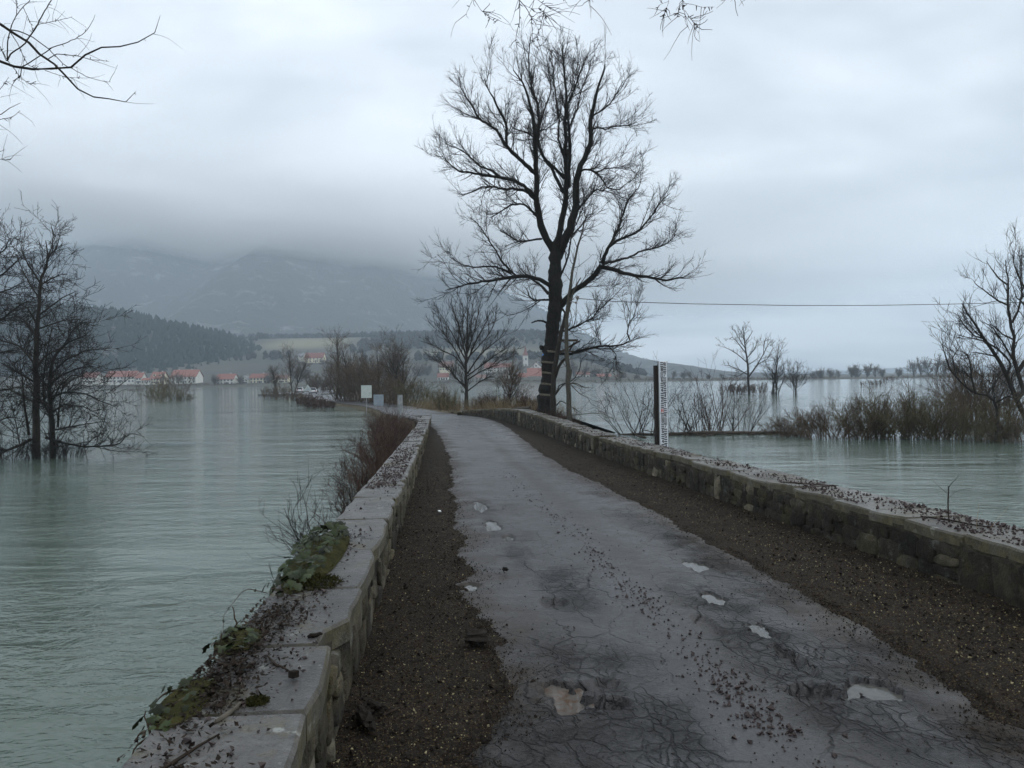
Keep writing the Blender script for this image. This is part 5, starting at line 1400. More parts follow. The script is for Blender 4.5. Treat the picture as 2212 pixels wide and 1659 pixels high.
# sapling behind the right wall near the camera
def cs(*ps): return [(1728.1 + .2187 * x, 1036.9 + .2187 * y) for x, y in ps]
it = [(None, cs((1475, 520), (1468, 370), (1463, 250), (1465, 150), (1467, 60)), 3.6, 2.4, 0), (0, cs((1455, 130), (1400, 90), (1320, 10), (1300, -20)), 1.1, .5, .2), (0, cs((1468, 75), (1500, 30), (1540, -10), (1580, -60)), 1.3, .5, -.2),
      (0, cs((1470, 180), (1530, 120), (1600, 92), (1690, 85)), 1.1, .5, .15), (0, cs((1465, 190), (1490, 245)), 1.2, .6, -.05)]
rngs = np.random.default_rng(71)
Ysap = 6.45
pts, rad = limbs_from_picture(rngs, it, Ysap, 10, .004)
origin = pts[0, 0].copy(); 
root = tag(empty('sapling', origin), 'single thin sapling sticking up behind the right parapet', 'sapling')
w = Wood(); w.add(pts[:1], rad[:1], 7); w.build('stem', 'bark_brown', root, origin=origin)
w = Wood(); w.add(pts[1:], rad[1:], 5); w.build('side_shoots', 'bark_brown', root, origin=origin)
for k, (poly, lab) in enumerate(((cs((1745, 480), (1745, 430), (1760, 300), (1772, 230)), 'hair-thin upright stalk behind the right parapet, right of the sapling'), (cs((1860, 500), (1890, 460), (1980, 350), (2060, 260)), 'hair-thin slanting stalk behind the right parapet, farthest right'))):
    pts, rad = limbs_from_picture(rngs, [(None, poly, .9, .5, 0)], 6.1, 8, .003)
    w = Wood(); w.add(pts, rad, 5); o = w.build('stalk', 'reed'); tag(o, lab, 'stalk')

# trees farther out in the flood on the right
def wtree(x, yb, yt, seed, lab, form='round', spread=.5, mats=('bark_brown', 'twig_dark'), group='trees standing out in the flood', **kw):
    p = onz(x, yb, 0.0); H_ = hgt(x, yt, p[1], 0)
    put_tree(tree_meshes('t', *bare_tree(seed, H_, spread, form=form, **kw), *mats), tuple(p), 1, seed, lab, group)
def c5(*ps): return [(1497.7 + .3229 * x, 489.6 + .3229 * y) for x, y in ps]
Y5 = float(onz(1617, 852, 0)[1])
plan_f = [dict(per_m=1.7, t0=.15, ang=.65, len=2.0, fall=.6, rmax=.05, rmin=.022, K=4, wob=.12, trop=(0, 0, .3)), dict(per_m=2.4, t0=.1, ang=.6, len=1.1, fall=.6, rmax=.022, rmin=.018, K=3, wob=.15, trop=(0, 0, .25)), dict(per_m=2.6, t0=.1, ang=.6, len=.6, fall=.5, rmax=.018, rmin=.015, K=2, wob=.15)]
pic_tree('tree', 'tall round-crowned bare tree out in the flood right of the gauge', [
    (None, c5((372, 1150), (368, 1000), (362, 900), (350, 820), (340, 740), (330, 670)), 6, 1.2, 0), (0, c5((366, 990), (300, 955), (240, 930), (195, 925)), 2.4, .9, -2), (0, c5((362, 910), (290, 850), (230, 815), (185, 800)), 2.4, .9, 2), (0, c5((355, 850), (300, 780), (260, 735), (235, 760)), 2.4, .9, -2.5),
    (0, c5((350, 820), (300, 740), (270, 680)), 2, .9, 1.5), (0, c5((345, 780), (385, 720), (400, 690)), 2, .9, -1.5), (0, c5((358, 880), (410, 820), (435, 750)), 2.2, .9, 2.5), (0, c5((368, 1010), (430, 920), (470, 850), (500, 790), (530, 750)), 3, .9, -2), (7, c5((470, 850), (470, 790), (490, 740)), 1.6, .8, .5), (7, c5((430, 920), (490, 890), (540, 800)), 1.8, .8, -1),
    (0, c5((366, 960), (300, 1000), (230, 990)), 1.6, .8, 2.5), (0, c5((360, 930), (420, 890), (450, 870)), 1.8, .8, -3), (0, c5((345, 760), (320, 700), (350, 660)), 1.6, .8, 2)], Y5, plan_f, 201, 'bark_brown', 'twig_dark', 0.0, K=10, sides=6, group='trees standing out in the flood')
wtree(1668, 851, 728, 202, 'slimmer bare tree leaning right beside the tall round-crowned one', 'tall', .4, lean=(.12, 0), dens=.8, fine=.9, thick=1.6)
wtree(1678, 851, 758, 203, 'lower bushy tree right of the slim leaning tree in the flood', 'vase', .5, stems=4, dens=.75, fine=.75, thick=1.6)
wtree(1718, 852, 782, 204, 'spreading many-stemmed bush tree at the right of the flooded group', 'vase', .8, stems=5, dens=.75, fine=.75, thick=1.6)
for i, (x, yb, yt, w, lab) in enumerate(((1582, 850, 828, 6, 'low bush left of the tall tree out in the flood'), (1608, 850, 826, 5, 'low bush at the foot of the tall tree out in the flood'), (1648, 851, 826, 6, 'low bush between the trees out in the flood'),
        (1885, 833, 820, 9, 'small dark round bush alone on the open flood'), (1920, 824, 812, 8, 'tiny bush just beyond the round bush on the open flood'),
        (335, 866, 828, 7.5, 'left part of the round bush islet on the left water'), (362, 867, 832, 6.5, 'right part of the round bush islet on the left water'), (392, 866, 848, 5.0, 'low fringe at the right end of the bush islet on the left water'),
        (378, 850, 806, 10, 'hazy dark bush in front of the large red-roofed house'), (285, 843, 838, 12, 'flat far shrub islet left of the bush islet'))):
    p = onz(x, yb, 0.0); H_ = max(1.2, hgt(x, yt, p[1], 0))
    far = p[1] > 180
    put_bush(make_bush(220 + i, H_, w, 40, .75 if not far else .5, .5, rmin=.02 if not far else .05), tuple(p), 'twig_olive' if 5 <= i <= 7 else 'twig_brown', lab, 'bush islets in the flood')
# left flooded end of the causeway
for i, (x, yb, yt, form, lab) in enumerate(((628, 858, 745, 'tall', 'tall bare tree on the islet left of the cars'), (598, 858, 786, 'tall', 'thin bare tree at the left of the islet by the cars'))):
    wtree(x, yb, yt, 211 + i, lab, form, .42, ('bark_brown', 'twig_brown'), 'trees on the islet by the cars', dens=1.2, fine=1.2, fork=.3, stems=2 if i == 0 else 1)
for i, (x, yb, yt, w, mat, lab) in enumerate(((588, 860, 836, 5.5, 'twig_brown', 'brown bush at the left end of the islet by the cars'), (612, 862, 832, 6, 'twig_brown', 'brown bush below the tall islet tree'), (640, 864, 846, 5.5, 'twig_brown', 'low brown bush in front of the leftmost car'),
        (662, 874, 853, 3.8, 'twig_red', 'red-brown bush left part in the water before the causeway'), (682, 880, 854, 3.8, 'twig_red', 'red-brown bush middle part in the water before the causeway'), (700, 882, 861, 3.2, 'twig_red', 'red-brown bush right part nearest the causeway shoulder'))):
    p = onz(x, yb, 0.0); H_ = hgt(x, yt, p[1], 0)
    put_bush(make_bush(240 + i, H_, w, 44, .75, .5, rmin=.02), tuple(p), mat, lab, 'brown bushes by the flooded causeway')
p = at(692, 846, 205); put_bush(make_bush(260, 4.6, 7, 44, 1.3, .4, rmin=.03), (p[0], p[1], .3), 'twig_brown', 'hazy brown bush behind the parked white cars')

# ------------------------------------------------------------------ water gauge
GY = 16.75
ga, gb = at(1421, 778, GY), at(1443.5, 1010, GY)
gm = GY / F * 110.6                     # one gauge metre
GAU = tag(empty('water_gauge', (0, 0, 0)), 'white water-level gauge with black marks on a dark post behind the right parapet', 'gauge')
gtop = at(1431.5, 781, GY)
bw = .165 * gm / 1.0 * .95
GL = Matrix.Translation(Vector(gtop))
GAU.location = gtop
zb = -gtop[2] - .3
rot = R(0.35)
GAU.rotation_euler = (0, -rot, R(6))
MB().box(-bw / 2, bw / 2, -.012, .012, zb, 0).build('scale_board', 'white_paint', GAU)
sbd = GAU.children[0]
MB().box(-bw / 2 - .018, -bw / 2 - .001, -.014, .03, zb, .005).build('edge_strip', 'steel', GAU)
MB().box(bw / 2 + .001, bw / 2 + .010, -.014, .03, zb, .005).build('edge_strip', 'steel', GAU)
pm = MB().box(-bw / 2 - .088, -bw / 2 - .022, .0, .15, zb, -.085).mesh('post'); bevel(pm, .008)
link('post', pm, 'pole_wood', GAU)
# I-beam flange behind the board
MB().box(-bw / 2 - .022, bw / 2 - .02, .032, .06, zb, -.06).build('rear_plate', 'pole_wood', GAU)
DIG = {'0': 'abcdef', '1': 'bc', '2': 'abged', '3': 'abgcd', '4': 'fgbc', '5': 'afgcd', '6': 'afgedc', '7': 'abc', '8': 'abcdefg', '9': 'abcdfg'}
def digit(mb, ch, x, z, w, h, th):
    """a stroke figure centred at x, z on the board's face"""
    y0, y1 = -.0155, -.0125
    X0, X1, Z0, Z1, Zm = x - w / 2, x + w / 2, z - h / 2, z + h / 2, z
    seg = {'a': (X0, X1, Z1 - th, Z1), 'd': (X0, X1, Z0, Z0 + th), 'g': (X0, X1, Zm - th / 2, Zm + th / 2),
           'f': (X0, X0 + th, Zm, Z1), 'b': (X1 - th, X1, Zm, Z1), 'e': (X0, X0 + th, Z0, Zm), 'c': (X1 - th, X1, Z0, Zm)}
    if ch == '1':
        mb.box(x - th / 2, x + th / 2, y0, y1, Z0, Z1); mb.box(x - w * .35, x - th / 2, y0, y1, Z1 - th * 1.6, Z1 - th * .5); return
    if ch == '7':
        mb.box(X0, X1, y0, y1, Z1 - th, Z1)
        mb.add([(X1 - th, y0, Z1 - th), (X1, y0, Z1 - th), (x - w * .05, y0, Z0), (x - w * .05 - th, y0, Z0)], [(0, 1, 2, 3)]); return
    if ch == '4':
        mb.box(X1 - th * 1.6, X1 - th * .6, y0, y1, Z0, Z1); mb.box(X0, X1, y0 - .001, y1, Z0 + h * .28, Z0 + h * .28 + th)
        mb.add([(X0, y0, Z0 + h * .28 + th), (X0 + th, y0, Z0 + h * .28 + th), (X1 - th * .6, y0, Z1), (X1 - th * 1.6, y0, Z1)], [(0, 1, 2, 3)]); return
    for k, sname in enumerate(DIG[ch]):
        a, b_, c, d = seg[sname]
        mb.box(a, b_, y0 - .0004 * (k % 3), y1, c, d)
dm = .1 * gm
lay = '9876543210987654321'
for k, ch in enumerate(lay):
    zt = -.012 - k * dm                       # top of this decimetre
    left = (int(ch) % 2 == 0)
    # figure on one half, three bars on the other
    fx = -bw * .16 if left else bw * .20
    bx = bw * .20 if left else -bw * .16
    if ch == '0':
        mb = MB()
        for q in range(2):
            mb.box(fx - .03 + q * .035, fx - .012 + q * .035, -.0155, -.0125, zt - dm * .80, zt - dm * .12)
        mb.add([(fx - .03, -.0158, zt - dm * .12), (fx - .012, -.0158, zt - dm * .12), (fx + .002, -.0158, zt - dm * .6), (fx - .012, -.0158, zt - dm * .6)], [(0, 1, 2, 3)])
        mb.build('red_metre_figure', 'red_paint', sbd)
    else:
        mb = MB(); digit(mb, ch, fx, zt - dm * .46, .042 * gm, .074 * gm, .014 * gm); mb.build('figure', 'black_paint', sbd)
    for q in range(3):
        zz = zt - dm * (.02 + .39 * q)
        MB().box(bx - .030 * gm, bx + .030 * gm, -.0150, -.0122, zz - dm * .21, zz).build('mark', 'black_paint', sbd)
MB().box(-bw / 2, bw / 2, -.0153, -.0122, -.012 - 10 * dm + .004, -.012 - 10 * dm + .012).build('board_joint', 'black_paint', sbd)

# ------------------------------------------------------------------ signs, posts
def sign(label, corners, Y, legs, mat, legmat, zfoot, extra=None, cat='road sign', tilt=0.0):
    (x0, y0, x1, y1) = corners
    a, b_ = at(x0, y0, Y), at(x1, y1, Y)
    loc = np.array([(a[0] + b_[0]) / 2, Y, zfoot])
    root = tag(empty('road_sign', loc, tilt), label, cat)
    hw, zt, zb = abs(b_[0] - a[0]) / 2, a[2] - zfoot, b_[2] - zfoot
    me = MB().box(-hw, hw, -.015, .015, zb, zt).mesh('panel'); bevel(me, .01); link('panel', me, mat, root)
    for fx in legs:
        MB().tube([(fx * hw, .055, -.6), (fx * hw, .055, zt - .08)], .035, 8).build('post', legmat, root)
    for z in (zb + .15 * (zt - zb), zb + .85 * (zt - zb)):
        for fx in legs:
            MB().box(fx * hw - .06, fx * hw + .06, .016, .09, z - .02, z + .02).build('clamp', 'steel', root)
    return root, hw, zb, zt
Ysg = float(onz(792, 892, 0)[1])
rt_, hw, zb, zt = sign('pale square sign on a single post standing in the water', (780, 832.5, 803, 859.5), Ysg, (0.0,), 'sign_white', 'steel', 0.0, tilt=R(4))
for q, (x0, x1, z) in enumerate(((.45, .72, .36), (.3, .6, .18))):
    MB().box(x0 * hw, x1 * hw, -.0195, -.0165, zb + (zt - zb) * z - .02, zb + (zt - zb) * z + .02).build('faint_line', 'sign_back', rt_)
sign('blue-grey square sign seen on two legs standing in the water', (806.5, 852.5, 829, 876), float(onz(815, 893, 0)[1]), (-.55, .6), 'sign_blue', 'steel', 0.0, tilt=R(-6))
# bollards at the bridge end
for (x, yb, yt, Y, w, lab, mat, nm) in ((864, 905, 852.5, 48, 9.6, 'pale square concrete bollard left of the broad tree', 'concrete', 'bollard'), (998.5, 883, 848.5, 55, 7.0, 'grey-blue steel post just left of the round tree trunk', 'sign_back', 'bollard')):
    a = at(x, yt, Y); z0 = float(at(x, yb, Y)[2]); hw = w / 2 / F * Y
    root = tag(empty(nm, (a[0], Y, z0)), lab, 'bollard')
    h = a[2] - z0
    me = MB().box(-hw, hw, -hw, hw, -.7, h - .03).mesh('shaft'); bevel(me, .02); link('shaft', me, mat, root)
    me = MB().box(-hw - .01, hw + .01, -hw - .01, hw + .01, h - .029, h).mesh('cap'); bevel(me, .008); link('cap', me, 'coping', root)
# triangular sign by the cars
Yt = 178
a, b_ = at(655.5, 844.5, Yt), at(674, 844.5, Yt); c = at(664.8, 830.5, Yt)
root = tag(empty('road_sign', (c[0], Yt, .45)), 'grey triangular warning sign seen between the two nearer white cars', 'road sign')
tri = [(a[0] - c[0], a[2] - .45), (b_[0] - c[0], b_[2] - .45), (0, c[2] - .45)]
MB().prism(tri, lambda p: (p[0], -.015, p[1]), lambda p: (p[0], .015, p[1])).build('panel', 'sign_white', root)
tri2 = [(p[0] * .62, (p[1] - .55) * .62 + .62) for p in tri]
MB().prism(tri2, lambda p: (p[0], -.020, p[1]), lambda p: (p[0], -.017, p[1])).build('inner_panel', 'sign_back', root)
MB().tube([(0, .05, -.5), (0, .05, 1.4)], .03, 8).build('post', 'steel', root)

# ------------------------------------------------------------------ cars
def make_car(label, loc, rz, wagon=1.0):
    root = tag(empty('parked_car', loc, rz), label, 'car', 'white cars on the flooded road')
    # local: -y is the rear (towards the camera), x across
    st = [(-2.10, .36, .62, .80, .86), (-2.02, .30, .86, .84, .88), (-1.6, .26, .92, .88, .90), (-.6, .24, .93, .89, .91), (.5, .24, .92, .89, .90), (1.2, .26, .88, .87, .88), (1.9, .30, .74, .80, .84), (2.1, .40, .60, .68, .72)]
    V, f = [], []
    for (y, zb, zt, wt, wb) in st:
        m_ = (zb + zt) / 2
        V += [(-wb * .92, y, zb), (-wb, y, m_), (-wt, y, zt), (wt, y, zt), (wb, y, m_), (wb * .92, y, zb)]
    n = 6
    for k in range(len(st) - 1):
        for j in range(n):
            f.append((k * n + j, k * n + (j + 1) % n, (k + 1) * n + (j + 1) % n, (k + 1) * n + j))
    f += [tuple(range(n)), tuple((len(st) - 1) * n + j for j in range(n))[::-1]]
    body = MB().add(V, f).mesh('body', True); link('body', body, 'car_white', root)
    # glasshouse in glass, with roof and pillars in paint
    g0 = [(-1.98, .90, .80), (-1.62, 1.42, .60), (.45, 1.46, .60), (1.15, .90, .78)]
    V = []
    for (y, z, w) in g0:
        V += [(-w, y, z), (w, y, z)]
    V += [(-.86, -1.9, .90), (.86, -1.9, .90), (-.86, 1.1, .90), (.86, 1.1, .90)]
    MB().add(V[:8], [(0, 1, 3, 2), (2, 3, 5, 4), (4, 5, 7, 6), (0, 2, 4, 6), (1, 7, 5, 3)]).build('windows', 'car_glass', root)
    MB().box(-.61, .61, -1.66, .48, 1.425, 1.49).build('roof', 'car_white', root)
    for sx in (-1, 1):
        for (ya, za, xa, yb_, zb_, xb) in ((-1.99, .90, .80, -1.62, 1.45, .61), (1.16, .90, .78, .45, 1.46, .61), (-.5, .9, .86, -.5, 1.45, .62)):
            MB().tube([(sx * xa, ya, za), (sx * xb, yb_, zb_)], .05, 6).build('pillar', 'car_white', root)
        MB().box(sx * .60 - .13, sx * .60 + .13, -2.10, -2.03, .70, .86).build('tail_light', 'tail_red', root)
        MB().box(sx * .98 - .08, sx * .98 + .08, .75, .85, .90, 1.02).build('mirror', 'car_white', root)
    MB().box(-.26, .26, -2.125, -2.10, .56, .67).build('number_plate', 'plate', root)
    MB().box(-.80, .80, -2.14, -2.05, .34, .46).build('rear_bumper', 'tyre', root)
    for sx in (-1, 1):
        for y in (-1.32, 1.30):
            w = MB().tube([(sx * .70, y, .32), (sx * .70 + sx * .19, y, .32)], [.32, .32], 16).build('wheel', 'tyre', root)
            MB().tube([(sx * .892, y, .32), (sx * .90, y, .32)], [.20, .18], 12).build('rim', 'steel', w)
    return root
for (x, yb, Y, rz, lab) in ((648.7, 848.3, 183, R(10), 'leftmost white car, parked at the flood edge'), (676, 850.6, 168, R(16), 'middle white car driving away right of the triangular sign'), (705, 842.6, 238, R(14), 'farthest white car, rightmost of the three')):
    p = onz(x, yb, .32)
    make_car(lab, tuple(p), rz)
# apron under the left car and flood water on the road's right half
ap = MB().prism([(-64, 186), (-49, 180), (-52, 212), (-67, 216)], lambda p: (p[0], p[1], -1.0), lambda p: (p[0], p[1], .30)).mesh('lay_by'); link('lay_by', ap, 'asphalt'); tag(bpy.data.objects['lay_by'], kind='structure')
fl = [(-46.5, 188), (-43.6, 166), (-40.5, 164), (-40.5, 182), (-44, 198), (-47, 204)]
o = link('flood_pool', mesh_np('flood_pool', [(x, y, .345) for x, y in fl], faces=[tuple(range(6))]), 'water'); tag(o, 'bright pool of flood water across the right half of the far road', 'puddle')

# ------------------------------------------------------------------ far shore, hills and mountain
def zshore(x, y):
    """height of the land behind the flood"""
    x = np.asarray(x, float); y = np.asarray(y, float)
    line = 478 + 10 * fbm(x * .012, x * 0, 91, 3)
    z = np.interp(y - line, [-30, 0, 8, 40, 100, 160, 220, 400, 540, 900, 5000], [-2, 0, .8, 2.6, 6, 12, 20, 40, 62, 80, 90])
    east = sstep(150, 40, x)
    zl = np.interp(y - line, [-30, 0, 8, 40, 400, 5000], [-2, 0, .5, .7, 1.0, 4.0])
    return z * east + zl * (1 - east)
xs = np.linspace(-1500, 1500, 170)
ys = np.concatenate([np.linspace(440, 760, 60), np.linspace(775, 1600, 40), np.linspace(1650, 5290, 14)])
X, Y = np.meshgrid(xs, ys)
X = X * np.interp(Y, [440, 900, 5290], [1, 1.3, 2.8])
Z = zshore(X, Y) + .6 * fbm(X * .01, Y * .01, 92, 4) * sstep(490, 560, Y)
ii = np.arange(X.size).reshape(X.shape)
q = np.stack([ii[:-1, :-1], ii[:-1, 1:], ii[1:, 1:], ii[1:, :-1]], -1).reshape(-1, 4)
me = mesh_np('far_shore', np.stack([X, Y, Z], -1).reshape(-1, 3), quads=q, smooth=True)
fld = np.exp(-((X + 262) / 52) ** 4 - ((Y - 950) / 62) ** 4) + .7 * np.exp(-((X + 320) / 60) ** 4 - ((Y - 1090) / 40) ** 4) + .6 * np.exp(-((X + 30) / 70) ** 4 - ((Y - 800) / 50) ** 4)
a_ = me.attributes.new('field', 'FLOAT', 'POINT'); a_.data.foreach_set('value', fld.astype(np.float32).ravel())
tag(link('far_shore', me, 'far_land'), kind='structure')

def crest(profile, Yc, lower=0.0):
    """picture silhouette -> world x and height at distance Yc"""
    P_ = np.array([at(x, y, Yc) for x, y in profile])
    return P_[:, 0], P_[:, 2] - lower
# wooded hill
HX, HZ = crest([(-700, 700), (-300, 650), (-100, 640), (60, 650), (160, 662), (260, 672), (350, 696), (430, 708), (500, 733), (560, 762), (600, 782), (630, 800), (680, 822)], 860, 9)
def hill(x, y):
    xx = np.asarray(x) * 860 / np.maximum(y, 600) if False else np.asarray(x)
    top = np.interp(xx, HX, HZ)
    ramp_ = sstep(560, 860, y) * (1 - .35 * sstep(900, 1300, y))
    return top * ramp_ + 3 * fbm(xx * .015, y * .015, 95, 4) - 4 * (1 - sstep(540, 580, y))
xs = np.linspace(-1500, -150, 140); ys = np.linspace(545, 1300, 70)
X, Y = np.meshgrid(xs, ys); Z = hill(X, Y)
ii = np.arange(X.size).reshape(X.shape)
q = np.stack([ii[:-1, :-1], ii[:-1, 1:], ii[1:, 1:], ii[1:, :-1]], -1).reshape(-1, 4)
tag(link('wooded_hill', mesh_np('wooded_hill', np.stack([X, Y, Z], -1).reshape(-1, 3), quads=q, smooth=True), 'forest_floor'), kind='structure')
# mountain
YM = 2600
MX, MZ = crest([(-900, 700), (-400, 640), (-150, 610), (0, 596), (100, 575), (150, 557), (200, 541), (260, 524), (330, 506), (420, 494), (520, 490), (620, 490), (720, 493), (800, 505), (860, 530), (930, 580), (1000, 612), (1080, 642), (1150, 668), (1220, 705), (1290, 748), (1350, 776), (1410, 795), (1480, 806), (1700, 812)], YM)
def mountain(x, y):
    top = np.interp(x, MX, MZ)
    t_ = sstep(950, YM, y)
    gul = fbm(x * .0022, y * .0012, 101, 5, .55)
    spur = fbm(x * .0045 + 3, y * .0007, 103, 4, .5)
    h = top * (t_ ** 1.5) * (1 + .26 * gul * (1 - t_ ** 4)) + 95 * spur * t_ * (1 - t_) * 4 * np.clip(top / 300, 0, 1)
    h += 7 * fbm(x * .02, y * .02, 105, 4, .6) * np.clip(h / 60, 0, 1)
    return h - 25 * (1 - sstep(950, 1100, y))
xs = np.linspace(-3600, 1700, 240); ys = np.concatenate([np.linspace(900, 2600, 90), np.linspace(2640, 3300, 12)])
X, Y = np.meshgrid(xs, ys); Z = mountain(X, np.minimum(Y, YM)) - 0.25 * np.maximum(Y - YM, 0)
ii = np.arange(X.size).reshape(X.shape)
q = np.stack([ii[:-1, :-1], ii[:-1, 1:], ii[1:, 1:], ii[1:, :-1]], -1).reshape(-1, 4)
tag(link('mountain', mesh_np('mountain', np.stack([X, Y, Z], -1).reshape(-1, 3), quads=q, smooth=True), 'forest_floor'), kind='structure')
# far low ridge across the plain on the right
FX, FZ = crest([(1300, 812), (1500, 806), (1700, 803), (1900, 795), (2050, 790), (2300, 786), (2700, 780)], 4300)
xs = np.linspace(FX[0] - 400, 4200, 90)
top = np.interp(xs, FX, FZ) + 12 * fbm(xs * .004, xs * 0, 107, 4)
V = []
for yv, k in ((3700, -.1), (3950, .6), (4300, 1.0), (5200, .6)):
    V.append(np.stack([xs, np.full_like(xs, yv), top * k - (5 if k < 0 else 0)], -1))
V = np.array(V); ii = np.arange(V.shape[0] * V.shape[1]).reshape(V.shape[0], V.shape[1])
q = np.stack([ii[:-1, :-1], ii[:-1, 1:], ii[1:, 1:], ii[1:, :-1]], -1).reshape(-1, 4)
tag(link('far_ridge', mesh_np('far_ridge', V.reshape(-1, 3), quads=q, smooth=True), 'forest_floor'), kind='structure')

# forest: real tree-sized crowns on the hill and mountain
def crowns(name, label, P_, Hs, mat, seed, conifer):
    rng = np.random.default_rng(seed)
    n = len(P_); k = 5
    rings = ((0.12, .85), (.38, 1.0), (.68, .62), (1.0, .04)) if conifer else ((.18, .55), (.42, 1.0), (.75, .85), (1.0, .15))
    th = np.arange(k) * 2 * math.pi / k
    V = np.empty((n, len(rings), k, 3))
    rad = Hs * (.24 if conifer else .34) * rng.uniform(.75, 1.25, n)
    ph = rng.random(n) * 6.28
    for j, (zf, rf) in enumerate(rings):
        rr = rad[:, None] * rf * rng.uniform(.65, 1.35, (n, k))
        V[:, j, :, 0] = P_[:, None, 0] + rr * np.cos(th[None] + ph[:, None] + .5 * j)
        V[:, j, :, 1] = P_[:, None, 1] + rr * np.sin(th[None] + ph[:, None] + .5 * j)
        V[:, j, :, 2] = P_[:, None, 2] + Hs[:, None] * (zf + rng.normal(0, .05, (n, k)) * (j < 3))
    ii = np.arange(n * len(rings) * k).reshape(n, len(rings), k)
    q = np.stack([ii[:, :-1, :], np.roll(ii[:, :-1, :], -1, 2), np.roll(ii[:, 1:, :], -1, 2), ii[:, 1:, :]], -1).reshape(-1, 4)
    o = link(name, mesh_np(name, V.reshape(-1, 3), quads=q), mat); tag(o, label, 'forest', kind='stuff')
rf = np.random.default_rng(111)
n = 5600
x = rf.uniform(-1100, -175, n); y = rf.uniform(600, 930, n)
top = np.interp(x, HX, HZ); keep = top * sstep(560, 860, y) > 5
x, y = x[keep], y[keep]
crowns('hill_forest', 'dark evergreen forest covering the low hill on the left', np.stack([x, y, hill(x, y) - .5], -1), rf.uniform(8, 15, len(x)), 'conifer', 112, True)
n = 3000
x = rf.uniform(-2600, 1000, n); y = 2380 + 220 * rf.random(n)
z = mountain(x, y); keep = z > 25
x, y, z = x[keep], y[keep], z[keep]
crowns('mountain_forest', 'bare hazy woodland covering the mountain slopes', np.stack([x, y, z - 1.5], -1), rf.uniform(8, 15, len(x)), 'bare_wood', 113, False)

n = 7500
x = rf.uniform(-420, 420, n) * 1.0; y = 690 + 560 * rf.random(n)
fl_ = np.exp(-((x + 262) / 58) ** 4 - ((y - 950) / 75) ** 4) + np.exp(-((x + 320) / 60) ** 4 - ((y - 1090) / 45) ** 4) + np.exp(-((x + 30) / 70) ** 4 - ((y - 800) / 50) ** 4)
clump = fbm(x * .012, y * .012, 115, 3) + .35 * (y > 900)
keep = (fl_ < .04) & (clump > .0) & (x < 60 + .1 * y) & ~((np.abs(x + 187) < 30) & (y < 730))
x, y = x[keep], y[keep]
crowns('slope_wood', 'hazy bare woodland on the slopes behind the village', np.stack([x, y, np.maximum(zshore(x, y), mountain(x, y)) - .5], -1), rf.uniform(5, 10, len(x)), 'bare_wood', 116, False)

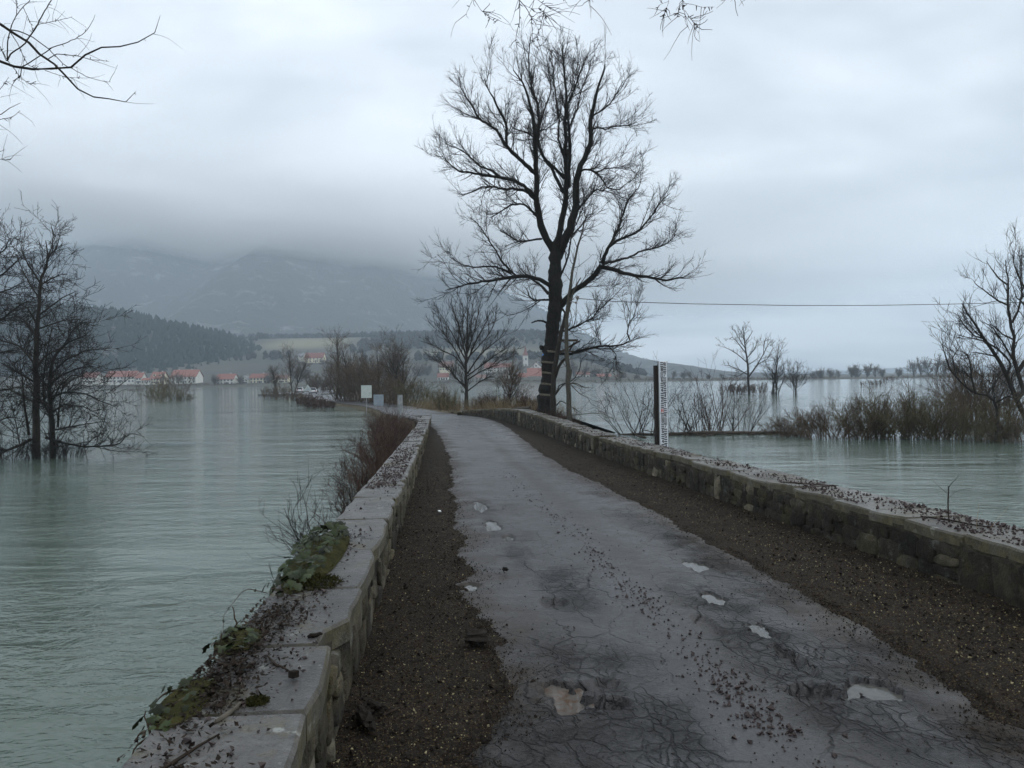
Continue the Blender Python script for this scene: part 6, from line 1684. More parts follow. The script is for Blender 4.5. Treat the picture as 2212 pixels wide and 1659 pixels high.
# ------------------------------------------------------------------ village
def house(label, x0, x1, yroof, yeave, ybase, Y, wall='house_wall', roof='roof_red', front='eave', storeys=2, nwin=4, rz=0.0, depth=9.0, dormers=0, chim=1, extra=None):
    a, b_ = at(x0, ybase, Y), at(x1, ybase, Y)
    zb = float((a[2] + b_[2]) / 2); we = float(b_[0] - a[0]) / 2
    xm = (x0 + x1) / 2
    ze = float(at(xm, yeave, Y)[2]) - zb; zr = float(at(xm, yroof, Y)[2]) - zb
    root = tag(empty('house', ((a[0] + b_[0]) / 2, Y, zb), rz), label, 'house', 'houses of the far village')
    D = depth / 2
    if front == 'eave':
        poly = [(-D, -4), (D, -4), (D, ze), (0, zr - .15), (-D, ze)]
        w = MB().prism(poly, lambda p: (-we, p[0], p[1]), lambda p: (we, p[0], p[1]))
        sl = (zr - ze) / D; o_ = .5
        def side(s):
            pr = [(0, zr), (s * (D + o_), ze - sl * o_), (s * (D + o_), ze - sl * o_ + .22), (0, zr + .22)]
            return MB().prism(pr, lambda p: (-we - o_, p[0], p[1]), lambda p: (we + o_, p[0], p[1]))
        sides = [side(-1), side(1)]
        wz = [(k, (ze) * ((k + .5) / storeys)) for k in range(storeys)]
        wins = [(-we + (j + .5) * 2 * we / nwin, z) for _, z in wz for j in range(nwin)]
        yf = -D
    else:
        poly = [(-we, -4), (we, -4), (we, ze), (0, zr - .15), (-we, ze)]
        w = MB().prism(poly, lambda p: (p[0], -D, p[1]), lambda p: (p[0], D, p[1]))
        sl = (zr - ze) / we; o_ = .5
        def side(s):
            pr = [(0, zr), (s * (we + o_), ze - sl * o_), (s * (we + o_), ze - sl * o_ + .22), (0, zr + .22)]
            return MB().prism(pr, lambda p: (p[0], -D - o_, p[1]), lambda p: (p[0], D + o_, p[1]))
        sides = [side(-1), side(1)]
        wins = [(-we + (j + .5) * 2 * we / nwin, ze * ((k + .5) / storeys)) for k in range(storeys) for j in range(nwin)] + [(0, ze + (zr - ze) * .35)]
        yf = -D
    w.build('wall', wall, root)
    rr_ = sides[0].build('roof', roof, root); sides[1].build('roof', roof, root)
    ws = min(.55, we / nwin * .55); hs = min(.7, ze / storeys * .28)
    for (x, z) in wins:
        wn = MB().box(x - ws - .12, x + ws + .12, yf - .06, yf + .02, z - hs - .12, z + hs + .12).build('window', 'window_frame', root)
        MB().box(x - ws, x + ws, yf - .09, yf - .061, z - hs, z + hs).build('pane', 'window_glass', wn)
    dx = 0 if nwin % 2 == 0 else we / nwin
    dr = MB().box(dx - .5, dx + .5, yf - .05, yf + .02, -.3, min(2.0, ze * .42)).build('door', 'pole_wood', root)
    for k in range(chim):
        MB().box(we * .35 - .35 - k * we, we * .35 + .35 - k * we, .6, 1.3, zr - 1.2, zr + .9).build('chimney', 'house_grey', rr_)
    for k in range(dormers):
        x = -we + (k + .5) * 2 * we / dormers
        z = (ze + zr) / 2
        dmr = MB().box(x - .8, x + .8, -D * .75, -D * .3, z - .9, z + .55).build('dormer', wall, root)
        MB().box(x - 1.0, x + 1.0, -D * .75 - .3, -D * .25, z + .56, z + .75).build('dormer_roof', roof, dmr)
        MB().box(x - .5, x + .5, -D * .75 - .05, -D * .75 - .001, z - .5, z + .3).build('pane', 'window_glass', dmr)
    return root
def v4(x, y): return 218.9 + .1875 * x, 771.9 + .1875 * y
def v5(x, y): return 864 + .15625 * x, 714.3 + .15625 * y
def H4(label, x0, x1, r, e, b_, Y=515, **k):
    house(label, v4(x0, 0)[0], v4(x1, 0)[0], v4(0, r)[1], v4(0, e)[1], v4(0, b_)[1], Y, **k)
def H5(label, x0, x1, r, e, b_, Y=560, **k):
    house(label, v5(x0, 0)[0], v5(x1, 0)[0], v5(0, r)[1], v5(0, e)[1], v5(0, b_)[1], Y, **k)
H4('long white row house with a faded red roof, leftmost on the far shore', 95, 425, 160, 222, 292, nwin=8, depth=10)
H4('narrow red-roofed house at the right end of the long row', 430, 495, 180, 235, 298, Y=512, nwin=2, depth=8)
H4('low white annex with a small red porch between row and dormer house', 495, 600, 240, 262, 298, Y=510, nwin=4, storeys=1, depth=7)
H4('bright red-roofed house with dormers left of the bush islet', 605, 742, 170, 240, 303, Y=512, wall='house_cream', nwin=4, dormers=2, depth=10)
H4('largest white house with a long dull red roof behind the bush islet', 845, 1132, 146, 222, 300, Y=520, nwin=6, depth=12, chim=2)
H4('white house with a red roof right of the largest house', 1358, 1552, 192, 250, 312, Y=508, nwin=5, depth=10)
H4('small white gable-fronted house with a grey roof', 1612, 1715, 214, 252, 305, Y=512, front='gable', roof='roof_grey', nwin=3, depth=9)
H4('wide cream house with a red roof right of the grey gable house', 1738, 1928, 190, 236, 298, Y=515, wall='house_cream', nwin=5, depth=10)
H4('pale house half hidden behind the islet tree', 1990, 2170, 205, 240, 292, Y=515, wall='house_cream', roof='roof_dark', nwin=5, depth=9)
H4('white house with a dull red roof at the far left behind the flooded trees', -180, -20, 175, 230, 298, Y=515, nwin=4, depth=9)
house('cream house with a bright red roof up on the slope above the village', 662, 701, 762.5, 773, 783, 700, wall='house_cream', nwin=5, storeys=3, depth=11)
house('white outbuilding left of the slope house', 647, 658, 764, 768, 772, 705, wall='house_wall', roof='roof_grey', nwin=2, storeys=1, depth=6)
H5('yellowish house with a dark roof behind the left branches of the round tree', 555, 738, 425, 492, 548, Y=600, wall='house_cream', roof='roof_dark', nwin=5, depth=11)
H5('small white house with a bright red roof at the water left of the round tree', 532, 668, 590, 640, 692, Y=520, nwin=4, storeys=1, depth=8)
H5('red-roofed house behind the right branches of the round tree', 1175, 1335, 445, 512, 565, Y=600, nwin=4, depth=10)
H5('long red-roofed house behind the thin young tree', 1345, 1530, 455, 505, 560, Y=610, nwin=5, depth=10)
H5('white gable house with a red roof at the water behind the thin young tree', 1430, 1590, 560, 622, 692, Y=530, front='gable', nwin=4, depth=12)
H5('white gable-fronted house right of the church tower', 1800, 1960, 440, 515, 580, Y=610, front='gable', nwin=4, depth=10)
H5('broad dull red roofed barn in front of the church', 1765, 1985, 520, 622, 682, Y=545, roof='roof_red', nwin=5, storeys=1, depth=12)
H5('low red-roofed house left of the barn', 1640, 1755, 590, 640, 690, Y=530, nwin=4, storeys=1, depth=8)
H5('dark-roofed house left of the thin young tree at the water', 1060, 1190, 610, 650, 690, Y=525, roof='roof_dark', nwin=4, storeys=1, depth=8)
for i, (x0, x1, yr, ye, yb, w_, r_) in enumerate(((1290, 1318, 808, 813, 820, 'house_wall', 'roof_red'), (1330, 1352, 810, 814, 820, 'house_cream', 'roof_dark'), (1245, 1272, 803, 809, 818, 'house_wall', 'roof_red'))):
    house(['low white house right of the slender tree at the far water edge', 'low cream house with a dark roof behind the drowned bush', 'white red-roofed house seen just right of the slender tree'][i], x0, x1, yr, ye, yb, 540, wall=w_, roof=r_, nwin=4, storeys=1, depth=8)
# church
ch = at(v5(1738, 0)[0], v5(0, 560)[1], 650)
root = tag(empty('church_tower', (ch[0], 650, float(ch[2])), R(8)), 'white church tower with a slim red spire above the village', 'church')
ztop = float(at(v5(1738, 0)[0], v5(0, 352)[1], 650)[2]) - ch[2]; ztip = float(at(v5(1725, 0)[0], v5(0, 205)[1], 650)[2]) - ch[2]
hw = 62 * .15625 / 2 / F * 650
MB().box(-hw, hw, -hw, hw, -8, ztop).build('wall', 'house_wall', root)
MB().box(-hw - .25, hw + .25, -hw - .25, hw + .25, ztop + .001, ztop + .5).build('cornice', 'house_grey', root)
zs_ = ztop + .5
k = (hw + .3)
V = [(-k, -k, zs_), (k, -k, zs_), (k, k, zs_), (-k, k, zs_), (-k * .55, -k * .55, zs_ + 3.2), (k * .55, -k * .55, zs_ + 3.2), (k * .55, k * .55, zs_ + 3.2), (-k * .55, k * .55, zs_ + 3.2), (0, 0, ztip)]
MB().add(V, [(0, 1, 5, 4), (1, 2, 6, 5), (2, 3, 7, 6), (3, 0, 4, 7), (4, 5, 8), (5, 6, 8), (6, 7, 8), (7, 4, 8), (3, 2, 1, 0)]).build('spire', 'roof_red', root)
MB().tube([(0, 0, ztip - .2), (0, 0, ztip + 1.6)], .12, 6).build('finial', 'steel', root)
for z in (ztop - 2.6, ztop - 8):
    wn = MB().box(-.65, .65, -hw - .06, -hw + .02, z - 1.1, z + 1.1).build('window', 'window_frame', root)
    MB().box(-.5, .5, -hw - .09, -hw - .061, z - .95, z + .95).build('opening', 'window_glass', wn)

# trees along the far shore and round the village
FT = []
for i, (form, sp_) in enumerate((('round', .62), ('round', .55), ('vase', .6), ('tall', .45))):
    FT.append(tree_meshes('t', *bare_tree(300 + i, 10, sp_, trunk_r=.26, form=form, dens=1.3, fine=.85, thick=4.5, stems=1 if form != 'vase' else 3, fork=.22), 'bark_brown', 'twig_brown'))
rt = np.random.default_rng(301)
def far_tree(x, yb, yt, Y, lab, k=None, group='bare trees on the far right bank'):
    p = at(x, yb, Y); z = max(float(zshore(p[0], Y)), -.2) if Y > 470 else 0
    z = float(p[2]); H_ = hgt(x, yt, Y, z)
    k = int(rt.integers(len(FT))) if k is None else k
    s = H_ / 9.6
    put_tree(FT[k], (p[0], Y, z), s, rt.random() * 6.28, lab, group)
for (x, yb, yt, lab, k) in ((1455, 822, 800, 'low far tree at the left end of the far bank, beside the gauge top', 1), (1478, 822, 799, 'far round tree just right of the gauge top', 0), (1492, 822, 802, 'far tree second right of the gauge top', 1),
        (1755, 821, 800, 'far tree right of the flooded group', 0), (1772, 820, 795, 'far tree second right of the flooded group', 2), (1795, 820, 793, 'far tree third right of the flooded group', 0), (1812, 820, 798, 'low far tree left of the twin crowns', 1), (1838, 820, 786, 'far tree with the left of two broad crowns', 0), (1850, 819, 788, 'far tree filling the gap before the tall round one', 2),
        (1872, 819, 783, 'far tall round tree above the small dark bush', 0), (1890, 819, 788, 'far tree right of the tall round one', 1), (1908, 819, 793, 'far tree left of the lone one', 0), (1940, 818, 792, 'far lone round tree near the right bush row', 0),
        (1975, 818, 778, 'far tree at the left of the far right grove', 1), (1990, 818, 775, 'far tree second in the far right grove', 3), (2006, 817, 772, 'far tree third in the far right grove', 1), (2022, 817, 768, 'far tall tree in the far right grove', 3), (2040, 817, 772, 'far tree before the willow in the far right grove', 1), (2062, 817, 776, 'far tree behind the willow twigs', 0), (1560, 821, 806, 'faint far tree behind the fan of rods', 1), (1530, 822, 808, 'faint far tree left of the fan of rods', 2)):
    far_tree(x, yb, yt, 500 + rt.uniform(-8, 30), lab, k)
# hedges at the far water edge
FH = []
for i in range(3):
    C = make_bush(320 + i, 5, 16, 26, .36, .35, rmin=.10)
    FH.append((np.concatenate(C.v), np.concatenate(C.q)))
def hedge_row(x0, n, lab, Y, yfn, h0, h1, keep=1.0):
    V, Q, c = [], [], 0
    o0 = at(x0, yfn(x0), Y)
    for k in range(n):
        if rt.random() > keep:
            continue
        x = x0 + k * 15.5 + rt.uniform(-4, 4); p_ = at(x, yfn(x), Y)
        v, q_ = FH[int(rt.integers(3))]; a = rt.random() * .6
        Rz = np.array([[math.cos(a), -math.sin(a), 0], [math.sin(a), math.cos(a), 0], [0, 0, 1]])
        V.append((v * [1, 1, rt.uniform(h0, h1) / 5.5]) @ Rz.T + [p_[0] - o0[0], rt.uniform(-4, 4), float(p_[2]) - .1 - float(o0[2])]); Q.append(q_ + c); c += len(v)
    o = link('hedge', mesh_np('hedge', np.concatenate(V), quads=np.concatenate(Q), smooth=True), 'twig_brown', None, tuple(o0)); tag(o, lab, 'hedge', 'hedges on the far water edge')
for x0, n, lab in ((1275, 9, 'low dark hedge at the far water edge between slender tree and gauge'), (1450, 3, 'low dark hedge at the far water edge right of the gauge'), (1560, 16, 'low dark hedge on the far bank behind the flooded group'), (1960, 8, 'low dark hedge on the far bank below the far right grove')):
    hedge_row(x0, n, lab, 495, lambda x: 829 - (x - 1250) * .0135, 2.6, 4.6)
for x0, n, lab in ((200, 22, 'hazy hedge on the village shore left of the causeway'), (700, 36, 'hazy hedge on the village shore right of the causeway')):
    hedge_row(x0, n, lab, 490, lambda x: 838.5 - (x - 218) * .0125, 1.6, 3.2, .75)
for (x, yb, yt, Y, lab) in ((300, 829, 800, 530, 'hazy tree behind the long row house'), (352, 830, 806, 505, 'hazy tree between dormer house and largest house'), (385, 833, 803, 500, 'hazy dark tree left of the largest house'), (465, 834, 808, 500, 'hazy tree left of the mid red-roofed house'), (520, 832, 812, 505, 'hazy tree beside the grey gable house'),
        (578, 833, 806, 505, 'hazy tree right of the wide cream house'), (640, 828, 790, 560, 'hazy tree below the slope house'), (660, 826, 792, 570, 'hazy tree right below the slope house'), (700, 800, 770, 680, 'hazy tree right of the slope house'), (715, 820, 780, 600, 'hazy tree behind the poplar'), (905, 822, 785, 570, 'hazy tree left of the yellowish house'), (925, 820, 782, 580, 'hazy tree beside the yellowish house'),
        (950, 824, 800, 540, 'hazy tree left of the small bright red-roofed house'), (985, 822, 790, 560, 'hazy tree behind the round tree trunk'), (1060, 826, 806, 530, 'hazy dark tree on the shore left of the thin young tree'), (1120, 812, 778, 620, 'hazy tree left of the church tower'), (1155, 818, 790, 590, 'hazy tree right of the church tower'), (1240, 822, 775, 540, 'hazy tall tree right of the oak'), (1262, 824, 785, 535, 'hazy tree second right of the oak'), (1285, 825, 790, 545, 'hazy tree third right of the oak'), (1310, 826, 798, 530, 'hazy tree above the low hedge right of the oak'), (1345, 826, 800, 530, 'hazy tree fourth right of the oak'), (1375, 826, 806, 520, 'hazy tree left of the gauge on the far shore')):
    far_tree(x, yb, yt, Y, lab, None, 'hazy trees round the village')
# shrub islet with dark roof-like crown before the village
wtree(1078, 841, 812, 330, 'dark low tree standing in the flood before the village', 'vase', .9, ('bark_brown', 'twig_brown'), stems=3, dens=1.0, fine=.8)

# ------------------------------------------------------------------ haze and the cloud on the mountain
def vol_mat(name, dens, col, aniso=0.0):
    mt = bpy.data.materials.new(name); mt.use_nodes = True
    t = mt.node_tree
    for n_ in list(t.nodes):
        t.nodes.remove(n_)
    o_ = t.nodes.new('ShaderNodeOutputMaterial'); v_ = t.nodes.new('ShaderNodeVolumePrincipled')
    v_.inputs['Density'].default_value = dens; v_.inputs['Color'].default_value = (*col, 1); v_.inputs['Anisotropy'].default_value = aniso
    v_.inputs['Density Attribute'].default_value = ''; v_.inputs['Temperature Attribute'].default_value = ''
    t.links.new(v_.outputs[0], o_.inputs['Volume'])
    mt.cycles.homogeneous_volume = True
    MATS[name] = mt
vol_mat('haze', 0.00033, (0.75, 0.885, 1.0))
o = MB().box(-4400, 4400, -300, 5400, -3.0, 600).build('haze', 'haze'); tag(o, 'thin even haze over the flooded plain', 'haze', kind='stuff')

# low cloud lying on the mountain top: one wide bank thinning out to nothing on all sides
vol_mat('cloud_mist', 0.0055, (1.0, 1.0, 1.0), 0.88)
xs = np.linspace(-4200, 1500, 120); ys = np.linspace(620, 3600, 70)
X, Y = np.meshgrid(xs, ys)
tk_ = np.clip((Y - 620) / 1900, 0, 1) ** 1.25 * sstep(3600, 3000, Y) * sstep(-4200, -2600, X) * sstep(1500, -500, X)
zb_ = np.interp(X, [-4200, -2000, -1450, -1150, -800, -300, 100, 1500], [470, 455, 435, 400, 350, 318, 290, 280]) + 46 * fbm(X * .0026, Y * .0026, 501, 5, .62) * tk_
zt_ = zb_ + 8 * 0 + 170 * tk_
V = np.concatenate([np.stack([X, Y, zb_], -1).reshape(-1, 3), np.stack([X, Y, zt_], -1).reshape(-1, 3)])
ii = np.arange(X.size).reshape(X.shape); nb = X.size
q = np.stack([ii[:-1, :-1], ii[1:, :-1], ii[1:, 1:], ii[:-1, 1:]], -1).reshape(-1, 4)
q2 = q[:, ::-1] + nb
rim = np.concatenate([ii[0, :-1], ii[:-1, -1], ii[-1, :0:-1], ii[:0:-1, 0]])
q3 = np.stack([rim, np.roll(rim, -1), np.roll(rim, -1) + nb, rim + nb], -1)
V[nb:, 2] += .5
o = link('cloud', mesh_np('cloud', V, quads=np.concatenate([q, q2, q3]), smooth=True), 'cloud_mist'); tag(o, 'wide bank of low cloud hiding the mountain top', 'cloud', kind='stuff')

# ------------------------------------------------------------------ litter, grit, ivy
def flakes(name, label, P_, size, mat, seed, shape='husk', up=.6, kind='stuff', cat='litter', lift=.3):
    """small irregular lumps (husk, grit) or thin curled crumbs (leaf), all one mass"""
    rng = np.random.default_rng(seed)
    n = len(P_)
    size = np.broadcast_to(size, (n,)) * np.clip(rng.lognormal(-.1, .42, n), .35, 2.6)
    base = np.array([(1, 0, 0), (-.5, .87, 0), (-.5, -.87, 0), (0, 0, .9), (0, 0, -.7)])
    if shape == 'leaf':
        base = np.array([(1.3, 0, .15), (0, .6, 0), (-1.2, .1, .2), (0, -.6, .05), (0, 0, -.12)])
    V = base[None] * (1 + rng.normal(0, .25, (n, 5, 3)))
    # random turn
    q = rng.normal(0, 1, (n, 4)); q[:, 1:3] *= up; q = q / np.linalg.norm(q, axis=1, keepdims=True)
    w, x, y, z = q.T
    Rm = np.stack([1 - 2 * (y * y + z * z), 2 * (x * y - w * z), 2 * (x * z + w * y), 2 * (x * y + w * z), 1 - 2 * (x * x + z * z), 2 * (y * z - w * x), 2 * (x * z - w * y), 2 * (y * z + w * x), 1 - 2 * (x * x + y * y)], -1).reshape(n, 3, 3)
    V = np.einsum('nij,nkj->nki', Rm, V) * size[:, None, None] + P_[:, None, :]
    V[..., 2] += (size * lift)[:, None]
    if shape == 'leaf':
        t_ = np.array([(0, 1, 4), (1, 2, 4), (2, 3, 4), (3, 0, 4)])
    else:
        t_ = np.array([(0, 1, 3), (1, 2, 3), (2, 0, 3), (1, 0, 4), (2, 1, 4), (0, 2, 4)])
    T_ = (t_[None] + (np.arange(n) * 5)[:, None, None]).reshape(-1, 3)
    o = link(name, mesh_np(name, V.reshape(-1, 3), tris=T_), mat)
    if kind:
        tag(o, label, cat, kind=kind)
    return o
rl = np.random.default_rng(401)
def near_s(n, s0, s1, p=1.7):           # more pieces close to the camera
    a, b_ = s0 ** (1 - p), s1 ** (1 - p)
    return (a + (b_ - a) * rl.random(n)) ** (1 / (1 - p))
# husks along the middle of the road
n = 1900
s = near_s(n, 2.6, 16, 1.9)
pth = [pix_su(*p) for p in ((1750, 1655), (1640, 1560), (1540, 1450), (1420, 1330), (1320, 1240), (1240, 1150), (1150, 1080), (1080, 1010))]
mu = np.interp(s, [p[0] for p in pth], [p[1] for p in pth])
cl = fbm(s * 2.3, s * 0, 402, 3)
u = mu + rl.normal(0, 1, n) * np.interp(s, [2.6, 6, 16], [.085, .06, .10]) * (1 + .6 * rl.random(n))
keep = rl.random(n) < np.clip(.62 + .9 * cl, .05, 1)
s, u = s[keep], u[keep]
def on_road(s, u):
    P_ = path(s, u); P_[:, 2] += .02 + road_relief(s, u)
    return P_
flakes('fallen_husks', 'dark seed husks strewn in a line along the middle of the road', on_road(s, u), .0085, 'husk', 403, cat='seed husks')
n = 700
s = near_s(n, 2.7, 14, 1.6); el, er = road_edge(s); u = el + (er - el) * rl.random(n)
flakes('road_crumbs', 'scattered dark crumbs and seed husks over the asphalt', on_road(s, u), .0050, 'husk', 404, cat='seed husks')
# grit on the two verges
rowS = ss[ss < 52]
def on_verge(V, n, s0, s1, f0, f1, p=1.5, pow_=1.0):
    s = near_s(n, s0, s1, p); k = np.interp(s, rowS, np.arange(len(rowS)))
    return verge_at(V, k, f0 + (f1 - f0) * rl.random(n) ** pow_)
flakes('gravel_grit', 'dark wet grit of the left verge', on_verge(VL, 9000, 2.4, 22, .14, .97), .0052, 'stick', 405, cat='gravel', lift=.1)
flakes('gravel_grit', 'dark wet grit of the right verge', on_verge(VR, 9000, 3.3, 24, .14, .97), .0062, 'stick', 406, cat='gravel', lift=.1)
flakes('leaf_crumbs', 'rotted brown leaf crumbs over the left verge', on_verge(VL, 5200, 2.4, 24, .12, .98), .0085, 'bark_chip', 407, 'leaf', .3, cat='leaf litter')
flakes('leaf_crumbs', 'rotted brown leaf crumbs over the right verge', on_verge(VR, 5200, 3.3, 26, .2, .98, pow_=.7), .010, 'bark_chip', 408, 'leaf', .3, cat='leaf litter')
flakes('pale_crumbs', 'tiny pale stones and leaf bits on the left verge', on_verge(VL, 2200, 2.4, 16, .12, .95), .0038, 'pale_litter', 409, cat='leaf litter')
flakes('pale_crumbs', 'tiny pale stones and leaf bits on the right verge', on_verge(VR, 2200, 3.3, 16, .25, .98), .0045, 'pale_litter', 410, cat='leaf litter')
for k, (lab, sd) in enumerate((('dark grit spilled from the left verge over the asphalt edge', 421), ('dark grit spilled from the right verge over the asphalt edge', 422))):
    n = 5000
    s = near_s(n, 2.6, 22, 1.5); el, er = road_edge(s); off = np.abs(rl.normal(0, .16, n)) * (1 + fbm(s * 2.5, s * 0, 423 + k, 3))
    u = el - .02 + off if k == 0 else er + .02 - off
    flakes('gravel_grit', lab, on_road(s, u), .0048, 'stick', sd, cat='gravel', lift=.15)
flakes('grit_tan', 'lighter brown grit mixed into the left verge', on_verge(VL, 6500, 2.4, 24, .10, .97), .0046, 'crumb_tan', 425, cat='gravel', lift=.2)
flakes('grit_tan', 'lighter brown grit mixed into the right verge', on_verge(VR, 6500, 3.3, 26, .10, .97), .0055, 'crumb_tan', 426, cat='gravel', lift=.2)
# husks and leaf litter on the wall tops
def on_wall(fn, top, n, s0, s1, v0, v1, p=1.5, pow_=1.0):
    s = near_s(n, s0, s1, p); v = v0 + (v1 - v0) * rl.random(n) ** pow_
    return fn(s, v, top(s) + .004), s, v
P_, s, v = on_wall(lw, lw_top, 900, 1.6, 12, .05, .44, 1.4); keep = rl.random(len(s)) < np.clip(.5 + 1.2 * fbm(s * 2, v * 5, 411, 3), .03, 1)
flakes('fallen_husks', 'dark seed husks on the near coping of the left parapet', P_[keep], .0085, 'husk', 412, cat='seed husks')
P_, s, v = on_wall(lw, lw_top, 2600, 9, 34, .04, .44, 1.2); keep = rl.random(len(s)) < np.clip(.55 + 1.2 * fbm(s * .7, v * 4, 413, 3), .03, 1)
flakes('fallen_husks', 'dark seed husks on the far coping of the left parapet', P_[keep], .012, 'husk', 414, cat='seed husks')
P_, s, v = on_wall(rw, rw_top, 5200, 3.5, 34, .10, .62, 1.5); keep = rl.random(len(s)) < np.clip(.55 + 1.1 * fbm(s * .8, v * 3, 415, 3), .03, 1)
flakes('fallen_husks', 'dark seed husks on the coping of the right parapet', P_[keep], .0125, 'husk', 416, cat='seed husks')
def litter_patch(n, sc, ss_, vc, sv, size, seed, mat, label):
    s = rl.normal(sc, ss_, n); v = np.clip(rl.normal(vc, sv, n), .08, .49)
    flakes('leaf_litter', label, lw(s, v, lw_top(s) + .006 + .010 * rl.random(n)), size, mat, seed, 'leaf', .20, cat='leaf litter')
litter_patch(1300, 3.75, .28, .36, .09, .0075, 417, 'stick', 'brown leaf litter on the left parapet just before the ivy mound')
litter_patch(1800, 2.95, .26, .37, .09, .0075, 418, 'stick', 'dark leaf litter on the left parapet between the two near slabs')
litter_patch(900, 2.05, .12, .30, .10, .008, 419, 'stick', 'brown leaf litter on the left parapet at the bottom picture edge')
litter_patch(700, 5.3, .35, .30, .05, .009, 420, 'stick', 'dark litter along the road side of the ivy mound')
# sticks and bark pieces
def stick_on(fn, label, pts, r, mat='stick', nm='stick', cat='stick'):
    P_ = np.array([fn(*q) for q in pts])
    o = MB().tube(resample(P_, 7) + np.random.default_rng(len(label)).normal(0, .002, (7, 3)), [r * .7, r, r * 1.1, r, r * .95, r * .8, r * .5], 6).build(nm, mat, smooth=True)
    tag(o, label, cat)
L1 = lambda s, v, h=0: lw(np.array([s]), np.array([v]), np.array([float(lw_top(s)) + .010 + h]))[0]
R1_ = lambda s, v, h=0: rw(np.array([s]), np.array([v]), np.array([float(rw_top(s)) + .012 + h]))[0]
stick_on(L1, 'blackish stub of stick on the left parapet nearest the road edge', [(3.42, .13), (3.46, .075)], .010, 'bark_chip')
stick_on(L1, 'long thin twig lying across the second near slab of the left parapet', [(3.18, .26), (3.08, .20), (2.98, .12)], .005)
stick_on(L1, 'thin reddish twig on the nearest slab of the left parapet', [(2.12, .22), (2.15, .15), (2.16, .11)], .005)
stick_on(L1, 'long bent twig along the water side of the nearest slab', [(2.0, .45), (2.2, .36), (2.38, .28), (2.45, .24)], .006)
stick_on(L1, 'pale flat wood splinter on the near left slab', [(2.55, .28), (2.72, .23)], .009, 'bark_pale')
stick_on(L1, 'thin dark twig at the bottom edge of the left parapet', [(1.9, .35), (2.02, .24), (2.1, .16)], .005)
stick_on(R1_, 'thin branch lying on the right parapet beyond the cracked slab', [(8.9, .15), (8.7, .35), (8.4, .60)], .008)
stick_on(R1_, 'thin branch across the right parapet near the sapling', [(6.3, .2), (6.0, .32), (5.7, .40)], .008)
def Vp(x, y, dz=.012):
    d = ray(x, y); s_u = pix_su(x, y)
    return path(np.array([s_u[0]]), np.array([s_u[1]]))[0] + [0, 0, .06 + dz]
rngb = np.random.default_rng(431)
def lump(label, x, y, sx, sy, sz, mat, nm, cat, rz=0.0):
    """an irregular weathered lump"""
    me = bpy.data.meshes.new(nm); bm = bmesh.new(); bmesh.ops.create_icosphere(bm, subdivisions=3, radius=1)
    for v_ in bm.verts:
        k = 1 + .75 * float(fbm(np.array([v_.co.x * 2.2 + 7 + x]), np.array([v_.co.y * 2.2 + v_.co.z * 1.9]), 433, 4)[0])
        v_.co = Vector((v_.co.x * sx * k, v_.co.y * sy * k, v_.co.z * sz * k))
    bm.to_mesh(me); bm.free(); me.polygons.foreach_set('use_smooth', np.zeros(len(me.polygons), dtype=bool))
    o = link(nm, me, mat, None, tuple(Vp(x, y, sz * .3))); o.rotation_euler = (.1, .05, rz); tag(o, label, cat)
lump('large black chunk of bark on the near left gravel', 790, 1580, .045, .10, .028, 'bark_chip', 'bark_chunk', 'bark', R(25))
lump('small black bark scrap right of the large bark chunk', 815, 1555, .03, .05, .018, 'bark_chip', 'bark_chunk', 'bark', R(60))
lump('black clod of asphalt on the left half of the road', 1091, 1245, .028, .022, .016, 'bark_chip', 'clod', 'clod')
lump('dark clod near the husk line at the bottom right', 1826, 1620, .014, .014, .010, 'husk', 'clod', 'clod')
lump('dark heap of broken asphalt at the gravel edge', 1030, 1398, .09, .07, .03, 'bark_chip', 'asphalt_heap', 'rubble', R(30))
a = [Vp(*q) - [0, 0, .035] for q in ((828, 1562), (845, 1553), (862, 1545))]
o = MB().tube(a, [.006, .007, .005], 6).build('stick', 'stick'); tag(o, 'reddish stick on the near left gravel beside the bark chunk', 'stick')
a = [Vp(*q) - [0, 0, .02] for q in ((948, 1112), (949.5, 1113), (951, 1112.5))]
o = MB().box(-.018, .018, -.022, .022, 0, .012).build('paper_scrap', 'tin_white', loc=tuple(a[1])); o.rotation_euler = (.2, .1, .5); tag(o, 'tiny white scrap of litter on the left gravel', 'litter')
# loose cubes of stone on the coping
for (s_, v_, k, lab) in ((2.93, .10, .016, 'little brown stone cube on the near left coping'),):
    me = MB().box(-k, k, -k, k, -k * .7, k).mesh('pebble'); bevel(me, k * .3, 2)
    o = link('pebble', me, 'stick' if 'brown' in lab else 'pale_litter', None, tuple(L1(s_, v_, k * .5))); o.rotation_euler = (.1, .1, s_ * 3); tag(o, lab, 'pebble')

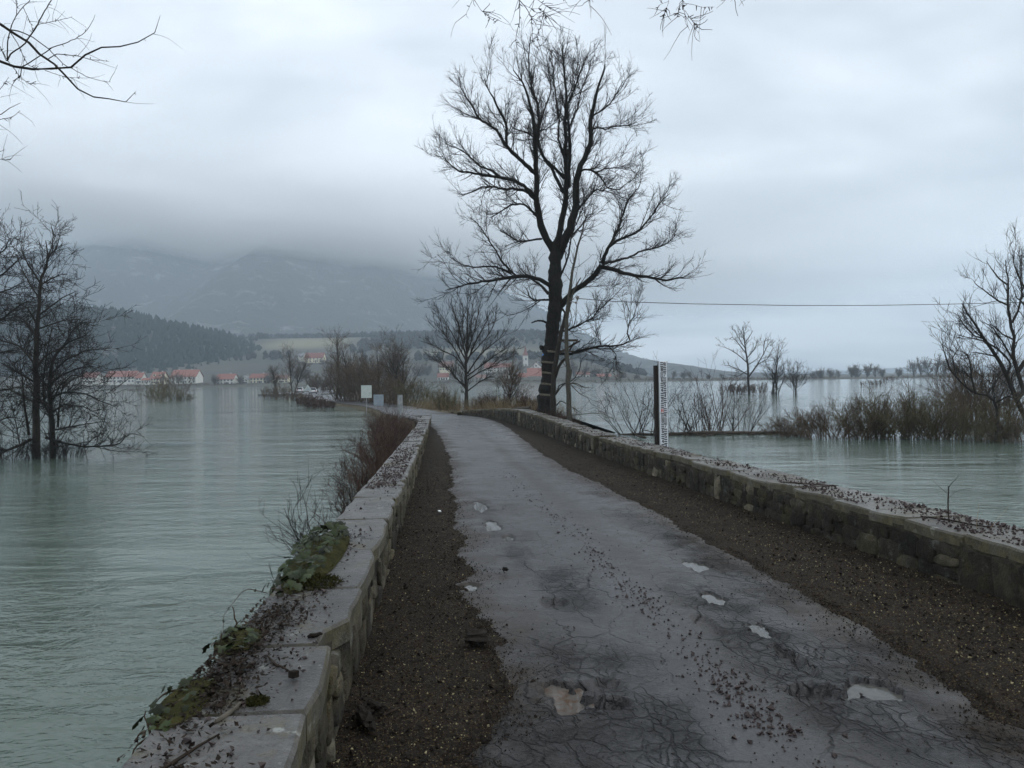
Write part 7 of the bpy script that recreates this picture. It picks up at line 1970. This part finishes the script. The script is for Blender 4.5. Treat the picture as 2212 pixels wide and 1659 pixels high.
# ivy on the left parapet
def ivy_leaf(seed):
    r = np.random.default_rng(seed)
    out = [(0, -.42), (.30, -.50), (.52, -.16), (.34, .05), (.40, .28), (.14, .30), (0, .62), (-.14, .30), (-.40, .28), (-.34, .05), (-.52, -.16), (-.30, -.50)]
    V = [(x * (1 + r.normal(0, .06)), y * (1 + r.normal(0, .06)), -.22 * abs(x) + r.normal(0, .03) - .12 * y * y) for x, y in out] + [(0, -.05, .05)]
    n = len(out)
    me = mesh_np('leaf', V, tris=[(k, (k + 1) % n, n) for k in range(n)], smooth=True); me.materials.append(MATS['ivy_leaf'])
    return me
LEAF = [ivy_leaf(440 + i) for i in range(6)]
def ivy(label, s0, s1, n, height, seed, vmin=.26, hang=.35, size=.036):
    rng = np.random.default_rng(seed)
    sc = (s0 + s1) / 2
    o0 = lw(np.array([sc]), np.array([LT]), np.array([float(lw_top(sc))]))[0]
    root = tag(empty('ivy', o0), label, 'ivy')
    st = Wood()
    for k in range(26):                  # woody runners inside the mound
        s = rng.uniform(s0, s1); p = lw(np.array([s]), np.array([LT + .03]), np.array([float(lw_top(s)) - rng.uniform(.0, hang)]))[0]
        pp, rr_ = advance(rng, p[None], np.array([[rng.normal(.4, .5), rng.normal(0, .6), .3]]), np.array([.12]), np.array([.006]), np.array([.002]), 7, .3, (.3, 0, -.5))
        st.add(pp, rr_, 4)
    st.build('runners', 'ivy_stem', root, origin=o0)
    # moss pad below the leaves
    th = np.linspace(0, 2 * math.pi, 22, endpoint=False); V, f = [], []
    for rr_, hh_ in ((1.0, -.02), (.8, .45), (.5, .75), (.2, .85)):
        for a in th:
            ds, dv = math.cos(a) * rr_ * (s1 - s0) / 2 * .95, math.sin(a) * rr_ * (LT + .06 - vmin) / 2
            s, v = sc + ds, (LT + .06 + vmin) / 2 + dv
            h = height * .5 * hh_ + .012 * float(vnoise(np.array([s * 20]), np.array([v * 20]), 3)[0])
            V.append(lw(np.array([s]), np.array([v]), np.array([float(lw_top(s)) + h]))[0] - o0)
    m_ = len(th)
    for j in range(3):
        f += [(j * m_ + k, j * m_ + (k + 1) % m_, (j + 1) * m_ + (k + 1) % m_, (j + 1) * m_ + k) for k in range(m_)]
    f.append(tuple(3 * m_ + k for k in range(m_)))
    link('moss_pad', mesh_np('moss_pad', V, faces=f, smooth=True), 'moss', root)
    for k in range(n):
        e = rng.random()
        s = s0 + (s1 - s0) * (.5 + .5 * (2 * rng.random() - 1) * (1 - .25 * e))
        prof = math.sqrt(max(0, 1 - ((s - sc) / ((s1 - s0) / 2)) ** 2))
        vc = (LT + .06 + vmin) / 2; hv = (LT + .06 - vmin) / 2 * max(prof, .25)
        if e < .72:
            v = vc + hv * (2 * rng.random() - 1) + .02
            h = height * prof * math.sqrt(max(.05, 1 - ((v - vc) / hv) ** 2 * .8)) * rng.uniform(.65, 1.1) + .012
            nrm = Vector(((v - vc) * -3.0 + rng.normal(0, .45), rng.normal(-.35, .5), 1.0))
        else:
            v = LT + .05 + .05 * rng.random(); h = -hang * rng.random() ** 1.3 * prof + .02
            nrm = Vector((-1.0, rng.normal(-.3, .5), .5))
        p = lw(np.array([s]), np.array([v]), np.array([float(lw_top(s)) + h]))[0] - o0
        o = bpy.data.objects.new('leaf', LEAF[k % 6]); COL.objects.link(o); o.parent = root
        o.location = p
        o.rotation_mode = 'QUATERNION'
        o.rotation_quaternion = nrm.normalized().to_track_quat('Z', 'Y') @ Matrix.Rotation(rng.random() * 6.28, 3, 'Z').to_quaternion()
        k_ = size * rng.uniform(.75, 1.6)
        o.scale = (k_, k_, k_)
    return root
ivy('dark green ivy mound spilling over the water side of the left parapet', 4.15, 6.3, 296, .13, 451, vmin=.20, size=.042)
ivy('small ivy tuft on the water edge of the left parapet, nearer than the mound', 3.22, 3.62, 34, .03, 452, vmin=.34, hang=.12, size=.032)
ivy('sparse ivy on the water edge beside the dark leaf litter', 2.5, 3.0, 28, .028, 453, vmin=.36, hang=.10, size=.028)
# trailing shoot of ivy hanging into the view of the water
for (poly, lab) in (([(4.35, .52, -.02), (4.25, .62, .04), (4.05, .68, -.05), (3.95, .66, -.22)], 'single ivy shoot arching out over the water below the mound'), ([(2.05, .50, .0), (1.98, .58, .03), (1.92, .62, -.05)], 'short ivy shoot at the bottom of the left parapet')):
    P_ = np.array([lw(np.array([s]), np.array([v]), np.array([.52 + h]))[0] for s, v, h in poly])
    root = tag(empty('ivy_shoot', tuple(P_[0])), lab, 'ivy')
    MB().tube(resample(P_, 10) - P_[0], np.linspace(.0025, .0012, 10), 5).build('stem', 'ivy_stem', root)
    rr_ = resample(P_, 8) - P_[0]
    for k in range(1, 8):
        o = bpy.data.objects.new('leaf', LEAF[k % 6]); COL.objects.link(o); o.parent = root; o.location = rr_[k]
        o.rotation_euler = (.6 + k, .3 * k, k * 1.3); o.scale = (.02, .02, .02)
# dry moss cushion at the near foot of the mound
def cushion(label, s, v, rs_, rv, h, mat):
    rng = np.random.default_rng(int(s * 100))
    n = 420
    a = rng.random(n) * 6.28; r = np.sqrt(rng.random(n))
    S_, V_ = s + np.cos(a) * r * rs_, np.clip(v + np.sin(a) * r * rv, .03, .52)
    P_ = lw(S_, V_, lw_top(S_) + h * (1 - r ** 2) * .6)
    d = np.stack([rng.normal(0, .7, n), rng.normal(0, .7, n), np.ones(n)], 1)
    pp, rr_ = advance(rng, P_, d, np.full(n, h * .9), np.full(n, .0035), np.full(n, .0015), 4, .3, (0, 0, -.5))
    w = Wood(); w.add(pp, rr_, 3); o = w.build('moss_cushion', mat); tag(o, label, 'moss', kind='stuff')
cushion('golden brown moss cushion at the near foot of the ivy mound', 4.42, .26, .16, .15, .04, 'moss')
cushion('small moss cushion on the near slab of the left parapet', 2.72, .19, .04, .04, .018, 'moss')
